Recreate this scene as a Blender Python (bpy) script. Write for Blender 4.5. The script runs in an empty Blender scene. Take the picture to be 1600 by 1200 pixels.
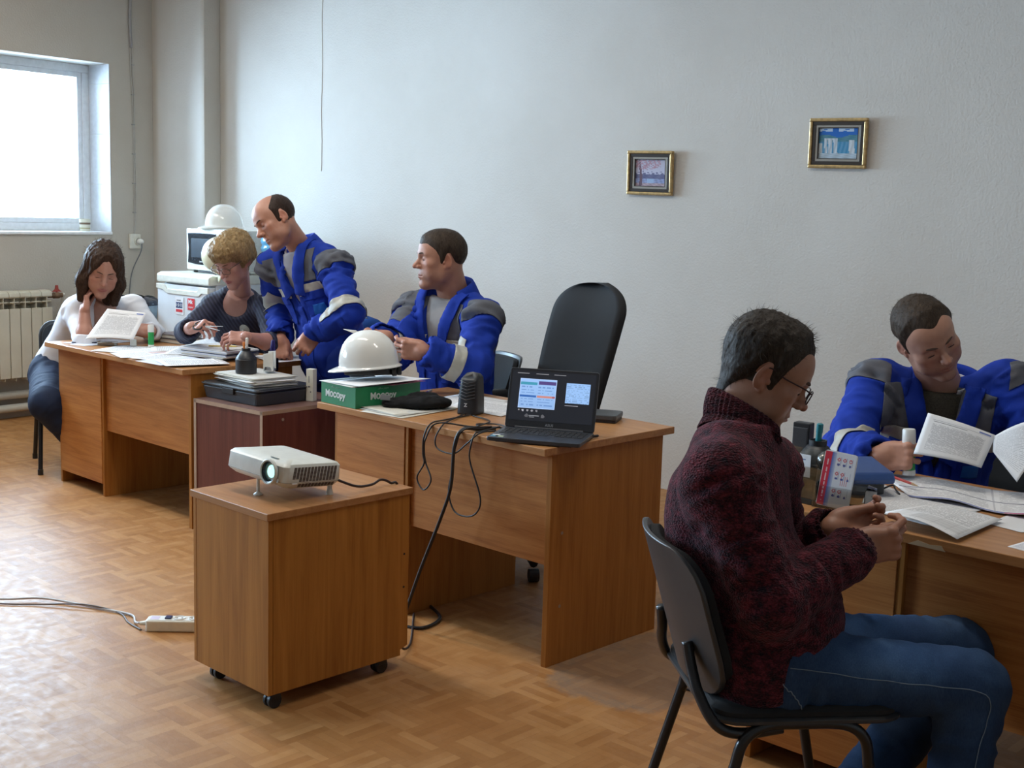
import bpy, bmesh, math, random
import numpy as np
from mathutils import Vector, Matrix, Euler
random.seed(7)
RNG = np.random.default_rng(11)
S = bpy.context.scene
COL = S.collection
PI = math.pi
# ------------------------------------------------------------------ camera, world, light
cam = bpy.data.cameras.new('camera')
cam_o = bpy.data.objects.new('camera', cam); COL.objects.link(cam_o)
cam.sensor_width = 36.0
cam.lens = 1926.07 / 1600 * 36.0
cam.clip_start = 0.05
_y, _p, _r = -0.655685, 0.140065, 0.029219
_f = Vector((math.sin(_y) * math.cos(_p), math.cos(_y) * math.cos(_p), -math.sin(_p)))
_r0 = Vector((math.cos(_y), -math.sin(_y), 0)); _u0 = _r0.cross(_f)
_rt = math.cos(_r) * _r0 + math.sin(_r) * _u0
_up = -math.sin(_r) * _r0 + math.cos(_r) * _u0
cam_o.matrix_world = Matrix(((_rt.x, _up.x, -_f.x, 0), (_rt.y, _up.y, -_f.y, 0), (_rt.z, _up.z, -_f.z, 1.5), (0, 0, 0, 1)))
S.camera = cam_o
S.view_settings.view_transform = 'Standard'
S.view_settings.look = 'None'
S.view_settings.gamma = 1.0
S.view_settings.use_curve_mapping = False
S.view_settings.exposure = 0.03
W = bpy.data.worlds.new('overcast_sky'); S.world = W
W.use_nodes = True
_bg = W.node_tree.nodes['Background']
_bg.inputs[0].default_value = (0.53, 0.765, 1.0, 1)
_bg.inputs[1].default_value = 46.0
WIN_Y = [(2.75, 5.30), (-0.9, 1.6)]     # daylight openings in the window wall
for i, (y0, y1) in enumerate(WIN_Y):
    L = bpy.data.lights.new('window_daylight', 'AREA')
    L.shape = 'RECTANGLE'; L.size = 1.18; L.size_y = y1 - y0
    L.energy = 1.0; L.cycles.is_portal = True
    L.color = (0.66, 0.82, 1.0)
    o = bpy.data.objects.new('window_daylight', L); COL.objects.link(o)
    o.matrix_world = Matrix(((0, 0, -1, -8.12), (0, 1, 0, (y0 + y1) / 2), (1, 0, 0, 1.85), (0, 0, 0, 1)))
for i, (x, y) in enumerate([(-6.3, 2.9), (-3.9, 2.9), (-1.5, 2.9)]):  # the leftmost is an added fill that brightens the window wall and pier
    L = bpy.data.lights.new('ceiling_tube_and_fill', 'AREA')
    L.shape = 'RECTANGLE'; L.size = 1.2; L.size_y = 0.12
    L.energy = (42.0, 30.0, 20.0)[i]
    L.color = (1.0, 0.94, 0.84)
    o = bpy.data.objects.new('ceiling_tube_and_fill', L); COL.objects.link(o)
    o.location = (x, y, 3.27)
# ------------------------------------------------------------------ frames
DA = -0.108928
CA, SA = math.cos(DA), math.sin(DA)
def DW(a, b, z=0.0):                     # desk rows stand 6 degrees off the walls
    return Vector((a * CA - b * SA, a * SA + b * CA, z))
# ------------------------------------------------------------------ materials
MATS = {}
def nmat(name):
    m = bpy.data.materials.new(name); m.use_nodes = True
    nt = m.node_tree
    return m, nt, nt.nodes['Principled BSDF']
def link(nt, a, b): nt.links.new(a, b)
def node(nt, typ, **kw):
    n = nt.nodes.new(typ)
    for k, v in kw.items():
        if k.startswith('i_'):
            key = k[2:]
            n.inputs[int(key) if key.isdigit() else key].default_value = v
        else: setattr(n, k, v)
    return n
def ramp(nt, fac, stops):
    r = nt.nodes.new('ShaderNodeValToRGB')
    e = r.color_ramp.elements
    while len(e) < len(stops): e.new(0.5)
    for k, (p, c) in enumerate(stops):
        e[k].position = p; e[k].color = (c[0], c[1], c[2], 1)
    link(nt, fac, r.inputs[0]); return r
def bump(nt, bsdf, h, strength=0.3, dist=0.002):
    b = node(nt, 'ShaderNodeBump'); b.inputs['Strength'].default_value = strength; b.inputs['Distance'].default_value = dist
    link(nt, h, b.inputs['Height']); link(nt, b.outputs[0], bsdf.inputs['Normal']); return b
def plain(name, col, rough=0.5, metal=0.0, var=0.06, scale=30, bmp=0.0, bscale=200, spec=None, coat=0):
    if name in MATS: return MATS[name]
    m, nt, b = nmat(name)
    tc = node(nt, 'ShaderNodeTexCoord')
    nz = node(nt, 'ShaderNodeTexNoise', i_Scale=scale, i_Detail=4.0)
    link(nt, tc.outputs['Object'], nz.inputs['Vector'])
    lo = [max(0, c * (1 - var)) for c in col]; hi = [min(1, c * (1 + var)) for c in col]
    r = ramp(nt, nz.outputs['Fac'], [(0.3, lo), (0.7, hi)])
    link(nt, r.outputs[0], b.inputs['Base Color'])
    b.inputs['Roughness'].default_value = rough; b.inputs['Metallic'].default_value = metal
    if spec is not None: b.inputs['Specular IOR Level'].default_value = spec
    if coat: b.inputs['Coat Weight'].default_value = coat; b.inputs['Coat Roughness'].default_value = 0.08
    if bmp:
        n2 = node(nt, 'ShaderNodeTexNoise', i_Scale=bscale, i_Detail=3.0)
        link(nt, tc.outputs['Object'], n2.inputs['Vector'])
        bump(nt, b, n2.outputs['Fac'], bmp, 0.002)
    MATS[name] = m; return m
def wood(name, dark, mid, light, grain=(1, 9, 9), rough=0.42, scale=3.0, fine=1.0):
    if name in MATS: return MATS[name]
    m, nt, b = nmat(name)
    tc = node(nt, 'ShaderNodeTexCoord')
    mp = node(nt, 'ShaderNodeMapping'); mp.inputs['Scale'].default_value = grain
    link(nt, tc.outputs['Object'], mp.inputs['Vector'])
    n1 = node(nt, 'ShaderNodeTexNoise', i_Scale=scale, i_Detail=6.0, i_Roughness=0.6, i_Distortion=0.6)
    link(nt, mp.outputs[0], n1.inputs['Vector'])
    mp2 = node(nt, 'ShaderNodeMapping'); mp2.inputs['Scale'].default_value = tuple(g * (6 if g > 1.5 else 1.6) for g in grain)
    link(nt, tc.outputs['Object'], mp2.inputs['Vector'])
    n2 = node(nt, 'ShaderNodeTexNoise', i_Scale=scale * 1.5, i_Detail=4.0)
    link(nt, mp2.outputs[0], n2.inputs['Vector'])
    mx = node(nt, 'ShaderNodeMath', operation='MULTIPLY_ADD'); mx.inputs[1].default_value = 0.45 * fine
    link(nt, n2.outputs['Fac'], mx.inputs[0]); link(nt, n1.outputs['Fac'], mx.inputs[2])
    r = ramp(nt, mx.outputs[0], [(0.42, dark), (0.66, mid), (0.95, light)])
    link(nt, r.outputs[0], b.inputs['Base Color'])
    b.inputs['Roughness'].default_value = rough + .08; b.inputs['Specular IOR Level'].default_value = .28
    bump(nt, b, n2.outputs['Fac'], 0.05, 0.001)
    MATS[name] = m; return m
def vcol(name, rough=0.5, emit=0.0, attr='col', spec=0.5, noise=0.0):
    if name in MATS: return MATS[name]
    m, nt, b = nmat(name)
    a = node(nt, 'ShaderNodeAttribute', attribute_name=attr)
    link(nt, a.outputs['Color'], b.inputs['Base Color'])
    b.inputs['Roughness'].default_value = rough
    b.inputs['Specular IOR Level'].default_value = spec
    if emit:
        link(nt, a.outputs['Color'], b.inputs['Emission Color']); b.inputs['Emission Strength'].default_value = emit
        b.inputs['Base Color'].default_value = (0.01, 0.01, 0.01, 1)
        for l in list(nt.links):
            if l.to_socket == b.inputs['Base Color']: nt.links.remove(l)
    MATS[name] = m; return m
# ------------------------------------------------------------------ mesh building
class MB:
    def __init__(s): s.v = []; s.f = []
    def add(s, vs, fs):
        o = len(s.v); s.v.extend([tuple(v) for v in vs]); s.f.extend([tuple(i + o for i in f) for f in fs]); return s
    def box(s, x0, y0, z0, x1, y1, z1, M=None):
        vs = [(x0, y0, z0), (x1, y0, z0), (x1, y1, z0), (x0, y1, z0), (x0, y0, z1), (x1, y0, z1), (x1, y1, z1), (x0, y1, z1)]
        if M is not None: vs = [M @ Vector(v) for v in vs]
        return s.add(vs, [(0, 3, 2, 1), (4, 5, 6, 7), (0, 1, 5, 4), (1, 2, 6, 5), (2, 3, 7, 6), (3, 0, 4, 7)])
    def prism(s, poly, axis, lo, hi, M=None):        # poly: 2-D outline (ccw), extruded along axis 0/1/2
        def p3(p, t):
            q = [0, 0, 0]; o = [i for i in range(3) if i != axis]
            q[o[0]], q[o[1]], q[axis] = p[0], p[1], t
            return M @ Vector(q) if M is not None else Vector(q)
        n = len(poly)
        vs = [p3(p, lo) for p in poly] + [p3(p, hi) for p in poly]
        fs = [tuple(range(n))[::-1], tuple(range(n, 2 * n))] + [(i, (i + 1) % n, n + (i + 1) % n, n + i) for i in range(n)]
        if axis == 1: fs = [f[::-1] for f in fs]
        return s.add(vs, fs)
    def tube(s, pts, r, n=8, closed=False, caps=True):
        pts = [Vector(p) for p in pts]; m = len(pts)
        rr = r if hasattr(r, '__len__') else [r] * m
        vs = []; prev = None
        for i, p in enumerate(pts):
            a = pts[(i - 1) % m] if (closed or i > 0) else p
            b = pts[(i + 1) % m] if (closed or i < m - 1) else p
            t = (b - a)
            t = t.normalized() if t.length > 1e-9 else Vector((0, 0, 1))
            if prev is None:
                u = t.orthogonal().normalized()
            else:
                u = prev - t * prev.dot(t)
                u = u.normalized() if u.length > 1e-6 else t.orthogonal().normalized()
            prev = u; w = t.cross(u)
            for k in range(n):
                an = 2 * PI * k / n
                vs.append(p + (u * math.cos(an) + w * math.sin(an)) * rr[i])
        fs = []
        for i in range(m if closed else m - 1):
            j = (i + 1) % m
            for k in range(n):
                k2 = (k + 1) % n
                fs.append((i * n + k, i * n + k2, j * n + k2, j * n + k))
        if caps and not closed:
            fs.append(tuple(range(n))[::-1]); fs.append(tuple((m - 1) * n + k for k in range(n)))
        return s.add(vs, fs)
    def cyl(s, p0, p1, r0, r1=None, n=16): return s.tube([p0, p1], [r0, r0 if r1 is None else r1], n)
    def lathe(s, prof, n=24, M=None, closed_ends=True):    # prof: (r, z) list
        vs = []; m = len(prof)
        for r, z in prof:
            for k in range(n):
                a = 2 * PI * k / n
                v = Vector((r * math.cos(a), r * math.sin(a), z))
                vs.append(M @ v if M is not None else v)
        fs = []
        for i in range(m - 1):
            for k in range(n):
                k2 = (k + 1) % n
                fs.append((i * n + k, i * n + k2, (i + 1) * n + k2, (i + 1) * n + k))
        if closed_ends:
            fs.append(tuple(range(n))[::-1]); fs.append(tuple((m - 1) * n + k for k in range(n)))
        return s.add(vs, fs)
    def grid(s, fn, nu, nv, cu=False):
        vs = [fn(i / nu, j / nv) for j in range(nv + 1) for i in range(nu + 1)]
        w = nu + 1
        return s.add(vs, [(j * w + i, j * w + i + 1, (j + 1) * w + i + 1, (j + 1) * w + i) for j in range(nv) for i in range(nu)])
def obj(name, mb, mat, parent=None, bevel=0.0, smooth=None, solid=0.0, subs=0, seg=2, off=-1.0):
    me = bpy.data.meshes.new(name)
    me.from_pydata([tuple(v) for v in mb.v], [], mb.f); me.validate()
    o = bpy.data.objects.new(name, me); COL.objects.link(o)
    if parent is not None: o.parent = parent
    me.materials.append(mat)
    if smooth: me.shade_smooth()
    if smooth == 'auto': me.set_sharp_from_angle(angle=math.radians(38))
    if solid:
        md = o.modifiers.new('thickness', 'SOLIDIFY'); md.thickness = solid; md.offset = off
    if bevel:
        md = o.modifiers.new('bevel', 'BEVEL'); md.width = bevel; md.segments = seg; md.limit_method = 'ANGLE'; md.angle_limit = math.radians(40)
    if subs:
        md = o.modifiers.new('subdivision', 'SUBSURF'); md.levels = subs; md.render_levels = subs
    return o
def tag(o, label=None, cat=None, group=None, kind=None):
    if label: o['label'] = label
    if cat: o['category'] = cat
    if group: o['group'] = group
    if kind: o['kind'] = kind
    return o
def thing(name, label, cat, loc=(0, 0, 0), rot=0.0, group=None, quat=None):
    o = bpy.data.objects.new(name, None); COL.objects.link(o)
    o.empty_display_size = 0.05
    o.location = loc
    if quat is not None: o.rotation_mode = 'QUATERNION'; o.rotation_quaternion = quat
    else: o.rotation_euler = (0, 0, rot)
    return tag(o, label, cat, group)
def dthing(name, label, cat, a, b, z=0.0, rot=0.0, group=None):
    return thing(name, label, cat, DW(a, b, z), DA + rot, group)
def struct(name, mb, mat, bevel=0.0, parent=None, smooth=None):
    o = obj(name, mb, mat, parent, bevel, smooth)
    if parent is None: o['kind'] = 'structure'
    return o
def curve_pts(pts, n=60, closed=False):                 # Catmull-Rom through points
    P = [Vector(p) for p in pts]; m = len(P); out = []
    segs = m if closed else m - 1
    for i in range(segs):
        p1, p2 = P[i], P[(i + 1) % m]
        p0 = P[i - 1] if (closed or i > 0) else p1 * 2 - p2
        p3 = P[(i + 2) % m] if (closed or i < m - 2) else p2 * 2 - p1
        k = max(2, n // segs)
        for j in range(k):
            t = j / k
            out.append(0.5 * ((2 * p1) + (p2 - p0) * t + (2 * p0 - 5 * p1 + 4 * p2 - p3) * t * t + (3 * p1 - p0 - 3 * p2 + p3) * t ** 3))
    if not closed: out.append(P[-1])
    return out
def rrect(w, h, r, n=5, cx=0, cy=0):
    out = []
    for (sx, sy, a0) in ((1, -1, -PI / 2), (1, 1, 0), (-1, 1, PI / 2), (-1, -1, PI)):
        for k in range(n + 1):
            a = a0 + PI / 2 * k / n
            out.append((cx + sx * (w / 2 - r) + r * math.cos(a), cy + sy * (h / 2 - r) + r * math.sin(a)))
    return out
def letters(name, text, size, mat, parent, loc, rot, extrude=0.0008, bold=0.0, align='CENTER'):
    cu = bpy.data.curves.new(name, 'FONT'); cu.body = text; cu.size = size; cu.extrude = extrude; cu.offset = bold
    cu.align_x = align; cu.align_y = 'CENTER'; cu.resolution_u = 3
    t = bpy.data.objects.new(name + '_tmp', cu); COL.objects.link(t)
    bpy.context.view_layer.update()
    me = bpy.data.meshes.new_from_object(t.evaluated_get(bpy.context.evaluated_depsgraph_get()))
    me.name = name
    bpy.data.objects.remove(t); bpy.data.curves.remove(cu)
    o = bpy.data.objects.new(name, me); COL.objects.link(o)
    me.materials.clear(); me.materials.append(mat)
    o.parent = parent; o.location = loc; o.rotation_euler = rot
    return o
def painted(name, w, h, nx, ny, fn, mat, parent, M=None, thick=0.0):     # flat print: one coloured face per cell, in the local xz plane facing -y
    vs = [(w * i / nx - w / 2, 0, h * j / ny) for j in range(ny + 1) for i in range(nx + 1)]
    W1 = nx + 1
    fs = [(j * W1 + i, j * W1 + i + 1, (j + 1) * W1 + i + 1, (j + 1) * W1 + i) for j in range(ny) for i in range(nx)]
    if M is not None: vs = [tuple(M @ Vector(v)) for v in vs]
    me = bpy.data.meshes.new(name); me.from_pydata(vs, [], fs)
    ca = me.color_attributes.new('col', 'FLOAT_COLOR', 'CORNER')
    cols = np.ones((nx * ny, 4, 4), np.float32)
    for j in range(ny):
        for i in range(nx):
            cols[j * nx + i, :, :3] = fn((i + 0.5) / nx, (j + 0.5) / ny)
    ca.data.foreach_set('color', cols.ravel())
    me.materials.append(mat)
    o = bpy.data.objects.new(name, me); COL.objects.link(o); o.parent = parent
    return o
def h1(i, j=0, k=0):
    return (math.sin(i * 127.1 + j * 311.7 + k * 74.7) * 43758.5453) % 1.0
# ================================================================== materials of the place
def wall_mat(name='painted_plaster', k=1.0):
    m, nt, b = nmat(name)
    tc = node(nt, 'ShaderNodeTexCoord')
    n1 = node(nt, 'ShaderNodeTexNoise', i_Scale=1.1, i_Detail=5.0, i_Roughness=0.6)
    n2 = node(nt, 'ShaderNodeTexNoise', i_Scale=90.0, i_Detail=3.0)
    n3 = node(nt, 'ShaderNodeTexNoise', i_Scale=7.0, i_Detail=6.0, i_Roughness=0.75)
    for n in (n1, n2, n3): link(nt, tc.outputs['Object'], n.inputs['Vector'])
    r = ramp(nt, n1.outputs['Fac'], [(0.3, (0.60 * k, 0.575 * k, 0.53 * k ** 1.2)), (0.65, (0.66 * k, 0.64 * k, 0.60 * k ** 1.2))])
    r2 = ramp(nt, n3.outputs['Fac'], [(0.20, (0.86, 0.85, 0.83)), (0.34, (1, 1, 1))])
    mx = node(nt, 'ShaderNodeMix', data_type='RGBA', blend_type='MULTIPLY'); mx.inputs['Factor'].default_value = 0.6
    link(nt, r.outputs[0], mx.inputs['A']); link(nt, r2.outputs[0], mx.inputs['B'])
    # brown water stains running down the room corner and beside the pier
    sx = node(nt, 'ShaderNodeSeparateXYZ'); link(nt, tc.outputs['Object'], sx.inputs[0])
    tot = None
    for x0, wd in ((-7.735, .075), (-7.135, .07)):
        a = node(nt, 'ShaderNodeMath', operation='SUBTRACT'); a.inputs[1].default_value = x0; link(nt, sx.outputs[0], a.inputs[0])
        c = node(nt, 'ShaderNodeMath', operation='ABSOLUTE'); link(nt, a.outputs[0], c.inputs[0])
        d = node(nt, 'ShaderNodeMapRange'); d.interpolation_type = 'SMOOTHSTEP'; d.inputs['From Min'].default_value = .01; d.inputs['From Max'].default_value = wd; d.inputs['To Min'].default_value = 1; d.inputs['To Max'].default_value = 0
        link(nt, c.outputs[0], d.inputs['Value'])
        if tot is None: tot = d.outputs[0]
        else:
            m2 = node(nt, 'ShaderNodeMath', operation='MAXIMUM'); link(nt, tot, m2.inputs[0]); link(nt, d.outputs[0], m2.inputs[1]); tot = m2.outputs[0]
    sn = node(nt, 'ShaderNodeMath', operation='MULTIPLY'); link(nt, tot, sn.inputs[0]); link(nt, n1.outputs['Fac'], sn.inputs[1])
    st = node(nt, 'ShaderNodeMix', data_type='RGBA'); link(nt, sn.outputs[0], st.inputs['Factor'])
    link(nt, mx.outputs['Result'], st.inputs['A']); st.inputs['B'].default_value = (0.40, 0.34, 0.26, 1)
    link(nt, st.outputs['Result'], b.inputs['Base Color'])
    b.inputs['Roughness'].default_value = 0.85
    bump(nt, b, n2.outputs['Fac'], 0.35, 0.006)
    return m
def floor_mat():                          # worn sheet linoleum printed with parquet blocks
    m, nt, b = nmat('parquet_print_linoleum')
    tc = node(nt, 'ShaderNodeTexCoord')
    rot = node(nt, 'ShaderNodeVectorRotate', rotation_type='Z_AXIS'); rot.inputs['Angle'].default_value = -DA
    link(nt, tc.outputs['Object'], rot.inputs['Vector'])
    sc = node(nt, 'ShaderNodeVectorMath', operation='SCALE'); sc.inputs['Scale'].default_value = 1 / 0.15
    link(nt, rot.outputs[0], sc.inputs[0])
    sep = node(nt, 'ShaderNodeSeparateXYZ'); link(nt, sc.outputs[0], sep.inputs[0])
    def mth(op, a, bb=None):
        n = node(nt, 'ShaderNodeMath', operation=op)
        for k, v in ((0, a), (1, bb)):
            if v is None: continue
            if isinstance(v, (int, float)): n.inputs[k].default_value = v
            else: link(nt, v, n.inputs[k])
        return n.outputs[0]
    X, Y = sep.outputs[0], sep.outputs[1]
    ix, iy = mth('FLOOR', X), mth('FLOOR', Y)
    par = mth('PINGPONG', mth('ADD', ix, iy), 1.0)
    par = mth('ABSOLUTE', mth('MODULO', mth('ADD', ix, iy), 2.0))
    fx, fy = mth('FRACT', X), mth('FRACT', Y)
    mixf = node(nt, 'ShaderNodeMix', data_type='FLOAT')
    link(nt, par, mixf.inputs['Factor']); link(nt, fx, mixf.inputs['A']); link(nt, fy, mixf.inputs['B'])
    fing = mth('FLOOR', mth('MULTIPLY', mixf.outputs['Result'], 5.0))
    cmb = node(nt, 'ShaderNodeCombineXYZ'); link(nt, ix, cmb.inputs[0]); link(nt, iy, cmb.inputs[1]); link(nt, fing, cmb.inputs[2])
    wn = node(nt, 'ShaderNodeTexWhiteNoise', noise_dimensions='3D'); link(nt, cmb.outputs[0], wn.inputs['Vector'])
    grain = node(nt, 'ShaderNodeTexNoise', i_Scale=14.0, i_Detail=5.0); link(nt, tc.outputs['Object'], grain.inputs['Vector'])
    v = mth('ADD', mth('MULTIPLY', wn.outputs['Value'], 0.55), mth('MULTIPLY', grain.outputs['Fac'], 0.45))
    r = ramp(nt, v, [(0.10, (0.315, 0.135, 0.040)), (0.5, (0.395, 0.185, 0.062)), (0.90, (0.49, 0.255, 0.098))])
    # seam between strips, faint
    fe = mth('FRACT', mth('MULTIPLY', mixf.outputs['Result'], 5.0))
    ln = mth('LESS_THAN', fe, 0.07)
    # wear: pale scuffs and grey dirt
    w1 = node(nt, 'ShaderNodeTexNoise', i_Scale=2.2, i_Detail=9.0, i_Roughness=0.72); link(nt, tc.outputs['Object'], w1.inputs['Vector'])
    rw = ramp(nt, w1.outputs['Fac'], [(0.52, (0, 0, 0)), (0.74, (1, 1, 1))])
    mx = node(nt, 'ShaderNodeMix', data_type='RGBA'); link(nt, mth('MULTIPLY', rw.outputs[0], 0.45), mx.inputs['Factor'])
    link(nt, r.outputs[0], mx.inputs['A']); mx.inputs['B'].default_value = (0.50, 0.30, 0.16, 1)
    mx2 = node(nt, 'ShaderNodeMix', data_type='RGBA'); link(nt, mth('MULTIPLY', ln, 0.25), mx2.inputs['Factor'])
    link(nt, mx.outputs['Result'], mx2.inputs['A']); mx2.inputs['B'].default_value = (0.20, 0.10, 0.035, 1)
    # grey worn patch beside the middle desk's end panel
    p = DW(-2.37, 3.2)
    sb = node(nt, 'ShaderNodeVectorMath', operation='SUBTRACT'); sb.inputs[1].default_value = (p.x, p.y, 0)
    link(nt, tc.outputs['Object'], sb.inputs[0])
    rr = node(nt, 'ShaderNodeVectorRotate', rotation_type='Z_AXIS'); rr.inputs['Angle'].default_value = -DA
    link(nt, sb.outputs[0], rr.inputs['Vector'])
    dv = node(nt, 'ShaderNodeVectorMath', operation='MULTIPLY'); dv.inputs[1].default_value = (1 / 0.27, 1 / 0.40, 0); link(nt, rr.outputs[0], dv.inputs[0])
    s2 = node(nt, 'ShaderNodeSeparateXYZ'); link(nt, dv.outputs[0], s2.inputs[0])
    p4 = mth('ADD', mth('POWER', mth('ABSOLUTE', s2.outputs[0]), 3.0), mth('POWER', mth('ABSOLUTE', s2.outputs[1]), 3.0))
    pn = node(nt, 'ShaderNodeTexNoise', i_Scale=9.0, i_Detail=7.0, i_Roughness=0.7); link(nt, tc.outputs['Object'], pn.inputs['Vector'])
    pm = mth('ADD', p4, mth('MULTIPLY', mth('SUBTRACT', pn.outputs['Fac'], 0.5), 1.7))
    rp = ramp(nt, pm, [(0.45, (0.75, 0.75, 0.75)), (0.72, (1, 1, 1)), (1.0, (0, 0, 0))])
    dirt = mth('MULTIPLY', rp.outputs[0], mth('ADD', 0.25, mth('MULTIPLY', pn.outputs['Fac'], 0.75)))
    mx3 = node(nt, 'ShaderNodeMix', data_type='RGBA'); link(nt, dirt, mx3.inputs['Factor'])
    link(nt, mx2.outputs['Result'], mx3.inputs['A']); mx3.inputs['B'].default_value = (0.19, 0.155, 0.125, 1)
    # small chips
    vo = node(nt, 'ShaderNodeTexNoise', i_Scale=5.5, i_Detail=8.0, i_Roughness=0.8); link(nt, tc.outputs['Object'], vo.inputs['Vector'])
    ch = mth('GREATER_THAN', vo.outputs['Fac'], 0.735)
    mx4 = node(nt, 'ShaderNodeMix', data_type='RGBA'); link(nt, ch, mx4.inputs['Factor'])
    link(nt, mx3.outputs['Result'], mx4.inputs['A']); mx4.inputs['B'].default_value = (0.09, 0.055, 0.04, 1)
    link(nt, mx4.outputs['Result'], b.inputs['Base Color'])
    rg = node(nt, 'ShaderNodeTexNoise', i_Scale=25.0, i_Detail=6.0, i_Roughness=0.7); link(nt, tc.outputs['Object'], rg.inputs['Vector'])
    rr2 = ramp(nt, rg.outputs['Fac'], [(0.3, (0.36, 0.36, 0.36)), (0.75, (0.58, 0.58, 0.58))])
    rgh = mth('ADD', rr2.outputs[0], mth('MULTIPLY', dirt, 0.35))
    link(nt, rgh, b.inputs['Roughness'])
    b.inputs['Specular IOR Level'].default_value = 0.27
    bump(nt, b, rg.outputs['Fac'], 0.25, 0.004)
    return m
PLASTER = wall_mat(); FLOOR = floor_mat()
CEIL = plain('ceiling_paint', (0.72, 0.71, 0.68), 0.9)
CREAM = plain('cream_enamel', (0.60, 0.56, 0.45), 0.35, scale=8)
CREAM_PIPE = plain('cream_pipe_paint', (0.56, 0.53, 0.45), 0.4, scale=8)
PVC = plain('white_pvc', (0.74, 0.77, 0.80), 0.35)
WHITE_PL = plain('white_plastic', (0.78, 0.78, 0.74), 0.35)
OFFWHITE = plain('aged_white_plastic', (0.70, 0.69, 0.60), 0.35)
BLACK_PL = plain('black_plastic', (0.018, 0.019, 0.022), 0.42, bmp=0.08, bscale=600)
DARKGREY_PL = plain('dark_grey_plastic', (0.045, 0.048, 0.055), 0.45)
GREY_PL = plain('grey_plastic', (0.16, 0.17, 0.18), 0.45)
BLACK_FAB = plain('black_upholstery', (0.012, 0.0125, 0.014), 0.9, bmp=0.4, bscale=900)
BLACK_METAL = plain('black_enamel_tube', (0.015, 0.015, 0.017), 0.3)
CHROME = plain('chrome', (0.7, 0.7, 0.72), 0.18, 1.0)
STEEL = plain('steel', (0.45, 0.46, 0.48), 0.3, 1.0)
GOLD = plain('gilt_moulding', (0.52, 0.36, 0.16), 0.35, 0.6, var=0.25, scale=60)
DKFRAME = plain('dark_frame_wood', (0.03, 0.022, 0.016), 0.4)
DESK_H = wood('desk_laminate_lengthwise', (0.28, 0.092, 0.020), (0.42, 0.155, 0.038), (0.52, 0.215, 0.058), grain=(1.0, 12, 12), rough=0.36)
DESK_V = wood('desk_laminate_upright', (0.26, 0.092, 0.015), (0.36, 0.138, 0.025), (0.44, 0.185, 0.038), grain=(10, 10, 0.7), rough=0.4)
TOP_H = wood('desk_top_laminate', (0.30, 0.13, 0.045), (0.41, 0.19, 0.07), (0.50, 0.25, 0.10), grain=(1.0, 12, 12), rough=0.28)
CART_V = wood('cart_laminate_upright', (0.30, 0.108, 0.018), (0.41, 0.165, 0.030), (0.50, 0.215, 0.046), grain=(9, 9, 0.5), rough=0.4, fine=0.6)
CART_T = wood('cart_top_laminate', (0.28, 0.12, 0.042), (0.37, 0.165, 0.06), (0.45, 0.215, 0.085), grain=(1.0, 10, 10), rough=0.3)
MAHOG = wood('mahogany_laminate', (0.085, 0.022, 0.014), (0.125, 0.035, 0.022), (0.165, 0.05, 0.032), grain=(9, 9, 0.6), rough=0.35)
EDGE = plain('pale_edge_band', (0.40, 0.27, 0.18), 0.5)
MAHTOP = plain('dusty_mahogany_top', (0.16, 0.085, 0.07), 0.4, var=0.15)
HOLE_SHADE = plain('dark_gap', (0.03, 0.024, 0.02), 0.9)  # flat dark colour painted for the shade inside screw and outlet holes
def glass_mat(name, tint=(1, 1, 1), refl=0.07, rough=0.02):
    if name in MATS: return MATS[name]
    m = bpy.data.materials.new(name); m.use_nodes = True
    nt = m.node_tree; nt.nodes.clear()
    out = node(nt, 'ShaderNodeOutputMaterial'); mix = node(nt, 'ShaderNodeMixShader')
    tr = node(nt, 'ShaderNodeBsdfTransparent'); tr.inputs[0].default_value = (*tint, 1)
    gl = node(nt, 'ShaderNodeBsdfGlossy'); gl.inputs['Roughness'].default_value = rough
    fr = node(nt, 'ShaderNodeFresnel'); fr.inputs[0].default_value = 1.45
    mp = node(nt, 'ShaderNodeMath', operation='ADD'); mp.inputs[1].default_value = refl - 0.04
    link(nt, fr.outputs[0], mp.inputs[0]); link(nt, mp.outputs[0], mix.inputs[0])
    link(nt, tr.outputs[0], mix.inputs[1]); link(nt, gl.outputs[0], mix.inputs[2]); link(nt, mix.outputs[0], out.inputs[0])
    MATS[name] = m; return m
GLASS = glass_mat('window_glass')
CLEAR = glass_mat('clear_plastic', (0.93, 0.95, 0.95), 0.09, 0.05)
# ================================================================== room shell
XW, YP, YW, XR, YB, HC = -7.748, 5.659, 5.803, 3.4, -5.0, 3.30
def panel(name, x0, y0, z0, x1, y1, z1, mat): return struct(name, MB().box(x0, y0, z0, x1, y1, z1), mat)
fl = MB().box(XW - .4, YB - .2, -0.1, XR + .2, YW + .2, 0.0)
struct('floor', fl, FLOOR)
panel('ceiling', XW - .4, YB - .2, HC, XR + .2, YW + .2, HC + .15, CEIL)
bk = MB().box(XW - .4, YW, 0, XR + .2, YW + .2, HC); struct('wall_back', bk, PLASTER)
panel('wall_right', XR, YB, 0, XR + .2, YW, HC, PLASTER)
panel('wall_front', XW - .4, YB - .2, 0, XR + .2, YB, HC, PLASTER)
Z0, Z1 = 1.262, 2.44
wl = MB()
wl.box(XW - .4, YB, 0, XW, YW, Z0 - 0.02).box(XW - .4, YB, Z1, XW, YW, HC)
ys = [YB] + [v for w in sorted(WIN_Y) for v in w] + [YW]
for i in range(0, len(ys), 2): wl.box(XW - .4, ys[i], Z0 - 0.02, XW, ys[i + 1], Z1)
struct('wall_left', wl, wall_mat('shaded_wall_plaster', .94))  # same plaster, darkened: the dim window wall's shade is put into its colour
struct('wall_corner', MB().box(XW, YP, 0, -7.154, YW, HC), PLASTER, bevel=0.006)['kind'] = 'structure'
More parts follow.
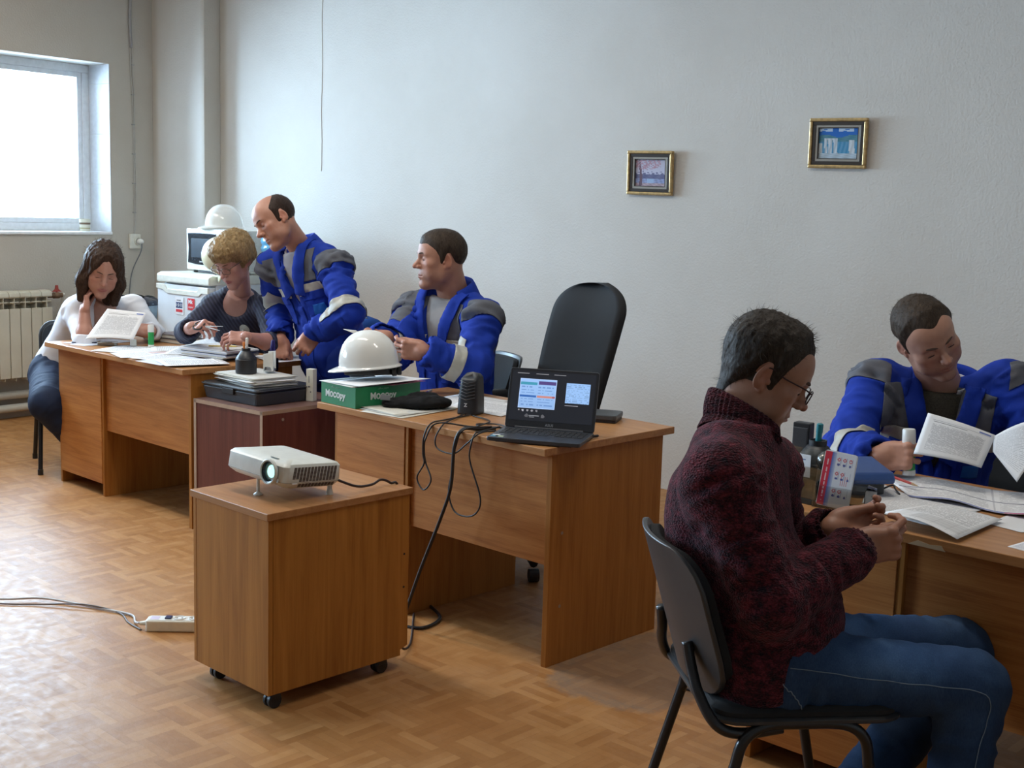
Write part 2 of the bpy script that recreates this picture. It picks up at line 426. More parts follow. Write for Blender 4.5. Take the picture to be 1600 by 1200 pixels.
sm = MB().tube(curve_pts([(-6.119 + 0.004 * math.sin(k * 2.3), YW - 0.0005, 1.72 + k * 0.2) for k in range(8)], 30), 0.0035, 5)
struct('trim_1', sm, PLASTER, smooth=True)
SILL = plain('painted_sill', (0.80, 0.81, 0.82), 0.4)
TILEM = plain('reveal_panel_paint', (0.58, 0.60, 0.63), 0.6, bmp=0.2, bscale=30)
for wi, (y0, y1) in enumerate(WIN_Y):
    w = thing('window_%d' % (wi + 1), None, None, (XW - 0.25, (y0 + y1) / 2, Z0)); w['kind'] = 'structure'
    hw, h = (y1 - y0) / 2, Z1 - Z0
    fr = MB()
    for (a, b, c, d) in ((-hw, hw, 0, .055), (-hw, hw, h - .055, h), (-hw, -hw + .055, .055, h - .055), (hw - .055, hw, .055, h - .055), (-.035, .035, .055, h - .055)):
        fr.box(-.07, a, c, 0, b, d)
    obj('window_frame', fr, PVC, w, 0.004)
    for s in (-1, 1):
        lo, hi = (-hw + .055, -.035) if s < 0 else (.035, hw - .055)
        sa = MB(); t = .035
        for (a, b, c, d) in ((lo, hi, .055, .055 + t), (lo, hi, h - .055 - t, h - .055), (lo, lo + t, .055 + t, h - .055 - t), (hi - t, hi, .055 + t, h - .055 - t)):
            sa.box(-.06, a, c, -.012, b, d)
        obj('sash', sa, PVC, w, 0.003)
        obj('pane', MB().box(-.042, lo + t, .055 + t, -.034, hi - t, h - .055 - t), GLASS, w)
    obj('window_sill', MB().box(-.02, -hw + .001, -.02, .262, hw - .001, 0.0), SILL, w, 0.004)
    zz = [0.0, 0.336, 0.692, 1.043, h]
    for k in range(4):                        # slabs lining the right jamb
        obj('jamb_slab', MB().box(0.0005, hw - .004, zz[k] + .0012, .249, hw - .0005, zz[k + 1] - .0012), TILEM, w, 0.0015)
# ceiling lamps out of the frame
TUBEM, _nt, _b = nmat('lamp_diffuser'); _b.inputs['Base Color'].default_value = (.9, .9, .86, 1)
# ================================================================== heating, socket, cable
rad = thing('radiator', 'cream sectional radiator under the window', 'radiator', (XW + .05, 4.73, .27))
def section(y):
    m = MB(); h = .60
    m.box(.0, -.0025, .0, .085, .0025, h - .01)                       # web
    m.box(.083, -.037, .02, .09, .037, .485)                          # front plate
    m.box(.0, -.037, .02, .004, .037, .55)                            # rear plate
    for z in (.505, .545):
        m.prism([(.03, z), (.085, z + .018), (.085, z + .026), (.03, z + .008)], 1, -.033, .033)
    m.prism([(.0, h - .03), (.085, h - .045), (.09, h - .035), (.085, h - .012), (.06, h), (.0, h)], 1, -.0375, .0375)
    m.box(.0, -.0375, h - .09, .03, .0375, h - .03); m.box(.0, -.0375, .03, .03, .0375, .08)
    o = obj('radiator_section', m, CREAM, rad, 0.003); o.location = (0, y, 0); return o
s0 = section(-.04)
for k in range(1, 9):
    c = s0.copy(); COL.objects.link(c); c.location = (0, -.04 - .079 * k, 0)
RUST = plain('rusty_brass', (0.20, 0.12, 0.07), 0.5, 0.5, var=.3)
RED = plain('red_handle', (0.35, 0.045, 0.03), 0.45)
obj('valve', MB().cyl((.045, -.005, .56), (.045, .10, .56), .016).cyl((.045, .035, .56), (.045, .075, .56), .022), RUST, rad, smooth='auto')
obj('valve_handle', MB().prism([(-.035, 0), (.035, 0), (.012, .018), (.008, .045), (-.008, .045), (-.012, .018)], 0, .04, .05, Matrix.Translation((0, .06, .585))).cyl((.045, .06, .57), (.045, .06, .59), .008), RED, rad, smooth='auto')
obj('riser', MB().tube(curve_pts([(.045, .10, .56), (.03, .125, .56), (-.01, .135, .54), (-.022, .135, .3), (-.022, .135, -.1)], 20), .009, 8), CREAM_PIPE, rad, smooth=True)
for k, (z, nm) in enumerate(((.165, 'upper cream heating pipe along the window wall below the radiator'), (.075, 'lower cream heating pipe along the window wall just above the floor'))):
    pp = obj('heating_pipe', MB().cyl((XW + .055, 0.5, z), (XW + .055, 5.60, z), .027, n=14).box(XW, 4.95, z - .012, XW + .05, 4.97, z + .012).box(XW, 2.95, z - .012, XW + .05, 2.97, z + .012), CREAM_PIPE, smooth='auto')
    tag(pp, nm, 'pipe')
so = thing('wall_socket', 'white square wall socket left of the room corner with a round plug in it', 'socket', (XW, 5.483, 1.195))
obj('socket_plate', MB().box(0, -.047, -.055, .022, .047, .055), OFFWHITE, so, .006)
obj('socket_ring', MB().lathe([(.03, 0), (.03, .012), (.024, .012), (.024, .004)], 20, Matrix.Translation((.022, .018, 0)) @ Matrix.Rotation(PI / 2, 4, 'Y')), OFFWHITE, so, smooth='auto')
pl = tag(obj('power_plug', MB().lathe([(.019, 0), (.02, .02), (.016, .036), (.007, .05)], 16, Matrix.Translation((XW + .035, 5.503, 1.195)) @ Matrix.Rotation(PI / 2, 4, 'Y')), WHITE_PL, smooth='auto'), 'round white plug pushed into the wall socket by the corner', 'plug')
obj('cord', MB().tube(curve_pts([(XW + .07, 5.503, 1.19), (XW + .06, 5.50, 1.12), (XW + .012, 5.46, .98), (XW + .010, 5.43, .80), (XW + .012, 5.38, .3)], 30), .004, 6), GREY_PL, pl, smooth=True)
CABLE = plain('grey_cable_sheath', (0.33, 0.33, 0.33), 0.5); CABL2 = plain('painted_over_cable', (0.48, 0.46, 0.42), 0.6)
wc = thing('wall_cable', 'grey cable running down the window wall to the socket', 'cable', (XW, 5.47, 1.25))
obj('conduit', MB().tube(curve_pts([(.012, .0, 2.05), (.012, .004, 1.75), (.012, -.002, 1.5), (.012, .004, 1.32)], 24), .011, 8), CABLE, wc, smooth=True)
for dy in (-.006, .009):
    obj('wire', MB().tube(curve_pts([(.008, .004 + dy, 1.36), (.007, .008 + dy, 1.15), (.006, .018 + dy, 1.0), (.006, .022 + dy * .6, .7), (.006, .026 + dy, .4), (.006, .022 + dy * .5, .1), (.008, .012, -.01)], 40), .0038, 6), CABL2, wc, smooth=True)
for k in range(6):
    obj('clip', MB().box(0, .006, .15 + k * .21, .013, .03, .156 + k * .21), CABLE, wc)
# ================================================================== desks
SCREW = plain('screw_cap', (0.30, 0.22, 0.15), 0.4)
def desk(label, a, b, w, depth, ped, modz=.34, top=.746, end_mat=DESK_V):
    t = dthing('office_desk', label, 'desk', a, b, group='wooden office desks')
    oh = .05                                                        # tabletop overhang at the visitors' side
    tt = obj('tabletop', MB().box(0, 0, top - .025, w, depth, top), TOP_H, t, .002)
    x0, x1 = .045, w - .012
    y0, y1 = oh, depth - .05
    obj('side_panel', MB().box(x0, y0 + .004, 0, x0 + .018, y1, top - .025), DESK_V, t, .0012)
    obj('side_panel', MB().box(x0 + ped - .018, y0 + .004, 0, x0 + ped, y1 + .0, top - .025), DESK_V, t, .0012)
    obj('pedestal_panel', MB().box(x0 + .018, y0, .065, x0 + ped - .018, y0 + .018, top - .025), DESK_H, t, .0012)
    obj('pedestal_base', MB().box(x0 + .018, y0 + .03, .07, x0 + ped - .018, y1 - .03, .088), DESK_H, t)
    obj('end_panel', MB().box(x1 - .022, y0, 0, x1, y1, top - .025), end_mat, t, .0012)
    obj('modesty_panel', MB().box(x0 + ped, y0 + .02, modz, x1 - .022, y0 + .036, top - .025), DESK_H, t, .0012)
    for z in (.20, .45): obj('screw_cap', MB().cyl((x1 - .0005, y0 + .06, z), (x1 + .0006, y0 + .06, z), .006, n=10), SCREW, t)
    for k in range(3):                                              # drawers on the sitters' side
        d = obj('drawer', MB().box(x0 + .021, y1 - .018, .11 + k * .2, x0 + ped - .021, y1, .30 + k * .2), DESK_H, t, .0012)
        obj('drawer_pull', MB().box(x0 + ped / 2 - .05, y1, .19 + k * .2, x0 + ped / 2 + .05, y1 + .015, .20 + k * .2), BLACK_PL, d, .002)
    return t
desk('wooden office desk at left, covered in loose papers, two women behind it', -6.225, 2.935, 1.355, .66, .475)
d2 = desk('wooden office desk in the middle carrying the laptop and green box', -3.795, 2.872, 1.195, .69, .43)
d3 = desk('wooden office desk at right in front of the man with the glue stick', -1.83, 2.795, 1.45, .70, .43, modz=.30)
CHIPB = plain('bare_chipboard', (0.55, 0.42, 0.27), 0.9)
obj('chipped_edge', MB().prism([(.505, .7215), (.60, .7205), (.59, .733), (.56, .730), (.53, .735)], 1, -.0006, .004), CHIPB, d3)
CLOTHX = plain('scuff', (0.5, 0.4, 0.3), 0.8)
# ================================================================== dark cabinet between the desks
cb = dthing('cabinet', 'dark mahogany low cabinet with pale edges between two desks', 'cabinet', -4.825, 2.965, 0, math.radians(4))
cw, cd, ch = .485, .56, .62
obj('side_panel', MB().box(0, 0, 0, .016, cd, ch - .016), MAHOG, cb, .001)
obj('side_panel', MB().box(cw - .016, 0.0, 0, cw, cd, ch - .016), MAHOG, cb, .001)
obj('front_panel', MB().box(.016, .002, .03, cw - .016, .016, ch - .016), MAHOG, cb, .001)
obj('top', MB().box(0, 0, ch - .016, cw, cd, ch), MAHTOP, cb, .001)
obj('bottom_shelf', MB().box(.016, .02, .05, cw - .016, cd, .066), MAHOG, cb)
ed = MB()
ed.box(-.0008, -.0012, 0, .0165, 0, ch).box(cw - .0165, -.0012, 0, cw + .0006, 0, ch)
ed.box(0, -.0012, ch - .0165, cw, 0, ch + .0005).box(cw, 0, ch - .0165, cw + .0012, cd, ch + .0005)
obj('edge_band', ed, EDGE, cb)
obj('screw_cap', MB().cyl((cw, .11, ch - .045), (cw + .0015, .11, ch - .045), .007, n=10), SCREW, cb)
# ================================================================== projector cart
ct = dthing('rolling_cart', 'wooden pedestal on black castors carrying the projector', 'cart', -3.322, 2.036)
kw, kd, kz, kt = .405, .545, .05, .607
obj('side_panel', MB().box(0, 0.0, kz, .016, kd, kt - .022), CART_V, ct, .0012)
obj('side_panel', MB().prism([(.017, kz), (kd - .03, kz), (kd - .03, kz + .02), (kd, kz + .03), (kd, kt - .022), (.017, kt - .022)], 0, kw - .016, kw), CART_V, ct, .0012)
obj('front_panel', MB().box(.0175, 0.0, kz, kw, .016, kt - .022), CART_V, ct, .0012)
obj('bottom_panel', MB().box(.016, .017, kz + .004, kw - .016, kd - .04, kz + .02), CART_V, ct)
obj('back_panel', MB().box(.016, kd - .02, kz + .04, kw - .016, kd - .004, kt - .022), CART_V, ct)
obj('top', MB().box(-.006, -.008, kt - .022, kw + .006, kd + .008, kt), CART_T, ct, .002)
for (x, y) in ((.07, .045), (kw - .03, .035), (.07, kd - .08), (kw - .035, kd - .09)):
    c = obj('castor', MB().cyl((x - .017, y, .0235), (x - .004, y, .0235), .0235, n=18).cyl((x + .004, y, .0235), (x + .017, y, .0235), .0235, n=18).cyl((x - .017, y, .0235), (x + .017, y, .0235), .008, n=8), BLACK_PL, ct, .002, smooth='auto')
    obj('castor_hood', MB().prism([(y - .02, .028), (y + .02, .03), (y + .018, kz + .0), (y - .01, kz + .0)], 0, x - .0195, x + .0195), BLACK_PL, c, .003)
for z in (.39, .28): obj('screw_hole', MB().cyl((kw, kd - .02, z), (kw + .0006, kd - .02, z), .004, n=8), HOLE_SHADE, ct)
# ================================================================== fridge, microwave, bin, water
FRW = plain('fridge_white_enamel', (0.72, 0.76, 0.80), 0.25, scale=4)
fr = thing('fridge', 'small white fridge in the corner under the microwave', 'fridge', (-6.86, 5.03, 0), math.radians(-3))
obj('cabinet_body', MB().box(0, .06, .02, .57, .565, .995), FRW, fr, .006)
obj('door', MB().prism(rrect(.57, .055, .012, 3, .285, .0285), 2, .07, .955), FRW, fr, smooth='auto')
FRTOP = plain('fridge_top_trim', (0.74, 0.74, 0.66), 0.3)
obj('top_trim', MB().prism([(.0, .968), (.565, .968), (.565, 1.03), (.03, 1.032), (.0, 1.018)], 0, -.004, .574), FRTOP, fr, .008)
obj('handle_rail', MB().prism([(0, .955), (.09, .955), (.12, .925), (.45, .925), (.48, .955), (.57, .955), (.57, .915), (.50, .915), (.47, .895), (.12, .895), (.07, .918), (0, .925)][::-1], 1, -.006, .003), FRTOP, fr, .002)
obj('plinth', MB().box(.01, .01, .0, .56, .5, .06), GREY_PL, fr)
NAVYP = plain('navy_print', (0.02, 0.05, 0.16), 0.4); REDP = plain('red_print', (0.60, 0.035, 0.045), 0.4); WHP = plain('white_print', (0.8, 0.8, 0.82), 0.5); BLUEP = plain('blue_print', (0.03, 0.09, 0.42), 0.5)
INK = plain('grey_ink', (0.14, 0.14, 0.16), 0.7); INKB = plain('black_ink', (0.02, 0.02, 0.022), 0.6)
FRM = Matrix.Translation((-6.86, 5.03, 0)) @ Matrix.Rotation(math.radians(-3), 4, 'Z')
m1 = thing('fridge_magnet', 'navy and red square magnet on the white fridge door', 'magnet', FRM @ Vector((.255, -.0006, .795)), math.radians(-3))
obj('card', MB().box(-.048, -.0018, -.03, .048, 0, .082), WHP, m1)
obj('navy_field', MB().box(-.036, -.0026, .012, .036, -.0018, .05), NAVYP, m1)
obj('red_field', MB().box(-.036, -.0026, -.014, .036, -.0018, .004), REDP, m1)
letters('lettering', '1·5·11', .030, WHP, m1, (0, -.0030, .031), (PI / 2, 0, 0), .0003, .0006)
letters('caption', 'магнит', .014, INK, m1, (-.004, -.0024, .063), (PI / 2, 0, 0), .0002)
m2 = thing('fridge_magnet', 'plain red square magnet with white print on the fridge door', 'magnet', FRM @ Vector((.385, -.0006, .825)), math.radians(-3))
obj('card', MB().box(-.037, -.0022, -.022, .037, 0, .052), REDP, m2)
letters('lettering', 'Mk', .036, WHP, m2, (-.006, -.0028, .03), (PI / 2, 0, 0), .0003, .001)
letters('caption', 'сервис', .016, WHP, m2, (0, -.0028, -.004), (PI / 2, 0, 0), .0003)
mwl = FRM @ Vector((.115, .155, 1.032))
mw = thing('microwave', 'cream microwave oven standing on the fridge below a white helmet', 'microwave', mwl, math.radians(-3))
MWG = plain('dark_oven_window', (0.018, 0.024, 0.032), 0.12)
mwc = plain('microwave_cream', (0.70, 0.70, 0.63), 0.35)
obj('casing', MB().box(0, .02, .018, .47, .37, .285), mwc, mw, .006)
obj('fascia', MB().prism([(0, .018), (.47, .018), (.474, .15), (.47, .288), (0, .288), (-.004, .15)], 1, 0, .022), mwc, mw, .005)
def bow(x0, x1, z0, z1, n=8):
    b = [(x0 + (x1 - x0) * k / n, z0 - .012 * math.sin(PI * k / n) * (1 if True else 0)) for k in range(n + 1)]
    t = [(x1 - (x1 - x0) * k / n, z1 + .004 * math.sin(PI * k / n)) for k in range(n + 1)]
    return b + [(x1 - .012, (z0 + z1) / 2)] + t + [(x0 + .010, (z0 + z1) / 2)]
obj('door_window', MB().prism(bow(.016, .325, .065, .258), 1, -.004, .001), MWG, mw, .002)
obj('inner_screen', MB().box(.055, -.005, .10, .285, -.003, .225), plain('oven_mesh', (0.04, 0.055, 0.075), 0.25), mw)
letters('maker_mark', 'Samsung', .014, WHP, mw, (.17, -.0048, .075), (PI / 2, 0, 0), .0003)
obj('control_panel', MB().box(.345, -.003, .05, .455, .001, .265), mwc, mw, .003)
for z in (.20, .12): obj('dial', MB().cyl((.40, -.003, z), (.40, -.022, z), .026, .022, 20), OFFWHITE, mw, smooth='auto')
for (x, y) in ((.05, .04), (.42, .04), (.05, .33), (.42, .33)): obj('foot', MB().cyl((x, y, 0), (x, y, .02), .018, .02, 10), BLACK_PL, mw, smooth='auto')
obj('drip_rail', MB().box(.12, .004, .004, .40, .02, .018), BLACK_PL, mw)
bn = thing('waste_bin', 'grey waste bin with a dark liner left of the fridge', 'bin', (-7.10, 5.02, 0))
BING = plain('bin_grey_blue', (0.36, 0.44, 0.48), 0.5)
obj('bucket', MB().lathe([(.11, 0), (.115, .005), (.155, .80), (.158, .81), (.15, .80), (.11, .02)], 28, closed_ends=False).lathe([(.001, .004), (.112, .004)], 28, closed_ends=False), BING, bn, smooth='auto')
lm = MB()
def liner(u, v):
    a = 2 * PI * u
    r = .160 + .010 * math.sin(a * 7) * v * .5 + .006 * math.sin(a * 13 + 1)
    z = .795 + .055 * v
    r2 = r - .06 * max(0, v - .55) * 2 * (1 + .3 * math.sin(a * 5))
    return (r2 * math.cos(a), r2 * math.sin(a), z + .006 * math.sin(a * 6) * v)
lm.grid(liner, 60, 8)
obj('liner', lm, plain('bin_liner', (0.03, 0.032, 0.045), 0.3), bn, smooth=True)
wd = thing('water_dispenser', 'white water dispenser holding a blue ribbed bottle beside the fridge', 'dispenser', (-6.02, 5.37, 0))
obj('cabinet_body', MB().prism(rrect(.30, .32, .03, 4), 2, 0, .86), FRW, wd, .004, smooth='auto')
BWATER = plain('blue_bottle_plastic', (0.14, 0.44, 0.72), 0.12, spec=.8)
pr = [(.035, .0), (.035, .03), (.10, .07), (.128, .10)]
z = .10
for k in range(7): pr += [(.128, z + .006), (.134, z + .016), (.134, z + .034), (.128, z + .044)]; z += .048
pr += [(.128, z + .01), (.12, z + .04), (.08, z + .055), (.001, z + .057)]
bt = obj('bottle', MB().lathe(pr, 32, Matrix.Translation((0, 0, .845))), BWATER, wd, smooth='auto')
obj('collar', MB().lathe([(.13, .0), (.13, .02), (.05, .035), (.04, .035)], 28, Matrix.Translation((0, 0, .86))), WHITE_PL, wd, smooth='auto')
for x in (-.05, .05): obj('tap', MB().cyl((x, -.16, .66), (x, -.20, .65), .012), BLUEP, wd, smooth='auto')
# ================================================================== hard hats
HATW = plain('white_helmet_shell', (0.80, 0.80, 0.76), 0.16, scale=5, coat=.6)
HATC = plain('cream_helmet_shell', (0.76, 0.72, 0.52), 0.2, scale=5, coat=.5)
STRAP = plain('grey_harness', (0.11, 0.12, 0.14), 0.6); STRAPB = plain('black_harness', (0.012, 0.012, 0.013), 0.5)
def hard_hat(label, M, mat, harness=True, s=1.0):
    q = M.to_quaternion()
    t = thing('hard_hat', label, 'helmet', M.to_translation(), quat=q, group='hard hats'); t.scale = (s, s, s)
    def shell(u, v):
        a = 2 * PI * u
        rx, ry, h = .108, .132, .150
        if v <= .78:
            ph = v / .78 * PI / 2
            k = math.sin(ph) ** .92; zz = math.cos(ph) ** .86 if ph < PI / 2 - 1e-6 else 0
            ridge = .006 * math.exp(-((math.cos(a) * k * rx) / .016) ** 2) * (1 - k ** 4)
            return (math.cos(a) * rx * k, math.sin(a) * ry * k, h * zz + ridge)
        w = (v - .78) / .22
        front = max(0, math.sin(a)) ** 2
        ext = .008 + .045 * front + .006 * max(0, -math.sin(a))
        return (math.cos(a) * (rx + (.008 + .004 * front) * w), math.sin(a) * (ry + ext * w), -.008 * w - .010 * front * w * w)
    obj('shell', MB().grid(lambda u, v: shell(u, v), 56, 26), mat, t, smooth=True, solid=.0028)
    rim = [shell(k / 56, 1.0) for k in range(56)]
    obj('rim', MB().tube(rim, .0022, 6, closed=True), mat, t, smooth=True)
    if harness:
        hb = MB()
        def band(u, v):
            a = 2 * PI * u; drop = -.008 - .026 * v - .012 * max(0, -math.sin(a)) ** 2
            r = .092
            return (math.cos(a) * r * .98, math.sin(a) * (r + .018), drop)
        hb.grid(band, 40, 3)
        obj('headband', hb, STRAPB, t, smooth=True, solid=.003)
        for sgn in (-1, 1):
            ss = MB().grid(lambda u, v: (sgn * (.096 - .010 * v), .04 + .022 * (u - .5) * 2 - .035 * v - (.02 * v), .02 - .062 * v), 4, 6)
            obj('side_strap', ss, STRAP, t, smooth=True, solid=.003)
            obj('hanger', MB().tube(curve_pts([(sgn * .082, .045, .0), (sgn * .055, .03, .06), (0, .01, .085)], 12), .006, 6), STRAP, t, smooth=True)
        kn = MB().prism(rrect(.10, .036, .012, 4), 1, -.125, -.105).cyl((0, -.125, 0), (0, -.143, 0), .02, n=14)
        for k in range(len(kn.v)): x, y, zq = kn.v[k]; kn.v[k] = (x, y, zq - .032)
        obj('rear_ratchet', kn, STRAPB, t, .003, smooth='auto')
        obj('chin_strap', MB().grid(lambda u, v: ((u - .5) * .17, -.02 + .11 * math.cos((u - .5) * 3), -.034 - .008 * v - .006 * math.sin(PI * u)), 14, 2), STRAP, t, smooth=True, solid=.002)
    return t
hard_hat('white hard hat resting on top of the cream microwave', Matrix.Translation(FRM @ Vector((.365, .27, 1.341))) @ Matrix.Rotation(math.radians(150), 4, 'Z'), HATW, False, s=.90)
hard_hat('cream hard hat standing on edge against the microwave door', Matrix.Translation(FRM @ Vector((.635, .075, 1.157))) @ Matrix.Rotation(math.radians(150), 4, 'Z') @ Matrix.Rotation(math.radians(-72), 4, 'X'), HATC, False, .90)
hard_hat('glossy white hard hat with its harness showing, on the green paper box', Matrix.Translation(DW(-3.70, 3.05, .886)) @ Matrix.Rotation(DA + math.radians(133), 4, 'Z') @ Matrix.Rotation(math.radians(-5), 4, 'X'), HATW, s=.87)
# ================================================================== chairs
def back_panel(mb, w, z0, z1, y0, y1, thick, curve, r, n=14, top_r=None):
    # curved upright panel: outline rounded, dished towards +y at its sides
    out = rrect(w, z1 - z0, r, 6)
    nn = len(out); vs = []
    for layer in (0, 1):
        for (x, z) in out:
            f = (z + (z1 - z0) / 2) / (z1 - z0)
            y = y0 + (y1 - y0) * f + curve * (x / (w / 2)) ** 2 + (0 if layer == 0 else thick)
            vs.append((x, y, z0 + f * (z1 - z0)))
    # fan strips: connect left/right halves row by row
    c0 = len(mb.v)
    rows = 10; cols = 12
    def P(u, v, layer):
        # superellipse-like mapping of the unit square on the rounded outline
        z = v * (z1 - z0); half = w / 2
        dz = min(z, (z1 - z0) - z)
        if dz < r: half = w / 2 - r + math.sqrt(max(0, r * r - (r - dz) ** 2))
        x = (u * 2 - 1) * half
        f = v
        edge = 0
        y = y0 + (y1 - y0) * f + curve * (x / (w / 2)) ** 2 + (thick if layer else 0)
        return (x, y, z0 + z)
    vv = [0, .02, .05, .1, .17, .28, .4, .52, .64, .76, .85, .91, .955, .985, 1.0]
    for layer in (0, 1):
        for v in vv:
            for i in range(cols + 1): mb.v.append(P(i / cols, v, layer))
    W1 = cols + 1; R = len(vv); off = c0 + R * W1
    for j in range(R - 1):
        for i in range(cols):
            a = c0 + j * W1 + i
            mb.f.append((a, a + 1, a + W1 + 1, a + W1))
            b = off + j * W1 + i
            mb.f.append((b, b + W1, b + W1 + 1, b + 1))
        for i in (0, cols):
            a, a2, b, b2 = c0 + j * W1 + i, c0 + (j + 1) * W1 + i, off + j * W1 + i, off + (j + 1) * W1 + i
            mb.f.append((a, a2, b2, b) if i == 0 else (a, b, b2, a2))
    for j in (0, R - 1):
        for i in range(cols):
            a, b = c0 + j * W1 + i, off + j * W1 + i
            mb.f.append((a, b, b + 1, a + 1) if j == 0 else (a, a + 1, b + 1, b))
    return mb
SHELL = plain('chair_shell_plastic', (0.035, 0.036, 0.038), 0.38)
def cushion(w, d, h, z, cy, r=.06, dome=.012):
    m = MB()
    lay = [(0.965, 0), (1.0, .3), (1.0, .65), (.965, .93), (.8, 1.0), (.4, 1.0 + dome / h), (.02, 1.0 + dome * 1.2 / h)]
    ol = rrect(w, d, r, 5); n = len(ol)
    vs = [(x * k, cy + y * k, z + h * t) for (k, t) in lay for (x, y) in ol]
    fs = [tuple(range(n))[::-1]]
    for j in range(len(lay) - 1):
        fs += [(j * n + i, j * n + (i + 1) % n, (j + 1) * n + (i + 1) % n, (j + 1) * n + i) for i in range(n)]
    fs.append(tuple((len(lay) - 1) * n + i for i in range(n)))
    return m.add(vs, fs)
def visitor_chair(label, loc, rot, group=None, sc=1.0):              # faces local +y
    t = thing('visitor_chair', label, 'chair', loc, rot, 'black visitor chairs at the desks'); t.scale = (sc, sc, sc)
    obj('seat', cushion(.455, .42, .026, .441, .0, .06, .006), BLACK_FAB, t, smooth='auto')
    obj('seat_shell', cushion(.47, .435, .018, .430, .0, .065, 0), SHELL, t, smooth='auto')
    bs = back_panel(MB(), .41, .465, .795, -.226, -.325, .012, .050, .085)
    obj('back_shell', bs, SHELL, t, .003, smooth='auto')
    bp = back_panel(MB(), .380, .480, .782, -.213, -.307, .022, .046, .08)
    obj('backrest', bp, BLACK_FAB, t, .006, smooth='auto')
    for s in (-1, 1):
        x = s * .225
        lo = curve_pts([(x, .135, .33), (x, .122, .395), (x * .99, .075, .428), (x * .99, -.02, .432), (x * .99, -.10, .428), (x, -.147, .395), (x, -.165, .33)], 40)
        obj('seat_rail', MB().tube(lo, .0125, 10), BLACK_METAL, t, smooth=True)
        obj('leg', MB().cyl((x, .134, .34), (x * 1.06, .205, .012), .0125, n=12), BLACK_METAL, t, smooth='auto')
        obj('leg', MB().cyl((x, -.163, .34), (x * 1.06, -.255, .012), .0125, n=12), BLACK_METAL, t, smooth='auto')
        for yy in (.205, -.255): obj('foot_cap', MB().cyl((x * 1.06, yy, 0), (x * 1.059, yy, .03), .0150, n=12), BLACK_PL, t, smooth='auto')
        up = curve_pts([(s * .215, -.06, .420), (s * .213, -.15, .408), (s * .21, -.205, .428), (s * .170, -.234, .48), (s * .135, -.244, .53), (s * .12, -.252, .58)], 40)
        obj('back_upright', MB().tube(up, .0125, 10), BLACK_METAL, t, smooth=True)
    for yy in (.09, -.12): obj('cross_bar', MB().cyl((-.22, yy, .425), (.22, yy, .425), .009, n=10), BLACK_METAL, t, smooth='auto')
    return t
def exec_chair(label, loc, rot, arms=True):                  # high-backed swivel armchair, faces local +y
    t = thing('executive_chair', label, 'chair', loc, rot)
    def bk(u, v, layer):
        # v up the back, u across
        z = .50 + .70 * v
        half = .215 + .045 * math.sin(min(1, v * 1.25) * PI * .55) - (.0 if v < .78 else 0)
        if v > .80: half *= max(.03, max(0, 1 - ((v - .80) / .2) ** 2.3) ** .5)
        x = (u * 2 - 1) * half
        y = -.20 - .13 * v - .05 * v * v + .045 * (u * 2 - 1) ** 2
        edge = (1 - abs(u * 2 - 1) ** 4) * (1 - (abs(v * 2 - 1)) ** 10)
        pad = .028 * math.sin(PI * min(1, max(0, v))) ** .3 * edge
        if layer: y += pad + .022 + (.010 * math.sin(v * 9.0) * edge)
        else: y -= .026 * edge + .01
        return (x, y, z)
    for nm, layer, mat in (('back_shell', 0, BLACK_FAB), ('backrest', 1, BLACK_FAB)):
        m = MB().grid(lambda u, v: bk(u, 1 - (1 - v) ** 1.8, layer), 16, 30)
        if layer == 0: m.f = [f[::-1] for f in m.f]
        if layer:
            W1 = 17; R = 31; o0 = len(m.v)
            m2 = MB().grid(lambda u, v: bk(u, 1 - (1 - v) ** 1.8, 0), 16, 30)
            base = o0; m.f += [(30 * W1 + i, 30 * W1 + i + 1, base_ + 30 * W1 + i + 1, base_ + 30 * W1 + i) for base_ in (o0,) for i in range(16)]; m.v += [tuple(v) for v in m2.v]
            for j in range(30):
                for i in (0, 16):
                    a, a2 = j * W1 + i, (j + 1) * W1 + i
                    m.f.append((a, a2, base + a2, base + a) if i == 0 else (a, base + a, base + a2, a2))
        obj(nm, m, mat, t, smooth=True)
    obj('seat', cushion(.52, .50, .10, .43, .03, .09, .02), BLACK_FAB, t, smooth='auto')
    if arms:
        for s in (-1, 1):
            ap = curve_pts([(s * .26, -.245, .60), (s * .275, -.20, .665), (s * .285, -.05, .685), (s * .285, .10, .68), (s * .28, .20, .655), (s * .275, .225, .62)], 30)
            n = len(ap)
            obj('armrest', MB().tube(ap, [.016 + .010 * math.sin(PI * k / (n - 1)) for k in range(n)], 10), BLACK_PL, t, smooth=True)
            obj('arm_support', MB().tube(curve_pts([(s * .28, .12, .67), (s * .285, .08, .56), (s * .25, .05, .45)], 16), .014, 10), BLACK_PL, t, smooth=True)
    obj('gas_column', MB().cyl((0, .02, .09), (0, .02, .44), .028, n=16), BLACK_METAL, t, smooth='auto')
    for k in range(5):
        a = 2 * PI * k / 5 + .3
        e = (math.cos(a) * .29, .02 + math.sin(a) * .29, .075)
        g = obj('star_leg', MB().tube([(0, .02, .11), ((math.cos(a) * .15), .02 + math.sin(a) * .15, .10), e], [.03, .025, .018], 8), BLACK_PL, t, smooth='auto')
        obj('castor', MB().cyl((e[0] - .02 * math.sin(a), e[1] + .02 * math.cos(a), .027), (e[0] + .02 * math.sin(a), e[1] - .02 * math.cos(a), .027), .027, n=16), BLACK_PL, g, smooth='auto')
    return t
visitor_chair('black visitor chair in the foreground with the man in the maroon sweater on it', DW(-1.435, 2.412), math.radians(-45.7))
visitor_chair('black visitor chair at far left under the woman in the white top', DW(-6.49, 3.27), DA + math.radians(-111.6))
exec_chair('tall black high-backed office chair standing empty behind the laptop', DW(-3.53, 3.78), math.radians(158))
visitor_chair('black chair with the seated man in blue turned to the left', DW(-4.06, 3.79), math.radians(150), sc=1.06)
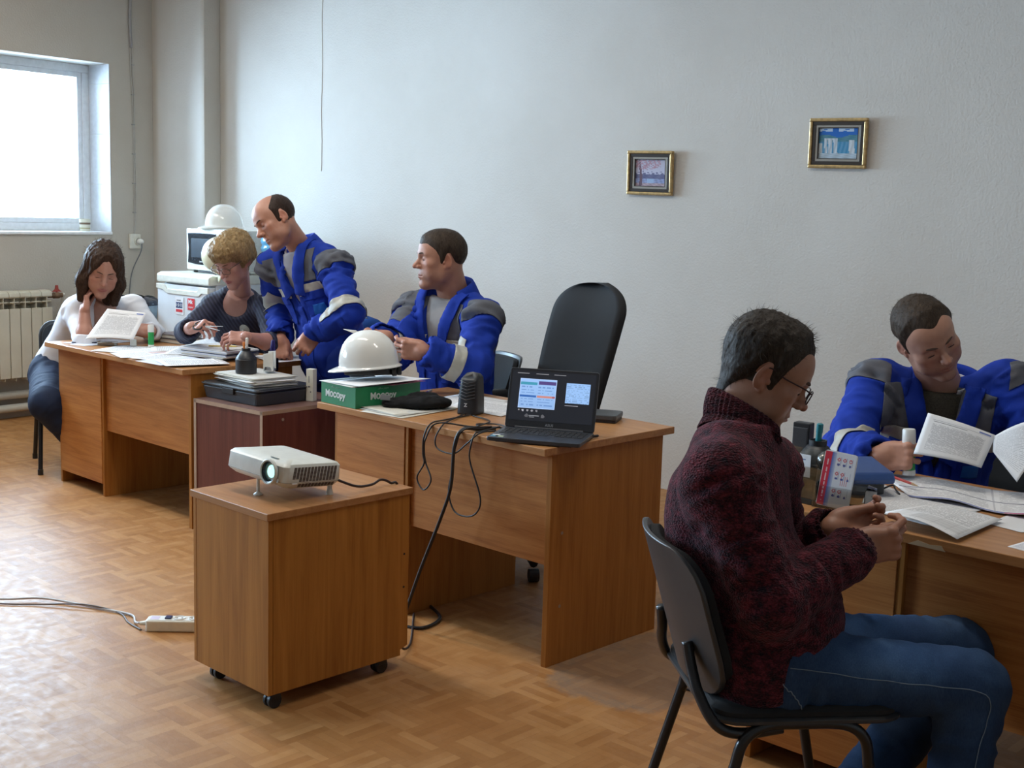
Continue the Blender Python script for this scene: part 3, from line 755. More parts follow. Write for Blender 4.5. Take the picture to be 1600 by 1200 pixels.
visitor_chair('dark chair under the blond woman behind the left desk', DW(-5.33, 4.02), math.radians(178))
visitor_chair('dark chair hidden under the man with the glue stick', DW(-1.60, 3.94), math.radians(176))
# ================================================================== pictures on the wall
PRINT = vcol('photo_print', 0.35)
def lake(u, v):
    n = .5 + .5 * math.sin(u * 31 + math.sin(v * 17) * 2) * math.sin(v * 43 + u * 11)
    sky = np.array([.55, .62, .82]) * (1 - .4 * v) + np.array([.25, .2, .22])
    c = sky
    if .28 < v < .45: c = np.array([.13, .14, .30]) + .10 * n
    if .45 <= v < .58 and n > .5 + (v - .45) * 3: c = np.array([.2, .2, .36])
    if v <= .28:
        c = np.array([.35, .42, .70]) * (.7 + .6 * n)
        if .38 < u < .62: c = np.array([.45, .62, .90])
        if v < .10: c = np.array([.55, .42, .48]) * (.7 + .5 * n)
    if abs(u - .16 - .02 * math.sin(v * 5)) < .045 * (1.2 - v * .6): c = np.array([.20, .13, .18])
    if v > .52 and n > .48 and (u < .85) and (v > .60 + .25 * abs(u - .35)): c = np.array([.50, .30, .38]) * (.6 + .7 * n)
    return np.clip(c, 0, 1) * .75
def falls(u, v):
    n = .5 + .5 * math.sin(u * 57 + math.sin(v * 9) * 1.5)
    n2 = .5 + .5 * math.sin(u * 23 + v * 37) * math.sin(v * 51)
    c = np.array([.02, .17, .62]) * (1.1 - .2 * v)
    if v > .88 and (u < .35 or .5 < u < .88) and n2 > .3: c = np.array([.55, .70, .88])
    if v < .74 + .05 * math.sin(u * 9): c = np.array([.05, .22, .30]) + .07 * n2
    if v < .55: c = np.array([.05, .28, .50]) + .10 * n
    def fall(cx, w, top, bot):
        return abs(u - cx - .04 * (top - v)) < w and bot < v < top
    if fall(.17, .035, .66, .15) or fall(.28, .05, .68, .12) or fall(.42, .05, .66, .12) or (.15 < u < .46 and .60 < v < .68): c = np.array([.70, .80, .88]) * (.7 + .3 * n)
    if fall(.84, .07, .60, .10) or fall(.03, .05, .5, .12): c = np.array([.72, .80, .86]) * (.75 + .25 * n)
    if v < .16 + .03 * n2: c = np.array([.55, .68, .78]) * (.7 + .4 * n2)
    return np.clip(c, 0, 1) * .85
def picture(label, cx, z0, w, h, fn, tilt):
    t = thing('framed_picture', label, 'picture', (cx, YW - .004, z0), group='framed pictures on the wall')
    t.rotation_euler = (math.radians(3), math.radians(tilt), 0)
    def ring(o, i, d0, d1):
        m = MB()
        for (a, b, c, d) in ((-w / 2 + o, -h / 2 + o, w / 2 - o, -h / 2 + i), (-w / 2 + o, h / 2 - i, w / 2 - o, h / 2 - o), (-w / 2 + o, -h / 2 + i, -w / 2 + i, h / 2 - i), (w / 2 - i, -h / 2 + i, w / 2 - o, h / 2 - i)):
            m.box(a, d0, b + h / 2, c, d1, d + h / 2)
        return m
    obj('gilt_frame', ring(0, .016, -.024, 0), GOLD, t, .004)
    obj('dark_liner', ring(.016, .034, -.019, -.002), DKFRAME, t, .002)
    obj('pale_fillet', ring(.034, .044, -.017, -.002), plain('grey_fillet', (.30, .28, .24), .5), t)
    obj('inner_edge', ring(.044, .048, -.016, -.002), DKFRAME, t)
    painted('print', w - .096, h - .096, 44, 36, fn, PRINT, t, Matrix.Translation((0, -.008, .048)))
picture('small gilt framed picture of a tree by a lake, hanging lower and further left', -3.551, 1.603, .283, .236, lake, .8)
picture('small gilt framed picture of waterfalls, hanging higher and further right', -2.494, 1.748, .295, .240, falls, .8)
# ================================================================== soft-body modelling: distance fields turned into meshes
def _v(a): return np.asarray(a, np.float64)
def unit(a): a = _v(a); return a / (np.linalg.norm(a) + 1e-12)
def smin(a, b, k):
    if k <= 0: return np.minimum(a, b)
    h = np.clip(0.5 + 0.5 * (b - a) / k, 0, 1)
    return b + (a - b) * h - k * h * (1 - h)
class Prim:
    def __init__(s, fn, lo, hi): s.fn, s.lo, s.hi = fn, _v(lo), _v(hi)
def capsule(a, b, ra, rb=None):
    a, b = _v(a), _v(b); rb = ra if rb is None else rb
    ba = b - a; L2 = max(ba @ ba, 1e-12)
    def fn(X, Y, Z):
        px, py, pz = X - a[0], Y - a[1], Z - a[2]
        t = np.clip((px * ba[0] + py * ba[1] + pz * ba[2]) / L2, 0, 1)
        return np.sqrt((px - t * ba[0]) ** 2 + (py - t * ba[1]) ** 2 + (pz - t * ba[2]) ** 2) - (ra + (rb - ra) * t)
    r = max(ra, rb)
    return Prim(fn, np.minimum(a, b) - r, np.maximum(a, b) + r)
def ellipsoid(c, r, R=None):
    c, r = _v(c), _v(r)
    def fn(X, Y, Z):
        x, y, z = X - c[0], Y - c[1], Z - c[2]
        if R is not None:
            x, y, z = R[0, 0] * x + R[1, 0] * y + R[2, 0] * z, R[0, 1] * x + R[1, 1] * y + R[2, 1] * z, R[0, 2] * x + R[1, 2] * y + R[2, 2] * z
        k0 = np.sqrt((x / r[0]) ** 2 + (y / r[1]) ** 2 + (z / r[2]) ** 2)
        k1 = np.sqrt((x / r[0] ** 2) ** 2 + (y / r[1] ** 2) ** 2 + (z / r[2] ** 2) ** 2) + 1e-9
        return k0 * (k0 - 1) / k1
    m = r if R is None else np.full(3, r.max())
    return Prim(fn, c - m, c + m)
def rbox(c, h, rd, R):
    c, h = _v(c), _v(h) - rd
    def fn(X, Y, Z):
        x, y, z = X - c[0], Y - c[1], Z - c[2]
        x, y, z = R[0, 0] * x + R[1, 0] * y + R[2, 0] * z, R[0, 1] * x + R[1, 1] * y + R[2, 1] * z, R[0, 2] * x + R[1, 2] * y + R[2, 2] * z
        qx, qy, qz = np.abs(x) - h[0], np.abs(y) - h[1], np.abs(z) - h[2]
        return np.sqrt(np.maximum(qx, 0) ** 2 + np.maximum(qy, 0) ** 2 + np.maximum(qz, 0) ** 2) + np.minimum(np.maximum(qx, np.maximum(qy, qz)), 0) - rd
    m = np.full(3, np.linalg.norm(h) + rd)
    return Prim(fn, c - m, c + m)
def cut(prim, planes):                       # keep (p - q).n <= 0
    qs = [(_v(q), unit(n)) for q, n in planes]
    def fn(X, Y, Z):
        d = prim.fn(X, Y, Z)
        for q, n in qs: d = np.maximum(d, (X - q[0]) * n[0] + (Y - q[1]) * n[1] + (Z - q[2]) * n[2])
        return d
    return Prim(fn, prim.lo, prim.hi)
class Field:
    BIG = 0.06
    def __init__(s, lo, hi, h):
        s.lo, s.h = _v(lo), h
        s.n = np.maximum(4, np.ceil((_v(hi) - s.lo) / h).astype(int) + 1)
        s.F = np.full(s.n, s.BIG, np.float32)
        s.ax = [(s.lo[i] + h * np.arange(s.n[i])).astype(np.float32) for i in range(3)]
    def sub(s, lo, hi, m):
        a = np.clip(np.floor((_v(lo) - m - s.lo) / s.h).astype(int), 0, s.n)
        b = np.clip(np.ceil((_v(hi) + m - s.lo) / s.h).astype(int) + 1, 0, s.n)
        if np.any(b <= a): return None
        sl = tuple(slice(a[i], b[i]) for i in range(3))
        return sl, s.ax[0][sl[0]][:, None, None], s.ax[1][sl[1]][None, :, None], s.ax[2][sl[2]][None, None, :]
    def add(s, p, k=0.0, op='u'):
        q = s.sub(p.lo, p.hi, max(s.BIG if op == 'u' else 0.0, k) * 0.75 + 2 * s.h)
        if q is None: return s
        sl, X, Y, Z = q
        d = p.fn(X, Y, Z).astype(np.float32)
        if op == 'u': s.F[sl] = smin(s.F[sl], d, k)
        elif op == 's': s.F[sl] = -smin(-s.F[sl], d, k)
        return s
    def mesh(s):
        F = s.F.copy(); F[0] = F[-1] = s.BIG; F[:, 0] = F[:, -1] = s.BIG; F[:, :, 0] = F[:, :, -1] = s.BIG
        I = F < 0
        n = np.array(F.shape)
        def cor(A, c): return A[c[0]:n[0] - 1 + c[0], c[1]:n[1] - 1 + c[1], c[2]:n[2] - 1 + c[2]]
        C = [(i, j, k) for i in (0, 1) for j in (0, 1) for k in (0, 1)]
        cnt = sum(cor(I, c).astype(np.int8) for c in C)
        act = (cnt > 0) & (cnt < 8)
        idx = np.argwhere(act)
        vid = np.full(act.shape, -1, np.int32); vid[act] = np.arange(len(idx))
        acc = np.zeros((len(idx), 3)); num = np.zeros(len(idx))
        vals = {c: F[idx[:, 0] + c[0], idx[:, 1] + c[1], idx[:, 2] + c[2]] for c in C}
        for a in C:
            for ax in range(3):
                if a[ax]: continue
                b = list(a); b[ax] = 1; b = tuple(b)
                fa, fb = vals[a], vals[b]
                x = (fa < 0) != (fb < 0)
                t = np.where(x, fa / np.where(x, fa - fb, 1), 0)
                p = np.array(a, float) + np.zeros((len(idx), 3)); p[:, ax] += t
                acc[x] += p[x]; num[x] += 1
        V = s.lo + s.h * (idx + acc / num[:, None])
        Q = []
        for ax in range(3):
            u, v = [(1, 2), (2, 0), (0, 1)][ax]
            sl0 = [slice(1, -1)] * 3; sl1 = [slice(1, -1)] * 3
            sl0[ax] = slice(0, n[ax] - 1); sl1[ax] = slice(1, n[ax])
            A, B = I[tuple(sl0)], I[tuple(sl1)]
            e = np.argwhere(A != B)
            if not len(e): continue
            inside = A[e[:, 0], e[:, 1], e[:, 2]]
            base = e + 1; base[:, ax] -= 1
            def cell(du, dv):
                c = base.copy(); c[:, u] -= du; c[:, v] -= dv
                return vid[c[:, 0], c[:, 1], c[:, 2]]
            q = np.stack([cell(1, 1), cell(0, 1), cell(0, 0), cell(1, 0)], 1)
            q[~inside] = q[~inside][:, ::-1]
            Q.append(q)
        return V, np.concatenate(Q)
def vnoise(P, f, seed=0):                    # smooth value noise, vectorised, about -1..1
    p = np.asarray(P) * f + seed * 17.13 + 1000.0
    i = np.floor(p).astype(np.int64); w = p - i; w = w * w * (3 - 2 * w)
    def hsh(a, b, c):
        h = (a * 374761393 + b * 668265263 + c * 2147483647) & 0xffffffff
        h = ((h ^ (h >> 13)) * 1274126177) & 0xffffffff
        return ((h ^ (h >> 16)) & 0xffff) / 32767.5 - 1
    out = 0
    for dx in (0, 1):
        for dy in (0, 1):
            for dz in (0, 1):
                out = out + hsh(i[:, 0] + dx, i[:, 1] + dy, i[:, 2] + dz) * (w[:, 0] if dx else 1 - w[:, 0]) * (w[:, 1] if dy else 1 - w[:, 1]) * (w[:, 2] if dz else 1 - w[:, 2])
    return out
def vnormals(V, Q):
    n = np.cross(V[Q[:, 2]] - V[Q[:, 0]], V[Q[:, 3]] - V[Q[:, 1]])
    N = np.zeros_like(V)
    for k in range(4): np.add.at(N, Q[:, k], n)
    return N / (np.linalg.norm(N, axis=1, keepdims=True) + 1e-12)
def relax(V, Q, it=1, w=0.5):
    for _ in range(it):
        A = np.zeros_like(V); c = np.zeros(len(V))
        for k in range(4):
            for d in (1, 3):
                np.add.at(A, Q[:, k], V[Q[:, (k + d) % 4]]); np.add.at(c, Q[:, k], 1)
        V = V + w * (A / np.maximum(c, 1)[:, None] - V)
    return V
def array_obj(name, V, Q, mat, parent, base, col=None, smooth=True):
    me = bpy.data.meshes.new(name)
    nv, nf = len(V), len(Q)
    me.vertices.add(nv); me.vertices.foreach_set('co', (V - _v(base)).astype(np.float32).ravel())
    me.loops.add(nf * 4); me.loops.foreach_set('vertex_index', Q.astype(np.int32).ravel())
    me.polygons.add(nf); me.polygons.foreach_set('loop_start', np.arange(0, nf * 4, 4, dtype=np.int32))
    me.polygons.foreach_set('loop_total', np.full(nf, 4, np.int32))
    me.update(calc_edges=True); me.validate()
    if col is not None:
        ca = me.color_attributes.new('col', 'FLOAT_COLOR', 'POINT')
        c4 = np.ones((nv, 4), np.float32); c4[:, :3] = col; ca.data.foreach_set('color', c4.ravel())
    if smooth: me.shade_smooth()
    me.materials.append(mat)
    o = bpy.data.objects.new(name, me); COL.objects.link(o)
    if parent is not None: o.parent = parent
    return o
def patch(name, V, Q, planes, mat, parent, base, off=0.002, thick=0.0015):
    """a piece of cloth sewn on a garment: the part of the surface inside the planes (p - q).n <= 0, lifted off it"""
    pl = [(_v(q), unit(n)) for q, n in planes]
    inside = np.ones(len(V), bool)
    for q, n in pl: inside &= ((V - q) @ n) < 0.02
    keep = inside[Q].all(1)
    if keep.sum() < 3: return None
    Qk = Q[keep]; used = np.unique(Qk); rm = np.full(len(V), -1); rm[used] = np.arange(len(used))
    N = vnormals(V, Q)
    bm = bmesh.new()
    vs = [bm.verts.new(p) for p in (V[used] + N[used] * off)]
    for q in rm[Qk]:
        try: bm.faces.new([vs[i] for i in q])
        except ValueError: pass
    for q, n in pl:
        bmesh.ops.bisect_plane(bm, geom=bm.verts[:] + bm.edges[:] + bm.faces[:], plane_co=q, plane_no=n, clear_outer=True)
    if not bm.faces: bm.free(); return None
    bmesh.ops.translate(bm, verts=bm.verts, vec=-Vector(base))
    me = bpy.data.meshes.new(name); bm.to_mesh(me); bm.free()
    me.shade_smooth(); me.materials.append(mat)
    o = bpy.data.objects.new(name, me); COL.objects.link(o); o.parent = parent
    if thick:
        md = o.modifiers.new('thickness', 'SOLIDIFY'); md.thickness = thick; md.offset = 1.0
    return o
class Frame:
    def __init__(s, o, R): s.o, s.R = _v(o), _v(R)      # R columns: right, front, up
    def w(s, p): return s.o + s.R @ _v(p)
    def l(s, p): return s.R.T @ (_v(p) - s.o)
    def W(s, P): return s.o + P @ s.R.T
    def d(s, v): return s.R @ _v(v)
def look(o, front, up=(0, 0, 1), roll=0.0):
    f = unit(front); r = np.cross(f, _v(up)); r = unit(r); u = np.cross(r, f)
    if roll:
        c, sn = math.cos(roll), math.sin(roll)
        r, u = c * r + sn * u, c * u - sn * r
    return Frame(o, np.stack([r, f, u], 1))
# ================================================================== heads, hair, hands, bodies, clothes
def skin_mat(name, rough=0.48):
    m, nt, b = nmat(name)
    a = node(nt, 'ShaderNodeAttribute', attribute_name='col')
    tc = node(nt, 'ShaderNodeTexCoord')
    n1 = node(nt, 'ShaderNodeTexNoise', i_Scale=45.0, i_Detail=5.0); link(nt, tc.outputs['Object'], n1.inputs['Vector'])
    r = ramp(nt, n1.outputs['Fac'], [(0.3, (0.88, 0.84, 0.82)), (0.7, (1, 1, 1))])
    mx = node(nt, 'ShaderNodeMix', data_type='RGBA', blend_type='MULTIPLY'); mx.inputs['Factor'].default_value = 0.7
    link(nt, a.outputs['Color'], mx.inputs['A']); link(nt, r.outputs[0], mx.inputs['B'])
    link(nt, mx.outputs['Result'], b.inputs['Base Color'])
    b.inputs['Roughness'].default_value = rough
    n2 = node(nt, 'ShaderNodeTexNoise', i_Scale=500.0, i_Detail=2.0); link(nt, tc.outputs['Object'], n2.inputs['Vector'])
    bump(nt, b, n2.outputs['Fac'], 0.12, 0.001)
    return m
SKIN = skin_mat('skin')
def hair_mat(name, dark, light):
    m, nt, b = nmat(name)
    a = node(nt, 'ShaderNodeAttribute', attribute_name='col')
    tc = node(nt, 'ShaderNodeTexCoord')
    mp = node(nt, 'ShaderNodeMapping'); mp.inputs['Scale'].default_value = (1, 1, .25); link(nt, tc.outputs['Object'], mp.inputs['Vector'])
    n1 = node(nt, 'ShaderNodeTexNoise', i_Scale=160.0, i_Detail=6.0, i_Roughness=0.7, i_Distortion=1.0); link(nt, mp.outputs[0], n1.inputs['Vector'])
    r = ramp(nt, n1.outputs['Fac'], [(0.3, dark), (0.72, light)])
    mx = node(nt, 'ShaderNodeMix', data_type='RGBA', blend_type='MULTIPLY'); mx.inputs['Factor'].default_value = 1.0
    link(nt, r.outputs[0], mx.inputs['A']); link(nt, a.outputs['Color'], mx.inputs['B'])
    link(nt, mx.outputs['Result'], b.inputs['Base Color'])
    b.inputs['Roughness'].default_value = 0.55
    b.inputs['Specular IOR Level'].default_value = 0.16
    bump(nt, b, n1.outputs['Fac'], 0.6, 0.004)
    return m
EYEM = vcol('eye', 0.15)
LASH = plain('lash_line', (0.03, 0.018, 0.014), 0.7)
def head_prims(P):
    """distance-field pieces of a head; x right, y face, z up, origin between the ears"""
    f = P.get('female', 0); jw = P.get('jaw', 1.0); ch = P.get('cheek', 1.0); nl = P.get('nose', 1.0)
    L = []
    u = lambda p, k=.02: L.append((p, k, 'u'))
    sb = lambda p, k=.006: L.append((p, k, 's'))
    u(ellipsoid((0, -.014, .034), (.0755, .096, .083)), .0)
    u(ellipsoid((0, .026, .032), (.066, .063, .066)), .03)
    u(ellipsoid((0, .026, -.034), (.060 * ch, .060, .076)), .03)
    for s in (-1, 1):
        u(capsule((s * .050 * jw, -.004, -.050), (s * .045 * jw, .012, -.078), .019, .0165), .03)
        u(capsule((s * .045 * jw, .012, -.078), (s * .014, .066, -.110), .0165, .0140), .025)
        u(ellipsoid((s * .043 * ch, .056, -.022), (.023, .021, .019)), .02)
        u(ellipsoid((s * .040 * ch, .050, -.060), (.022 * ch, .022, .026)), .025)
        u(capsule((s * .010, .084, .019 + .002 * f), (s * .043, .068, .021), .0085 - .003 * f, .008), .016)
    u(ellipsoid((0, .072, -.108), (.021, .0165, .0155)), .02)
    u(ellipsoid((0, .066, -.070), (.029, .026, .026)), .02)
    for s in (-1, 1):
        sb(ellipsoid((s * .031, .096, .002), (.0185, .020, .0125)), .014)
        u(ellipsoid((s * .031, .0705, .0005), (.0145, .0135, .0122)), .006)
    u(capsule((0, .080, .014), (0, .101, -.022), .0068, .0088), .012)
    u(capsule((0, .098, -.018), (0, .104 + .006 * nl, -.031), .0085, .0108), .008)
    for s in (-1, 1):
        u(ellipsoid((s * .0125, .096, -.035), (.0080, .0110, .0082)), .006)
        sb(ellipsoid((s * .0065, .1035, -.0445), (.0040, .0060, .0040)), .003)
        # nasolabial hollow
        sb(capsule((s * .021, .094, -.036), (s * .031, .086, -.064), .0022, .0015), .010)
    lp = P.get('lip', 1.0)
    for s in (-1, 1):
        u(capsule((0, .0895, -.0655), (s * .021, .0785, -.0700), .0050 * lp, .0028), .006)
        u(capsule((0, .0880, -.0775), (s * .019, .0780, -.0735), .0060 * lp, .0030), .006)
    for s in (-1, 1): sb(capsule((0, .0955, -.0718), (s * .023, .0830, -.0722), .0014, .0011), .003)
    sb(ellipsoid((0, .093, -.090), (.016, .006, .0045)), .010)
    sb(capsule((0, .098, -.048), (0, .0965, -.060), .0025, .003), .006)
    o = P.get('slit', .0018)
    for s in (-1, 1): sb(capsule((s * .031 - .0105, .083, -.0045 - P.get('down', .002)), (s * .031 + .0105, .083, -.0045 - P.get('down', .002)), o, o), .0015)
    es = P.get('ear', 1.0)
    for s in (-1, 1):
        a = math.radians(26) * s
        R = np.array([[math.cos(a), -math.sin(a), 0], [math.sin(a), math.cos(a), 0], [0, 0, 1]]) @ np.array([[1, 0, 0], [0, math.cos(.22), math.sin(.22)], [0, -math.sin(.22), math.cos(.22)]])
        u(ellipsoid((s * .0775, -.014, -.006), (.0068, .0185 * es, .0310 * es), R), .006)
        u(ellipsoid((s * .0735, -.004, -.032), (.0065, .008, .0100)), .005)
        sb(ellipsoid((s * .0855, -.012, -.004), (.0062, .0105, .0190), R), .004)
        sb(ellipsoid((s * .0815, -.003, -.011), (.0065, .0055, .0075)), .003)
        u(ellipsoid((s * .0765, .0035, -.014), (.0045, .0040, .0065)), .004)
    return L
def base_skin(P): return np.array(P.get('skin', (.50, .27, .19)))
def make_head(P, fr, neck_to, h):
    """returns world verts, quads, colours; neck_to: world point the neck runs down to"""
    nb = fr.l(neck_to)
    lo = np.array([-.105, -.130, -.135]); hi = np.array([.105, .135, .135])
    lo = np.minimum(lo, nb - .06); hi = np.maximum(hi, nb + .05)
    sc = P.get('scale', 1.0)
    nb = nb / sc
    F = Field(lo / sc, hi / sc, h / sc)
    for p, k, op in head_prims(P): F.add(p, k, op)
    nr = P.get('neck', .053)
    F.add(capsule((0, -.030, -.040), nb, nr * .98, nr * 1.06), .028)
    if not P.get('female'): F.add(ellipsoid((0, .034, -.118 + .012), (.030, .030, .018)), .03)
    V, Q = F.mesh(); V = relax(V, Q, 1, .35)
    b = base_skin(P); C = np.tile(b, (len(V), 1)); x, y, z = V.T
    def blob(c, r, col, w):
        d = (((V - np.array(c)) / np.array(r)) ** 2).sum(1); k = (np.exp(-d) * w)[:, None]
        C[:] = C * (1 - k) + np.array(col) * k
    rd = b * np.array([1.02, .72, .68])
    for s in (-1, 1):
        blob((s * .045, .065, -.03), (.022, .03, .022), rd, .45)
        blob((s * .078, -.012, -.006), (.014, .022, .034), b * np.array([1.08, .74, .68]), .6)
        blob((s * .031, .085, .004), (.018, .02, .010), b * np.array([.80, .66, .64]), .55)
    blob((0, .112, -.032), (.016, .014, .012), rd, .6)
    lipc = np.array(P.get('lips', tuple(b * np.array([.82, .48, .46]))))
    for q in ((0, .0925, -.0660), (0, .091, -.0775)):
        blob(q, (.016, .014, .0050), lipc, .95)
    for s in (-1, 1): blob((s * .014, .085, -.0715), (.010, .012, .0055), lipc, .8)
    st = P.get('stubble', 0)
    if st:
        m = (1 / (1 + np.exp((z + .052) / .008))) * (1 / (1 + np.exp(-(y + .0) / .010))) * np.clip((z + .150) / .03, 0, 1) * st
        C = C * (1 - m[:, None]) + (b * np.array([.62, .62, .66])) * m[:, None]
    tp = P.get('scalp')
    W = fr.W(V * sc)
    return W, Q, C
def cranium(X, Y, Z):
    d = smin(ellipsoid((0, -.014, .034), (.0755, .096, .083)).fn(X, Y, Z), ellipsoid((0, .026, .032), (.066, .063, .066)).fn(X, Y, Z), .03)
    d = smin(d, capsule((0, -.03, .0), (0, -.034, -.065), .052, .042).fn(X, Y, Z), .02)
    for s in (-1, 1): d = smin(d, ellipsoid((s * .045, .0, -.03), (.026, .05, .05)).fn(X, Y, Z), .03)
    return d
def make_hair(P, fr, h, mat, parent, base, seed=1):
    H = P['hair']; sc = P.get('scale', 1.0)
    lo = np.array([-.135, -.165, -.235 if H.get('long') else -.13]); hi = np.array([.135, .13, .175])
    F = Field(lo, hi, h / sc)
    X, Y, Z = F.ax[0][:, None, None], F.ax[1][None, :, None], F.ax[2][None, None, :]
    X, Y, Z = np.broadcast_arrays(X, Y, Z)
    d = cranium(X, Y, Z)
    if H.get('nape'): d = smin(d, capsule((0, -.030, -.02), (0, -.038, H['nape']), .056, .0525).fn(X, Y, Z), .015)
    ax = np.abs(X)
    ys = np.array(H['y']); zs = np.array(H['z'])
    zh = np.interp(Y, ys, zs)
    if H.get('sweep'): zh = zh - H['sweep'] * np.maximum(0, ax - .012) * (Y > .02)
    g = (zh - Z) * .8
    tr = H.get('temple', 0.0)
    if tr: g = g + tr * np.exp(-((ax - .046) / .020) ** 2) * (Y > .02) - H.get('peak', 0) * np.exp(-(ax / .018) ** 2) * (Y > .02)
    if H.get('bald'): g = np.maximum(g, (Z - H['bald'][0]) * .75 + (Y - H['bald'][1]) * .75 - .25 * np.maximum(ax - .045, 0))
    t0 = H.get('t', .008); tt = H.get('top', 0.0)
    P3 = np.stack([X.ravel(), Y.ravel(), Z.ravel()], 1)
    near = (np.abs(d) < .05).ravel()
    nz = np.zeros(len(P3)); pn = P3[near]
    nz[near] = vnoise(pn * np.array([1, 1, .5]), H.get('nf', 75), seed) * .6 + vnoise(pn * np.array([1, 1, .4]), 190, seed + 3) * .4
    nz = nz.reshape(d.shape)
    g = g + nz * .0035
    t = np.minimum(t0 + tt * np.clip((Z - .03) / .08, 0, 1) + H.get('back', 0) * np.clip((-Y - .03) / .06, 0, 1), np.maximum(-.006, -g * H.get('grow', .35)))
    t = t + nz * H.get('na', .0022) * np.clip((t + .001) / .004, 0, 1)
    F.F[:] = (d - t)
    for p, k, op in H.get('extra', []): F.add(p, k, op)
    if H.get('extra'):
        w = (np.abs(F.F) < .02); q = P3[w.ravel()]
        F.F[w] += (vnoise(q * np.array([1, 1, .22]), 95, seed) * .0045 + vnoise(q * np.array([1, 1, .2]), 240, seed + 5) * .002).astype(np.float32)
    for p, k, op in H.get('face', []): F.add(p, k, op)
    V, Q = F.mesh()
    N = vnormals(V, Q)
    v = np.array([1.0, 1.0, 1.0]); C = np.tile(v, (len(V), 1)) * (1 + .22 * vnoise(V * np.array([1, 1, .3]), 60, seed + 9))[:, None]
    if H.get('grey'):
        m = np.clip((-V[:, 2] + .02) / .05, 0, 1)[:, None] * H['grey']; C = C * (1 - m) + np.array([1.9, 1.9, 1.95]) * m
    C = np.clip(C, .3, 2.2)
    o = array_obj('hair', fr.W(V * sc), Q, mat, parent, base, C)
    # loose strands standing on the surface
    ns = H.get('strands', 0)
    if ns:
        rng = np.random.default_rng(seed)
        vis = (cranium(V[:, 0], V[:, 1], V[:, 2]) > .0035) & (V[:, 2] > -.11)
        cand = np.where(vis)[0]
        pick = rng.choice(cand, min(ns, len(cand)), replace=False)
        m = MB()
        Lh = H.get('slen', .014)
        for i in pick:
            n, p = N[i], V[i] - N[i] * .002
            fl = np.array([0.0, -.35 if not H.get('fwd') else .5, -.5 if V[i, 2] < .06 else (.15)])
            dr = fl - n * (fl @ n); dr = unit(dr + rng.normal(0, .30, 3)) + n * rng.uniform(.02, .22)
            ln = Lh * rng.uniform(.6, 1.4)
            sd = unit(np.cross(dr, n)) * H.get('sw', .0004)
            a, bq, c = p, p + dr * ln * .55 + n * .001, p + dr * ln
            aw, b1, b2, cw = fr.w((a - sd) * sc), fr.w((bq - sd * .8) * sc), fr.w((bq + sd * .8) * sc), fr.w(c * sc)
            k = len(m.v); m.v += [tuple(aw - base), tuple(fr.w((a + sd) * sc) - base), tuple(b2 - base), tuple(b1 - base), tuple(cw - base)]
            m.f += [(k, k + 1, k + 2, k + 3), (k + 3, k + 2, k + 4)]
        me = bpy.data.meshes.new('loose_hair'); me.from_pydata(m.v, [], m.f)
        ca = me.color_attributes.new('col', 'FLOAT_COLOR', 'POINT'); ca.data.foreach_set('color', np.ones(len(m.v) * 4, np.float32))
        me.materials.append(mat)
        so = bpy.data.objects.new('loose_hair', me); COL.objects.link(so); so.parent = o; so['kind'] = 'stuff'
    return o
def face_parts(P, fr, parent, base, browm):
    sc = P.get('scale', 1.0)
    for s in (-1, 1):
        m = MB(); c = np.array([s * .031, .0690, .0])
        n = 14
        me_v = []; cols = []
        gaze = unit(P.get('gaze', (0, 1, -.45)))
        for j in range(n + 1):
            for i in range(n * 2):
                th, ph = PI * j / n, 2 * PI * i / (n * 2)
                d = np.array([math.sin(th) * math.cos(ph), math.sin(th) * math.sin(ph), math.cos(th)])
                me_v.append(tuple(fr.w((c + d * .0122) * sc) - base))
                ang = math.acos(max(-1, min(1, d @ gaze)))
                cols.append((.01, .008, .008) if ang < .22 else (P.get('iris', (.10, .12, .13)) if ang < .52 else (.55, .52, .48)))
        fs = [(j * 2 * n + i, j * 2 * n + (i + 1) % (2 * n), (j + 1) * 2 * n + (i + 1) % (2 * n), (j + 1) * 2 * n + i) for j in range(n) for i in range(2 * n)]
        me = bpy.data.meshes.new('eye'); me.from_pydata(me_v, [], fs)
        ca = me.color_attributes.new('col', 'FLOAT_COLOR', 'POINT'); ca.data.foreach_set('color', np.array([[*q, 1] for q in cols], np.float32).ravel())
        me.shade_smooth(); me.materials.append(EYEM)
        e = bpy.data.objects.new('eye', me); COL.objects.link(e); e.parent = parent
        zl = -.0045 - P.get('down', .002)
        lash = MB().tube([tuple(fr.w(np.array([s * .031 + k * .0118, .0835 - .0045 * abs(k) ** 2, zl + .0012 - .0022 * abs(k)]) * sc) - base) for k in np.linspace(-1, 1, 9)], [.0009 + .0004 * (1 - abs(k)) for k in np.linspace(-1, 1, 9)], 5)
        obj('eyelashes', lash, LASH, parent, smooth=True)
        bw = P.get('brow', 1.0)
        ba = [np.array([s * .011, .0945, .0200]), np.array([s * .022, .0930, .0230]), np.array([s * .036, .0855, .0245]), np.array([s * .049, .0715, .0195])]
        bp = curve_pts([tuple(fr.w(q * sc) - base) for q in ba], 14)
        nn = len(bp)
        obj('eyebrow', MB().tube(bp, [.0036 * bw * math.sin(PI * (k + 1.2) / (nn + 1.6)) ** .6 for k in range(nn)], 6), browm, parent, smooth=True)
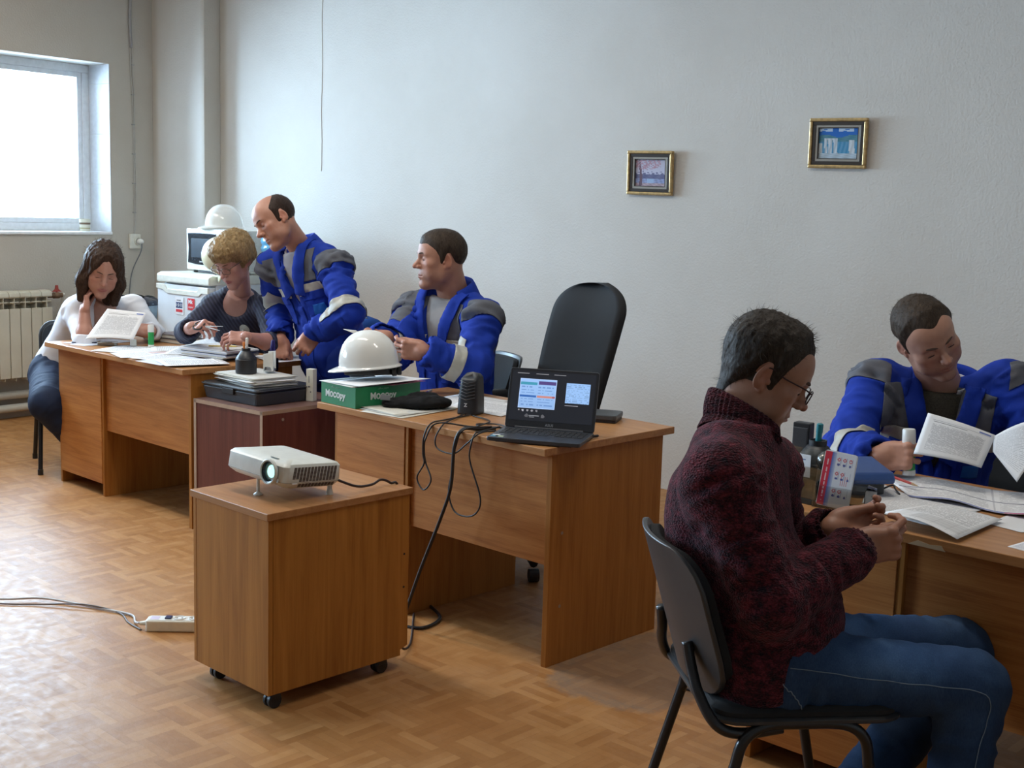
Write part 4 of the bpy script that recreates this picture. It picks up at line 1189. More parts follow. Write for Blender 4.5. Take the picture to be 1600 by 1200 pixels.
# ---- hands -------------------------------------------------------------------
def hand_prims(wrist, fdir, back, side, curl, thumb, spread=1.0, s=1.0, elbow=None):
    """wrist point, finger direction, dorsal normal; side +1 right hand, -1 left. curl: 4 x (knuckle, middle, tip) degrees. thumb: (out, opp, bend)"""
    f = unit(fdir); n = _v(back); n = unit(n - f * (n @ f)); t = unit(np.cross(f, n)) * (-1 if side > 0 else 1)   # t: towards the thumb
    w = _v(wrist)
    R = np.stack([t, f, n], 1)
    fr = Frame(w, R)
    L = []
    L.append((rbox(fr.w((-.001 * s, .050 * s, .0)), (.040 * s, .046 * s, .0140 * s), .0135 * s, R), .0))
    st = -f if elbow is None else unit(_v(elbow) - w)
    L.append((capsule(w + st * .06, w, .0270 * s, .0255 * s), .020)); L.append((capsule(w, fr.w((.0, .016 * s, 0)), .0255 * s, .0240 * s), .018))
    L.append((ellipsoid(fr.w((.026 * s, .036 * s, -.010 * s)), (.018 * s, .030 * s, .016 * s), R), .012))
    L.append((ellipsoid(fr.w((-.028 * s, .035 * s, -.008 * s)), (.013 * s, .032 * s, .014 * s), R), .012))
    spec = [(.030, .092, (.043, .026, .021), .0094, 7), (.0095, .096, (.047, .030, .022), .0097, 1), (-.0115, .093, (.044, .028, .022), .0092, -5), (-.031, .085, (.034, .021, .019), .0080, -12)]
    tips = []
    for k, (x, y, seg, r, sp) in enumerate(spec):
        p = fr.w((x * s, (y - .010) * s, .001 * s)); a = 0.0
        sa = math.radians(sp * spread)
        d0 = f * math.cos(sa) + t * math.sin(sa)
        L.append((ellipsoid(fr.w((x * s, (y - .008) * s, .006 * s)), (.0095 * s, .012 * s, .0085 * s), R), .006))
        rr = r * s
        for j in range(3):
            a += math.radians(curl[k][j])
            d = d0 * math.cos(a) - n * math.sin(a)
            q = p + d * seg[j] * s
            L.append((capsule(p, q, rr, rr * .90), .0035 if j else .006))
            if j == 1: L.append((ellipsoid(q, (rr * .97,) * 3), .002))
            p = q; rr *= .91
        tips.append((p, unit(-(n * math.cos(a) + d0 * math.sin(a)) * -1)))
    out, opp, bend = thumb
    p = fr.w((.022 * s, .016 * s, -.006 * s))
    o, q_ = math.radians(out), math.radians(opp)
    d = unit(f * math.cos(o) + t * math.sin(o) * math.cos(q_) - n * math.sin(o) * math.sin(q_))
    e = p + d * .046 * s
    L.append((capsule(p, e, .0150 * s, .0125 * s), .010))
    ax = unit(-t * math.cos(q_) * .75 - n * .35 * math.sin(q_) + f * .25)
    d2 = unit(d * math.cos(math.radians(bend)) + ax * math.sin(math.radians(bend)))
    e2 = e + d2 * .034 * s
    L.append((capsule(e, e2, .0122 * s, .0108 * s), .004))
    d3 = unit(d2 * math.cos(math.radians(bend * .8)) + ax * math.sin(math.radians(bend * .8)))
    e3 = e2 + d3 * .025 * s
    L.append((capsule(e2, e3, .0110 * s, .0085 * s), .003))
    return L, fr, tips
def make_hand(P, spec, h):
    L, fr, tips = hand_prims(**spec)
    lo = np.min([p.lo for p, k in L], 0) - .012; hi = np.max([p.hi for p, k in L], 0) + .012
    F = Field(lo, hi, h)
    for p, k in L: F.add(p, k)
    V, Q = F.mesh(); V = relax(V, Q, 1, .3)
    b = base_skin(P) * np.array([1.02, .95, .92]); C = np.tile(b, (len(V), 1))
    l = (V - fr.o) @ fr.R
    k = np.clip((l[:, 1] - .075) / .06, 0, 1)[:, None] * .30
    C = C * (1 - k) + b * np.array([1.05, .72, .68]) * k
    for tp, nv in tips:
        d = np.linalg.norm(V - (tp + nv * .007), axis=1); m = np.exp(-(d / .0055) ** 2)[:, None] * .5
        C = C * (1 - m) + np.minimum(1, b * np.array([1.22, 1.12, 1.08])) * m
    C *= (1 + .06 * vnoise(V, 120, 4))[:, None]
    return V, Q, C
# ---- torso as stacked ellipses along the spine ---------------------------------
class Torso:
    def __init__(s, pelvis, neck, right, st=None, hunch=0.0, w=1.0, d=1.0, belly=0.0):
        s.p, s.n = _v(pelvis), _v(neck)
        s.L = np.linalg.norm(s.n - s.p); s.up = unit(s.n - s.p)
        r = _v(right); s.r = unit(r - s.up * (r @ s.up)); s.f = np.cross(s.up, s.r)
        st = st or [(-.22, .150, .105), (-.10, .168, .118), (0, .172, .120), (.15, .162, .112), (.32, .152, .108), (.5, .162, .116), (.68, .180, .122), (.82, .180, .112), (.92, .135, .088), (1.0, .080, .066), (1.06, .062, .058)]
        s.t = np.array([q[0] for q in st]); s.w = np.array([q[1] for q in st]) * w; s.d = np.array([q[2] for q in st]) * d
        s.d = s.d + belly * np.exp(-((s.t - .22) / .22) ** 2)
        s.hunch = hunch; s.belly = belly
        tt = np.linspace(s.t[0], s.t[-1], 60)
        def sm(a):
            v = np.interp(tt, s.t, a)
            for _ in range(6): v[1:-1] = .25 * v[:-2] + .5 * v[1:-1] + .25 * v[2:]
            return v
        s.tt, s.ww, s.dd = tt, sm(s.w), sm(s.d)
        s.R = np.stack([s.r, s.f, s.up], 1)
    def coords(s, X, Y, Z):
        x, y, z = X - s.p[0], Y - s.p[1], Z - s.p[2]
        u = x * s.r[0] + y * s.r[1] + z * s.r[2]; f = x * s.f[0] + y * s.f[1] + z * s.f[2]; t = (x * s.up[0] + y * s.up[1] + z * s.up[2]) / s.L
        f = f + s.hunch * np.sin(np.clip(t, 0, 1) * PI) - s.belly * .6 * np.exp(-((t - .22) / .22) ** 2)
        return u, f, t
    def local(s, V): return np.stack(s.coords(V[:, 0], V[:, 1], V[:, 2]), 1)
    def world(s, u, f, t): return s.p + s.r * u + s.f * (f - s.hunch * math.sin(min(1, max(0, t)) * PI) + s.belly * .6 * math.exp(-((t - .22) / .22) ** 2)) + s.up * t * s.L
    def prim(s, inflate=0.0, t0=-.2, t1=1.02):
        def fn(X, Y, Z):
            u, f, t = s.coords(X, Y, Z)
            w = np.interp(t, s.tt, s.ww) + inflate; d = np.interp(t, s.tt, s.dd) + inflate
            k = np.sqrt((u / w) ** 2 + (f / d) ** 2)
            q = (k - 1) * np.minimum(w, d)
            return np.maximum(q, np.maximum((t0 - t), (t - t1)) * s.L)
        a = np.array([s.p + s.up * t0 * s.L, s.p + s.up * t1 * s.L]); m = max(s.w.max(), s.d.max()) + inflate + abs(s.hunch) + abs(s.belly)
        return Prim(fn, a.min(0) - m, a.max(0) + m)
def limb_fold(V, N, bones, amp, seed=0):
    """cloth folds: ridges running round the limbs, strongest near the joints"""
    D = np.zeros(len(V)); Wt = np.zeros(len(V)) + 1e-6
    for (a, b, r, k) in bones:
        a, b = _v(a), _v(b); ba = b - a; L = np.linalg.norm(ba); u = ba / L
        s = (V - a) @ u; rad = np.linalg.norm((V - a) - s[:, None] * u, axis=1)
        m = np.exp(-np.maximum(0, rad - r) / .015) * np.exp(-np.maximum(0, -s) / .03) * np.exp(-np.maximum(0, s - L) / .03)
        o1 = unit(np.cross(u, [.3, .2, .9])); o2 = np.cross(u, o1)
        q = np.stack([s * 1.0, (V - a) @ o1 * .40, (V - a) @ o2 * .40], 1)
        nz = vnoise(q + .02 * vnoise(V, 9, seed + 4)[:, None], 30, seed) * .7 + vnoise(q + .31, 50, seed + 2) * .3
        rid = 1 - 2 * np.abs(nz)
        e = np.clip(s / L, 0, 1); jw = .5 + .6 * (np.exp(-((e - (1 if k else 0)) / .28) ** 2) + np.exp(-((e - (0 if k else 1)) / .25) ** 2) * .7)
        D += m * rid * jw; Wt += m
    D = D / np.maximum(1, Wt)
    base = (1 - 2 * np.abs(vnoise(V * np.array([1, 1, .6]), 11, seed + 7))) * .6 + (1 - 2 * np.abs(vnoise(V * np.array([1, 1, .8]), 24, seed + 8))) * .35
    k = np.clip(Wt, 0, 1)
    h = D * k + base * .6 * (1 - .75 * k)
    h = np.sign(h) * np.abs(h) ** .8 - .25
    return V + N * (amp * h)[:, None]
def collar(parent, base, name, T, mat, rx, ry, h, gap=35, lean=.25, fold=.0, t=.98, fo=0.0, thick=.004, drop=.0, flare=.012):
    """a collar band round the neck, open in front by gap degrees each side; fold > 0 turns it down outside"""
    m = MB()
    c = T.world(0, fo, t)
    def fn(u, v):
        a = math.radians(gap) + u * (2 * PI - 2 * math.radians(gap))      # 0 = front
        x, y = math.sin(a), math.cos(a)
        front = (1 + math.cos(a)) / 2
        if fold <= 0:
            z = h * v; k = 1 + flare / rx * v
        else:
            w = v
            if w < .45: z = h * (w / .45); k = 1.0 + .05 * w
            else:
                q = (w - .45) / .55; z = h * (1 - q * 1.15) ; k = 1.02 + (fold / rx) * (q ** .8) * (1 + .35 * front)
        z -= drop * front ** 2
        p = c + T.r * x * rx * k + T.f * (y * ry * k + lean * z) + T.up * z
        return tuple(p - base)
    m.grid(fn, 44, 10)
    return obj(name, m, mat, parent, smooth=True, solid=thick, off=0.0)
# ================================================================== people
def CV(x, y, z):                                        # direction: right, up, towards the picture's viewpoint
    return unit(_v(_rt) * x + _v(_up) * y - _v(_f) * z)
def fabric(name, c, rough=0.8, var=.12, scale=14, bmp=.35, bscale=420, sheen=0.0):
    m = plain(name, c, rough, 0, var, scale, bmp, bscale, spec=.25)
    if sheen: m.node_tree.nodes['Principled BSDF'].inputs['Sheen Weight'].default_value = sheen
    return m
BLUE = fabric('work_blue_cloth', (.008, .036, .33), .8)
BLUE_T = fabric('work_blue_trouser', (.008, .034, .26), .8)
GREYC = fabric('grey_yoke_cloth', (.115, .12, .14), .8)
REFL = plain('reflective_tape', (.44, .43, .38), .45, 0, .05, 60, .1, 700, spec=.6)
LABELB = fabric('pocket_label_blue', (.015, .13, .48), .6)
PIPING = fabric('pale_stitching', (.13, .20, .55), .7)
NAVY_TR = fabric('navy_trouser', (.012, .022, .055), .75)
WHITE_K = fabric('white_knit', (.70, .71, .76), .85, .05, 10, .3, 500)
GREY_T = fabric('grey_tshirt', (.34, .33, .33), .9)
OLIVE = fabric('olive_knit', (.075, .065, .048), .95, .25, 200, .5, 260)
SHIRT_G = fabric('grey_shirt', (.36, .36, .40), .8)
def navy_top():
    m, nt, b = nmat('navy_ribbed_top')
    tc = node(nt, 'ShaderNodeTexCoord')
    wv = node(nt, 'ShaderNodeTexWave', wave_type='BANDS', bands_direction='DIAGONAL'); wv.inputs['Scale'].default_value = 22; wv.inputs['Distortion'].default_value = 1.2
    link(nt, tc.outputs['Object'], wv.inputs['Vector'])
    r = ramp(nt, wv.outputs['Fac'], [(.35, (.011, .013, .034)), (.75, (.030, .034, .070))]); link(nt, r.outputs[0], b.inputs['Base Color'])
    b.inputs['Roughness'].default_value = .8; bump(nt, b, wv.outputs['Fac'], .4, .003); return m
NAVYTOP = navy_top()
def sweater_mat(name='maroon_melange_knit', rib=0):
    m, nt, b = nmat(name)
    tc = node(nt, 'ShaderNodeTexCoord')
    mp = node(nt, 'ShaderNodeMapping'); mp.inputs['Scale'].default_value = (1, 1, 1.7); link(nt, tc.outputs['Object'], mp.inputs['Vector'])
    n1 = node(nt, 'ShaderNodeTexNoise', i_Scale=34.0, i_Detail=5.0, i_Roughness=.65); link(nt, mp.outputs[0], n1.inputs['Vector'])
    n2 = node(nt, 'ShaderNodeTexNoise', i_Scale=150.0, i_Detail=4.0, i_Roughness=.7); link(nt, mp.outputs[0], n2.inputs['Vector'])
    ad = node(nt, 'ShaderNodeMath', operation='MULTIPLY_ADD'); ad.inputs[1].default_value = .55; link(nt, n2.outputs['Fac'], ad.inputs[0])
    ml = node(nt, 'ShaderNodeMath', operation='MULTIPLY'); ml.inputs[1].default_value = .75; link(nt, n1.outputs['Fac'], ml.inputs[0]); link(nt, ml.outputs[0], ad.inputs[2])
    d = 1.0 if not rib else .62
    r = ramp(nt, ad.outputs[0], [(.52, (.006 * d, .006 * d, .010 * d)), (.64, (.044 * d, .008 * d, .013 * d)), (.84, (.165 * d, .026 * d, .038 * d))])
    link(nt, r.outputs[0], b.inputs['Base Color']); b.inputs['Roughness'].default_value = .95
    b.inputs['Specular IOR Level'].default_value = .15; b.inputs['Sheen Weight'].default_value = .25; b.inputs['Sheen Tint'].default_value = (.6, .35, .4, 1)
    vo = node(nt, 'ShaderNodeTexVoronoi', i_Scale=170.0); link(nt, mp.outputs[0], vo.inputs['Vector'])
    bump(nt, b, vo.outputs['Distance'], .7, .006); return m
SWEAT = sweater_mat(); SWEAT_RIB = sweater_mat('maroon_ribbed_knit', 1)
def denim_mat():
    m, nt, b = nmat('blue_denim')
    tc = node(nt, 'ShaderNodeTexCoord')
    n1 = node(nt, 'ShaderNodeTexNoise', i_Scale=5.0, i_Detail=4.0); link(nt, tc.outputs['Object'], n1.inputs['Vector'])
    mp = node(nt, 'ShaderNodeMapping'); mp.inputs['Scale'].default_value = (1, 1, .25); link(nt, tc.outputs['Object'], mp.inputs['Vector'])
    n2 = node(nt, 'ShaderNodeTexNoise', i_Scale=420.0, i_Detail=3.0); link(nt, mp.outputs[0], n2.inputs['Vector'])
    a = node(nt, 'ShaderNodeAttribute', attribute_name='col')
    ad = node(nt, 'ShaderNodeMath', operation='MULTIPLY_ADD'); ad.inputs[1].default_value = .35; link(nt, n2.outputs['Fac'], ad.inputs[0]); link(nt, n1.outputs['Fac'], ad.inputs[2])
    r = ramp(nt, ad.outputs[0], [(.40, (.010, .022, .055)), (.68, (.020, .044, .098)), (.95, (.042, .080, .150))])
    mx = node(nt, 'ShaderNodeMix', data_type='RGBA', blend_type='MULTIPLY'); mx.inputs['Factor'].default_value = 1
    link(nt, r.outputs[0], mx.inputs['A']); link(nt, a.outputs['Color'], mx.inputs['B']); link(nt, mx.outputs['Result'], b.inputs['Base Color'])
    b.inputs['Roughness'].default_value = .85; b.inputs['Specular IOR Level'].default_value = .2
    bump(nt, b, n2.outputs['Fac'], .3, .001); return m
DENIM = denim_mat()
HAIR_DARK = hair_mat('dark_brown_hair', (.012, .0075, .006), (.060, .036, .026))
HAIR_BLOND = hair_mat('blond_hair', (.14, .085, .035), (.42, .29, .14))
HAIR_BROWN = hair_mat('cropped_brown_hair', (.020, .014, .010), (.075, .052, .036))
HAIR_MID = hair_mat('grey_brown_hair', (.016, .012, .009), (.066, .052, .041))
BROW_D = plain('dark_brow', (.085, .050, .036), .85); BROW_L = plain('light_brow', (.16, .10, .06), .8)
def wedge(T, tv, half, depth, cx=0.0, slant=0.0):          # the open V of a jacket front
    def fn(X, Y, Z):
        u, f, t = T.coords(X, Y, Z)
        d = np.interp(t, T.tt, T.dd)
        w = half * (t - tv) / (1 - tv)
        return np.maximum(np.abs(u - cx - slant * (t - tv)) - w, (d - depth) - f)
    a = np.array([T.world(x, f, t) for x in (-.2, .2) for f in (-.05, .3) for t in (tv, 1.15)])
    return Prim(fn, a.min(0), a.max(0))
def tplanes(T, u=None, f=None, t=None):
    L = []
    for rng_, ax, k in ((u, T.r, 1.0), (f, T.f, 1.0), (t, T.up, T.L)):
        if rng_ is None: continue
        lo, hi = rng_
        o = T.p + T.f * 0
        if lo is not None: L.append((T.p + ax * lo * k, -ax))
        if hi is not None: L.append((T.p + ax * hi * k, ax))
    return L
def band_planes(a, b, s0, s1, r=.10):
    a, b = _v(a), _v(b); u = unit(b - a); L = np.linalg.norm(b - a)
    o1 = unit(np.cross(u, [.31, .2, .93])); o2 = np.cross(u, o1)
    P = [(a + u * s0 * L, -u), (a + u * s1 * L, u)]
    for o in (o1, -o1, o2, -o2): P.append((a + u * (s0 + s1) / 2 * L + o * r, o))
    return P
class Person:
    def __init__(s, name_label, base, J, look_front, roll=0.0, up=None, P=None, **kw):
        s.base = _v(base); s.J = {k: _v(v) for k, v in J.items()}; s.P = P or {}
        s.root = thing('person', name_label, 'person', tuple(base))
        J = s.J
        s.T = Torso(J['hip'], J['neck'], J['shR'] - J['shL'], hunch=kw.get('hunch', .02), w=kw.get('w', 1), d=kw.get('d', 1), belly=kw.get('belly', 0), st=kw.get('st'))
        s.head = look(J['head'], look_front, up if up is not None else (0, 0, 1), roll)
    def body(s, hands, hh=.003, hand_h=.0028, bare=(), arm_r=(.044, .036, .027)):
        J, P = s.J, s.P
        parts = [make_head(P, s.head, s.T.world(0, -.01, .93), hh)]
        for k, sp in hands.items():
            sp = dict(sp); sp.setdefault('wrist', J['wr' + k]); sp['side'] = 1 if k == 'R' else -1
            sp.setdefault('s', P.get('hand', 1.0)); sp.setdefault('elbow', J['el' + k]); parts.append(make_hand(P, sp, hand_h))
        lo = np.min([J[k] for k in J], 0) - .25; hi = np.max([J[k] for k in J], 0) + .25
        F = Field(lo, hi, .011)
        F.add(s.T.prim(-.022, .0, .96))
        for k in 'RL':
            F.add(capsule(s.T.world((.07 if k == 'R' else -.07), 0, .90), J['sh' + k], .045, .045), .03)
            F.add(capsule(J['sh' + k], J['el' + k], arm_r[0], arm_r[1]), .02)
            F.add(capsule(J['el' + k], J['wr' + k], arm_r[1], arm_r[2]), .015)
        V, Q = F.mesh(); parts.append((V, Q, np.tile(base_skin(P), (len(V), 1))))
        for k in bare:
            F = Field(np.minimum(J['el' + k], J['wr' + k]) - .07, np.maximum(J['el' + k], J['wr' + k]) + .07, .005)
            u = J['wr' + k] - J['el' + k]
            F.add(capsule(J['el' + k], J['el' + k] + u * .35, arm_r[1] * 1.02, arm_r[1] * 1.10)).add(capsule(J['el' + k] + u * .35, J['wr' + k] + unit(u) * .02, arm_r[1] * 1.10, arm_r[2] * .98), .02)
            V, Q = F.mesh(); parts.append((V, Q, np.tile(base_skin(P) * np.array([1.03, .97, .95]), (len(V), 1))))
        n = 0; VV, QQ, CC = [], [], []
        for V, Q, C in parts: VV.append(V); QQ.append(Q + n); CC.append(C); n += len(V)
        s.bodyo = array_obj('body', np.concatenate(VV), np.concatenate(QQ), SKIN, s.root, s.base, np.concatenate(CC))
    def hair(s, mat, h=.004, seed=1): s.hairo = make_hair(s.P, s.head, h, mat, s.root, s.base, seed)
    def face(s, brow): face_parts(s.P, s.head, s.root, s.base, brow)
    def garment(s, name, mat, h=.008, inflate=.014, t0=-.16, t1=1.0, r=(.070, .062, .046), cuff=1.0, v=None, fold=.006, seed=1, sleeves='RL', sh_r=.066, open_cuff=True, cuffs=None, extra=(), kt=.035, sub=(), elbow=None):
        J, T = s.J, s.T
        lo = np.min([J[k] for k in J if k[:2] in ('hi', 'ne', 'sh', 'el', 'wr')], 0) - .30; hi = np.max([J[k] for k in J if k[:2] in ('hi', 'ne', 'sh', 'el', 'wr')], 0) + .30
        lo[2] = max(lo[2], T.p[2] + t0 * T.L - .12)
        F = Field(lo, hi, h)
        F.add(T.prim(inflate, t0, t1))
        bones = []
        for k in sleeves:
            sg = 1 if k == 'R' else -1
            F.add(capsule(T.world(sg * .075, 0, .90), J['sh' + k], sh_r * .95, sh_r), kt)
            F.add(capsule(J['sh' + k], J['el' + k], r[0], r[1]), kt)
            bones.append((J['sh' + k], J['el' + k], r[0] + .02, 0))
        for p, k in extra: F.add(p, k)
        for k in sleeves:
            c = (cuffs or {}).get(k, cuff)
            e, w = J['el' + k], J['wr' + k]; u = unit(w - e); L = np.linalg.norm(w - e)
            q = e + u * L * c
            rr = r[1] + (r[2] - r[1]) * c
            F.add(cut(capsule(e, e + u * L * max(c, .05) + u * rr, r[1], rr), [(q, u)]), .02)
            bones.append((e, q, r[1] + .02, 1))
            if open_cuff: F.add(capsule(q - u * .022, q + u * .03, rr - .010), .004, 's')
        if v: F.add(wedge(T, *v), .008, 's')
        for p, k in sub: F.add(p, k, 's')
        V, Q = F.mesh(); N = vnormals(V, Q)
        V = limb_fold(V, N, bones, fold, seed); V = relax(V, Q, 1, .3)
        s.gV, s.gQ = V, Q
        o = array_obj(name, V, Q, mat, s.root, s.base)
        return o
    def trousers(s, mat, name='trousers', h=.010, r=(.090, .068, .052), fold=.007, seed=3, col=False, t1=.10, hipk=.05, buttock=.0):
        J, T = s.J, s.T
        ks = [k for k in J if k[:2] in ('hi', 'kn', 'an')]
        F = Field(np.min([J[k] for k in ks], 0) - .22, np.max([J[k] for k in ks], 0) + .22, h)
        F.add(T.prim(.006 + buttock, -.16, t1))
        bones = []
        for k in 'RL':
            a = J.get('hip' + k); 
            F.add(capsule(a, J['kn' + k], r[0], r[1]), hipk); bones.append((a, J['kn' + k], r[0] + .02, 0))
        for k in 'RL':
            F.add(capsule(J['kn' + k], J['an' + k], r[1] * .97, r[2]), .02); bones.append((J['kn' + k], J['an' + k], r[1] + .02, 1))
        V, Q = F.mesh(); N = vnormals(V, Q); V = limb_fold(V, N, bones, fold, seed); V = relax(V, Q, 1, .3)
        s.tV, s.tQ = V, Q
        C = None
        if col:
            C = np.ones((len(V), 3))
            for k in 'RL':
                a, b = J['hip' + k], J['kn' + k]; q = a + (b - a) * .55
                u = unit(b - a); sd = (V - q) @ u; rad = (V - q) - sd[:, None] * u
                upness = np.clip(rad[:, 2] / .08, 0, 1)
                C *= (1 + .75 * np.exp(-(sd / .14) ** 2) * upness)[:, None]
        return array_obj(name, V, Q, mat, s.root, s.base, C)
    def shoes(s, mat, d):
        for k in 'RL':
            a = s.J['an' + k]; f = unit(_v(d) * np.array([1, 1, 0]))
            z0 = a[2] - .08
            F = Field(np.minimum(a, a + f * .2) - .12, np.maximum(a, a + f * .2) + .12, .009)
            F.add(capsule(a + [0, 0, -.02], a + [0, 0, -.05], .042, .045)).add(capsule(a - f * .03 + [0, 0, -.045], a + f * .15 + [0, 0, -.050], .040, .040), .03)
            fl = Prim(lambda X, Y, Z: Z - (a[2] - .075) + 0 * X + 0 * Y, a - .3, a + .3)
            F.add(fl, .004, 's')
            V, Q = F.mesh(); array_obj('shoe', V, Q, mat, s.root, s.base)
    def P_(s, name, planes, mat, off=.003, thick=.002): return patch(name, s.gV, s.gQ, planes, mat, s.root, s.base, off, thick)
def work_jacket(s, v, bands, seed, h=.008, inflate=.020, yoke_t=(.70, .97), band_t=(.63, .70), hem=-.18, fold=.008, pocket=True, r=(.076, .068, .052), cuff=.97, uin=.035, collar_kw=None, vt=None):
    """blue work jacket with grey yoke, reflective tape, pockets, collar"""
    T, J = s.T, s.J
    s.garment('jacket', BLUE, h, inflate, hem, 1.0, r, cuff, v, fold, seed, sh_r=.070)
    fr = dict(f=(.0, None))
    for sg in (1, -1):
        lo, hi = (uin, .178) if sg > 0 else (-.178, -uin)
        s.P_('grey_yoke', tplanes(T, u=(lo + .03, hi + .015), f=(.005, .20), t=yoke_t), GREYC, .002, .0015)
        s.P_('reflective_chest_band', tplanes(T, u=(lo - .0, hi), f=(-.01, .20), t=band_t), REFL, .0035, .0015)
        k = 'R' if sg > 0 else 'L'
        sh, el = J['sh' + k], J['el' + k]; u = unit(el - sh)
        s.P_('grey_shoulder_cap', [(sh + u * .055, u), (T.world(sg * .176, 0, .5), -T.r * sg), (sh - u * .03, -u), (sh + T.r * sg * .15, T.r * sg)], GREYC, .002, .0015)
        if pocket:
            a, b = (.050, .148) if sg > 0 else (-.148, -.050)
            s.P_('chest_pocket', tplanes(T, u=(a, b), f=(.02, .20), t=(.34, .60)), BLUE, .0045, .002)
            s.P_('pocket_flap', tplanes(T, u=(a - .003, b + .003), f=(.02, .20), t=(.53, .605)), BLUE, .0075, .002)
            if sg < 0: s.P_('pocket_label', tplanes(T, u=(a + .015, b - .03), f=(.02, .20), t=(.385, .48)), LABELB, .0075, .0012)
    if v:
        tv, half = v[0], v[1]
        for sg in (1, -1):
            p0 = T.p + T.up * tv * T.L + T.r * (v[3]); p1 = T.p + T.up * T.L + T.r * (v[3] + v[4] * (1 - tv) + sg * half)
            d = unit(p1 - p0); nrm = unit(np.cross(d, T.f)); nrm = nrm if nrm @ T.r * sg > 0 else -nrm
            s.P_('lapel', [(p0 + nrm * -.006, -nrm), (p0 + nrm * .050, nrm), (p0 + T.up * .07, -unit(T.up + T.r * sg * .5)), (T.p + T.up * T.L * 1.03, T.up), (T.p, -T.f)], BLUE, .009, .005)
    for k, s0, s1 in bands:
        a, b = (J['el' + k], J['wr' + k]) if s0 >= 0 else (J['sh' + k], J['el' + k])
        q0, q1 = (s0, s1) if s0 >= 0 else (-s0, -s1)
        s.P_('reflective_sleeve_band', band_planes(a, b, min(q0, q1), max(q0, q1)), REFL, .0035, .0015)
    s.P_('front_placket', tplanes(T, u=(-.022, .022), f=(.02, .2), t=(hem + .02, (v[0] if v else .9) - .01)), BLUE, .004, .002)
    kw = dict(rx=.084, ry=.080, h=.058, gap=58, fold=.036, t=.985, fo=.004, lean=.0, drop=.050)
    kw.update(collar_kw or {})
    collar(s.root, s.base, 'jacket_collar', T, BLUE, **kw)
# joints in metres
JOINTS = {
    'P6': dict(hip=(-1.170, 2.494, 0.521), neck=(-1.296, 2.535, 1.013), head=(-1.265, 2.620, 1.143), shR=(-1.226, 2.346, 0.939), elR=(-1.096, 2.350, 0.686), wrR=(-1.017, 2.604, 0.771), shL=(-1.311, 2.732, 0.895), elL=(-1.276, 2.788, 0.631), wrL=(-1.127, 2.724, 0.775), hipR=(-1.111, 2.435, 0.511), knR=(-0.773, 2.716, 0.488), anR=(-0.756, 2.553, 0.069), hipL=(-1.207, 2.587, 0.490), knL=(-0.874, 2.943, 0.481), anL=(-0.978, 2.581, 0.182)),
    'P5': dict(hip=(-1.353, 4.013, 0.546), neck=(-1.300, 3.980, 0.989), head=(-1.307, 3.799, 1.151), shR=(-1.484, 3.887, 0.973), elR=(-1.480, 3.650, 0.773), wrR=(-1.316, 3.503, 0.814), shL=(-1.128, 4.049, 0.993), elL=(-0.901, 3.954, 0.765), wrL=(-0.874, 3.694, 0.833), hipR=(-1.426, 3.979, 0.528), knR=(-1.402, 3.735, 0.500), anR=(-1.398, 3.774, 0.085), hipL=(-1.271, 4.011, 0.535), knL=(-1.164, 3.708, 0.500), anL=(-1.159, 3.748, 0.085)),
    'P4': dict(hip=(-3.537, 4.179, 0.580), neck=(-3.486, 4.084, 1.141), head=(-3.502, 4.021, 1.285), shR=(-3.699, 4.082, 1.047), elR=(-3.622, 3.854, 0.868), wrR=(-3.537, 3.732, 0.960), shL=(-3.279, 4.049, 1.052), elL=(-3.183, 3.869, 0.847), wrL=(-3.299, 3.705, 0.925), hipR=(-3.557, 4.181, 0.550), knR=(-3.710, 3.786, 0.500), anR=(-3.694, 3.844, 0.085), hipL=(-3.382, 4.213, 0.550), knL=(-3.517, 3.805, 0.500), anL=(-3.501, 3.863, 0.085)),
    'P3': dict(hip=(-4.314, 4.176, 0.800), neck=(-4.421, 4.055, 1.296), head=(-4.434, 3.914, 1.419), shR=(-4.616, 4.067, 1.208), elR=(-4.685, 4.153, 0.986), wrR=(-4.506, 4.012, 0.850), shL=(-4.195, 4.064, 1.228), elL=(-4.019, 3.981, 1.006), wrL=(-4.206, 3.947, 0.904), hipR=(-4.432, 4.204, 0.749), knR=(-4.358, 4.299, 0.460), anR=(-4.352, 4.359, 0.085), hipL=(-4.203, 4.153, 0.759), knL=(-4.146, 4.216, 0.460), anL=(-4.140, 4.275, 0.085)),
    'P2': dict(hip=(-5.152, 4.297, 0.520), neck=(-4.902, 4.099, 1.044), head=(-4.823, 3.985, 1.211), shR=(-5.067, 4.061, 0.970), elR=(-5.016, 3.849, 0.851), wrR=(-4.838, 3.739, 0.895), shL=(-4.746, 4.131, 0.983), elL=(-4.546, 4.015, 0.824), wrL=(-4.544, 3.845, 0.864), hipR=(-5.154, 4.204, 0.508), knR=(-4.883, 3.914, 0.500), anR=(-4.877, 3.974, 0.085), hipL=(-4.976, 4.254, 0.516), knL=(-4.663, 3.910, 0.500), anL=(-4.656, 3.970, 0.085)),
    'P1': dict(hip=(-6.174, 3.899, 0.550), neck=(-5.804, 3.924, 0.958), head=(-5.693, 3.836, 1.128), shR=(-5.957, 3.846, 0.892), elR=(-5.707, 3.730, 0.737), wrR=(-5.746, 3.756, 0.905), shL=(-5.820, 4.109, 0.915), elL=(-5.640, 4.118, 0.766), wrL=(-5.458, 3.961, 0.815), hipR=(-6.172, 3.817, 0.510), knR=(-5.882, 3.615, 0.415), anR=(-5.792, 3.870, 0.026), hipL=(-6.170, 3.967, 0.490), knL=(-5.811, 3.772, 0.421), anL=(-5.755, 3.973, 0.017)),
}
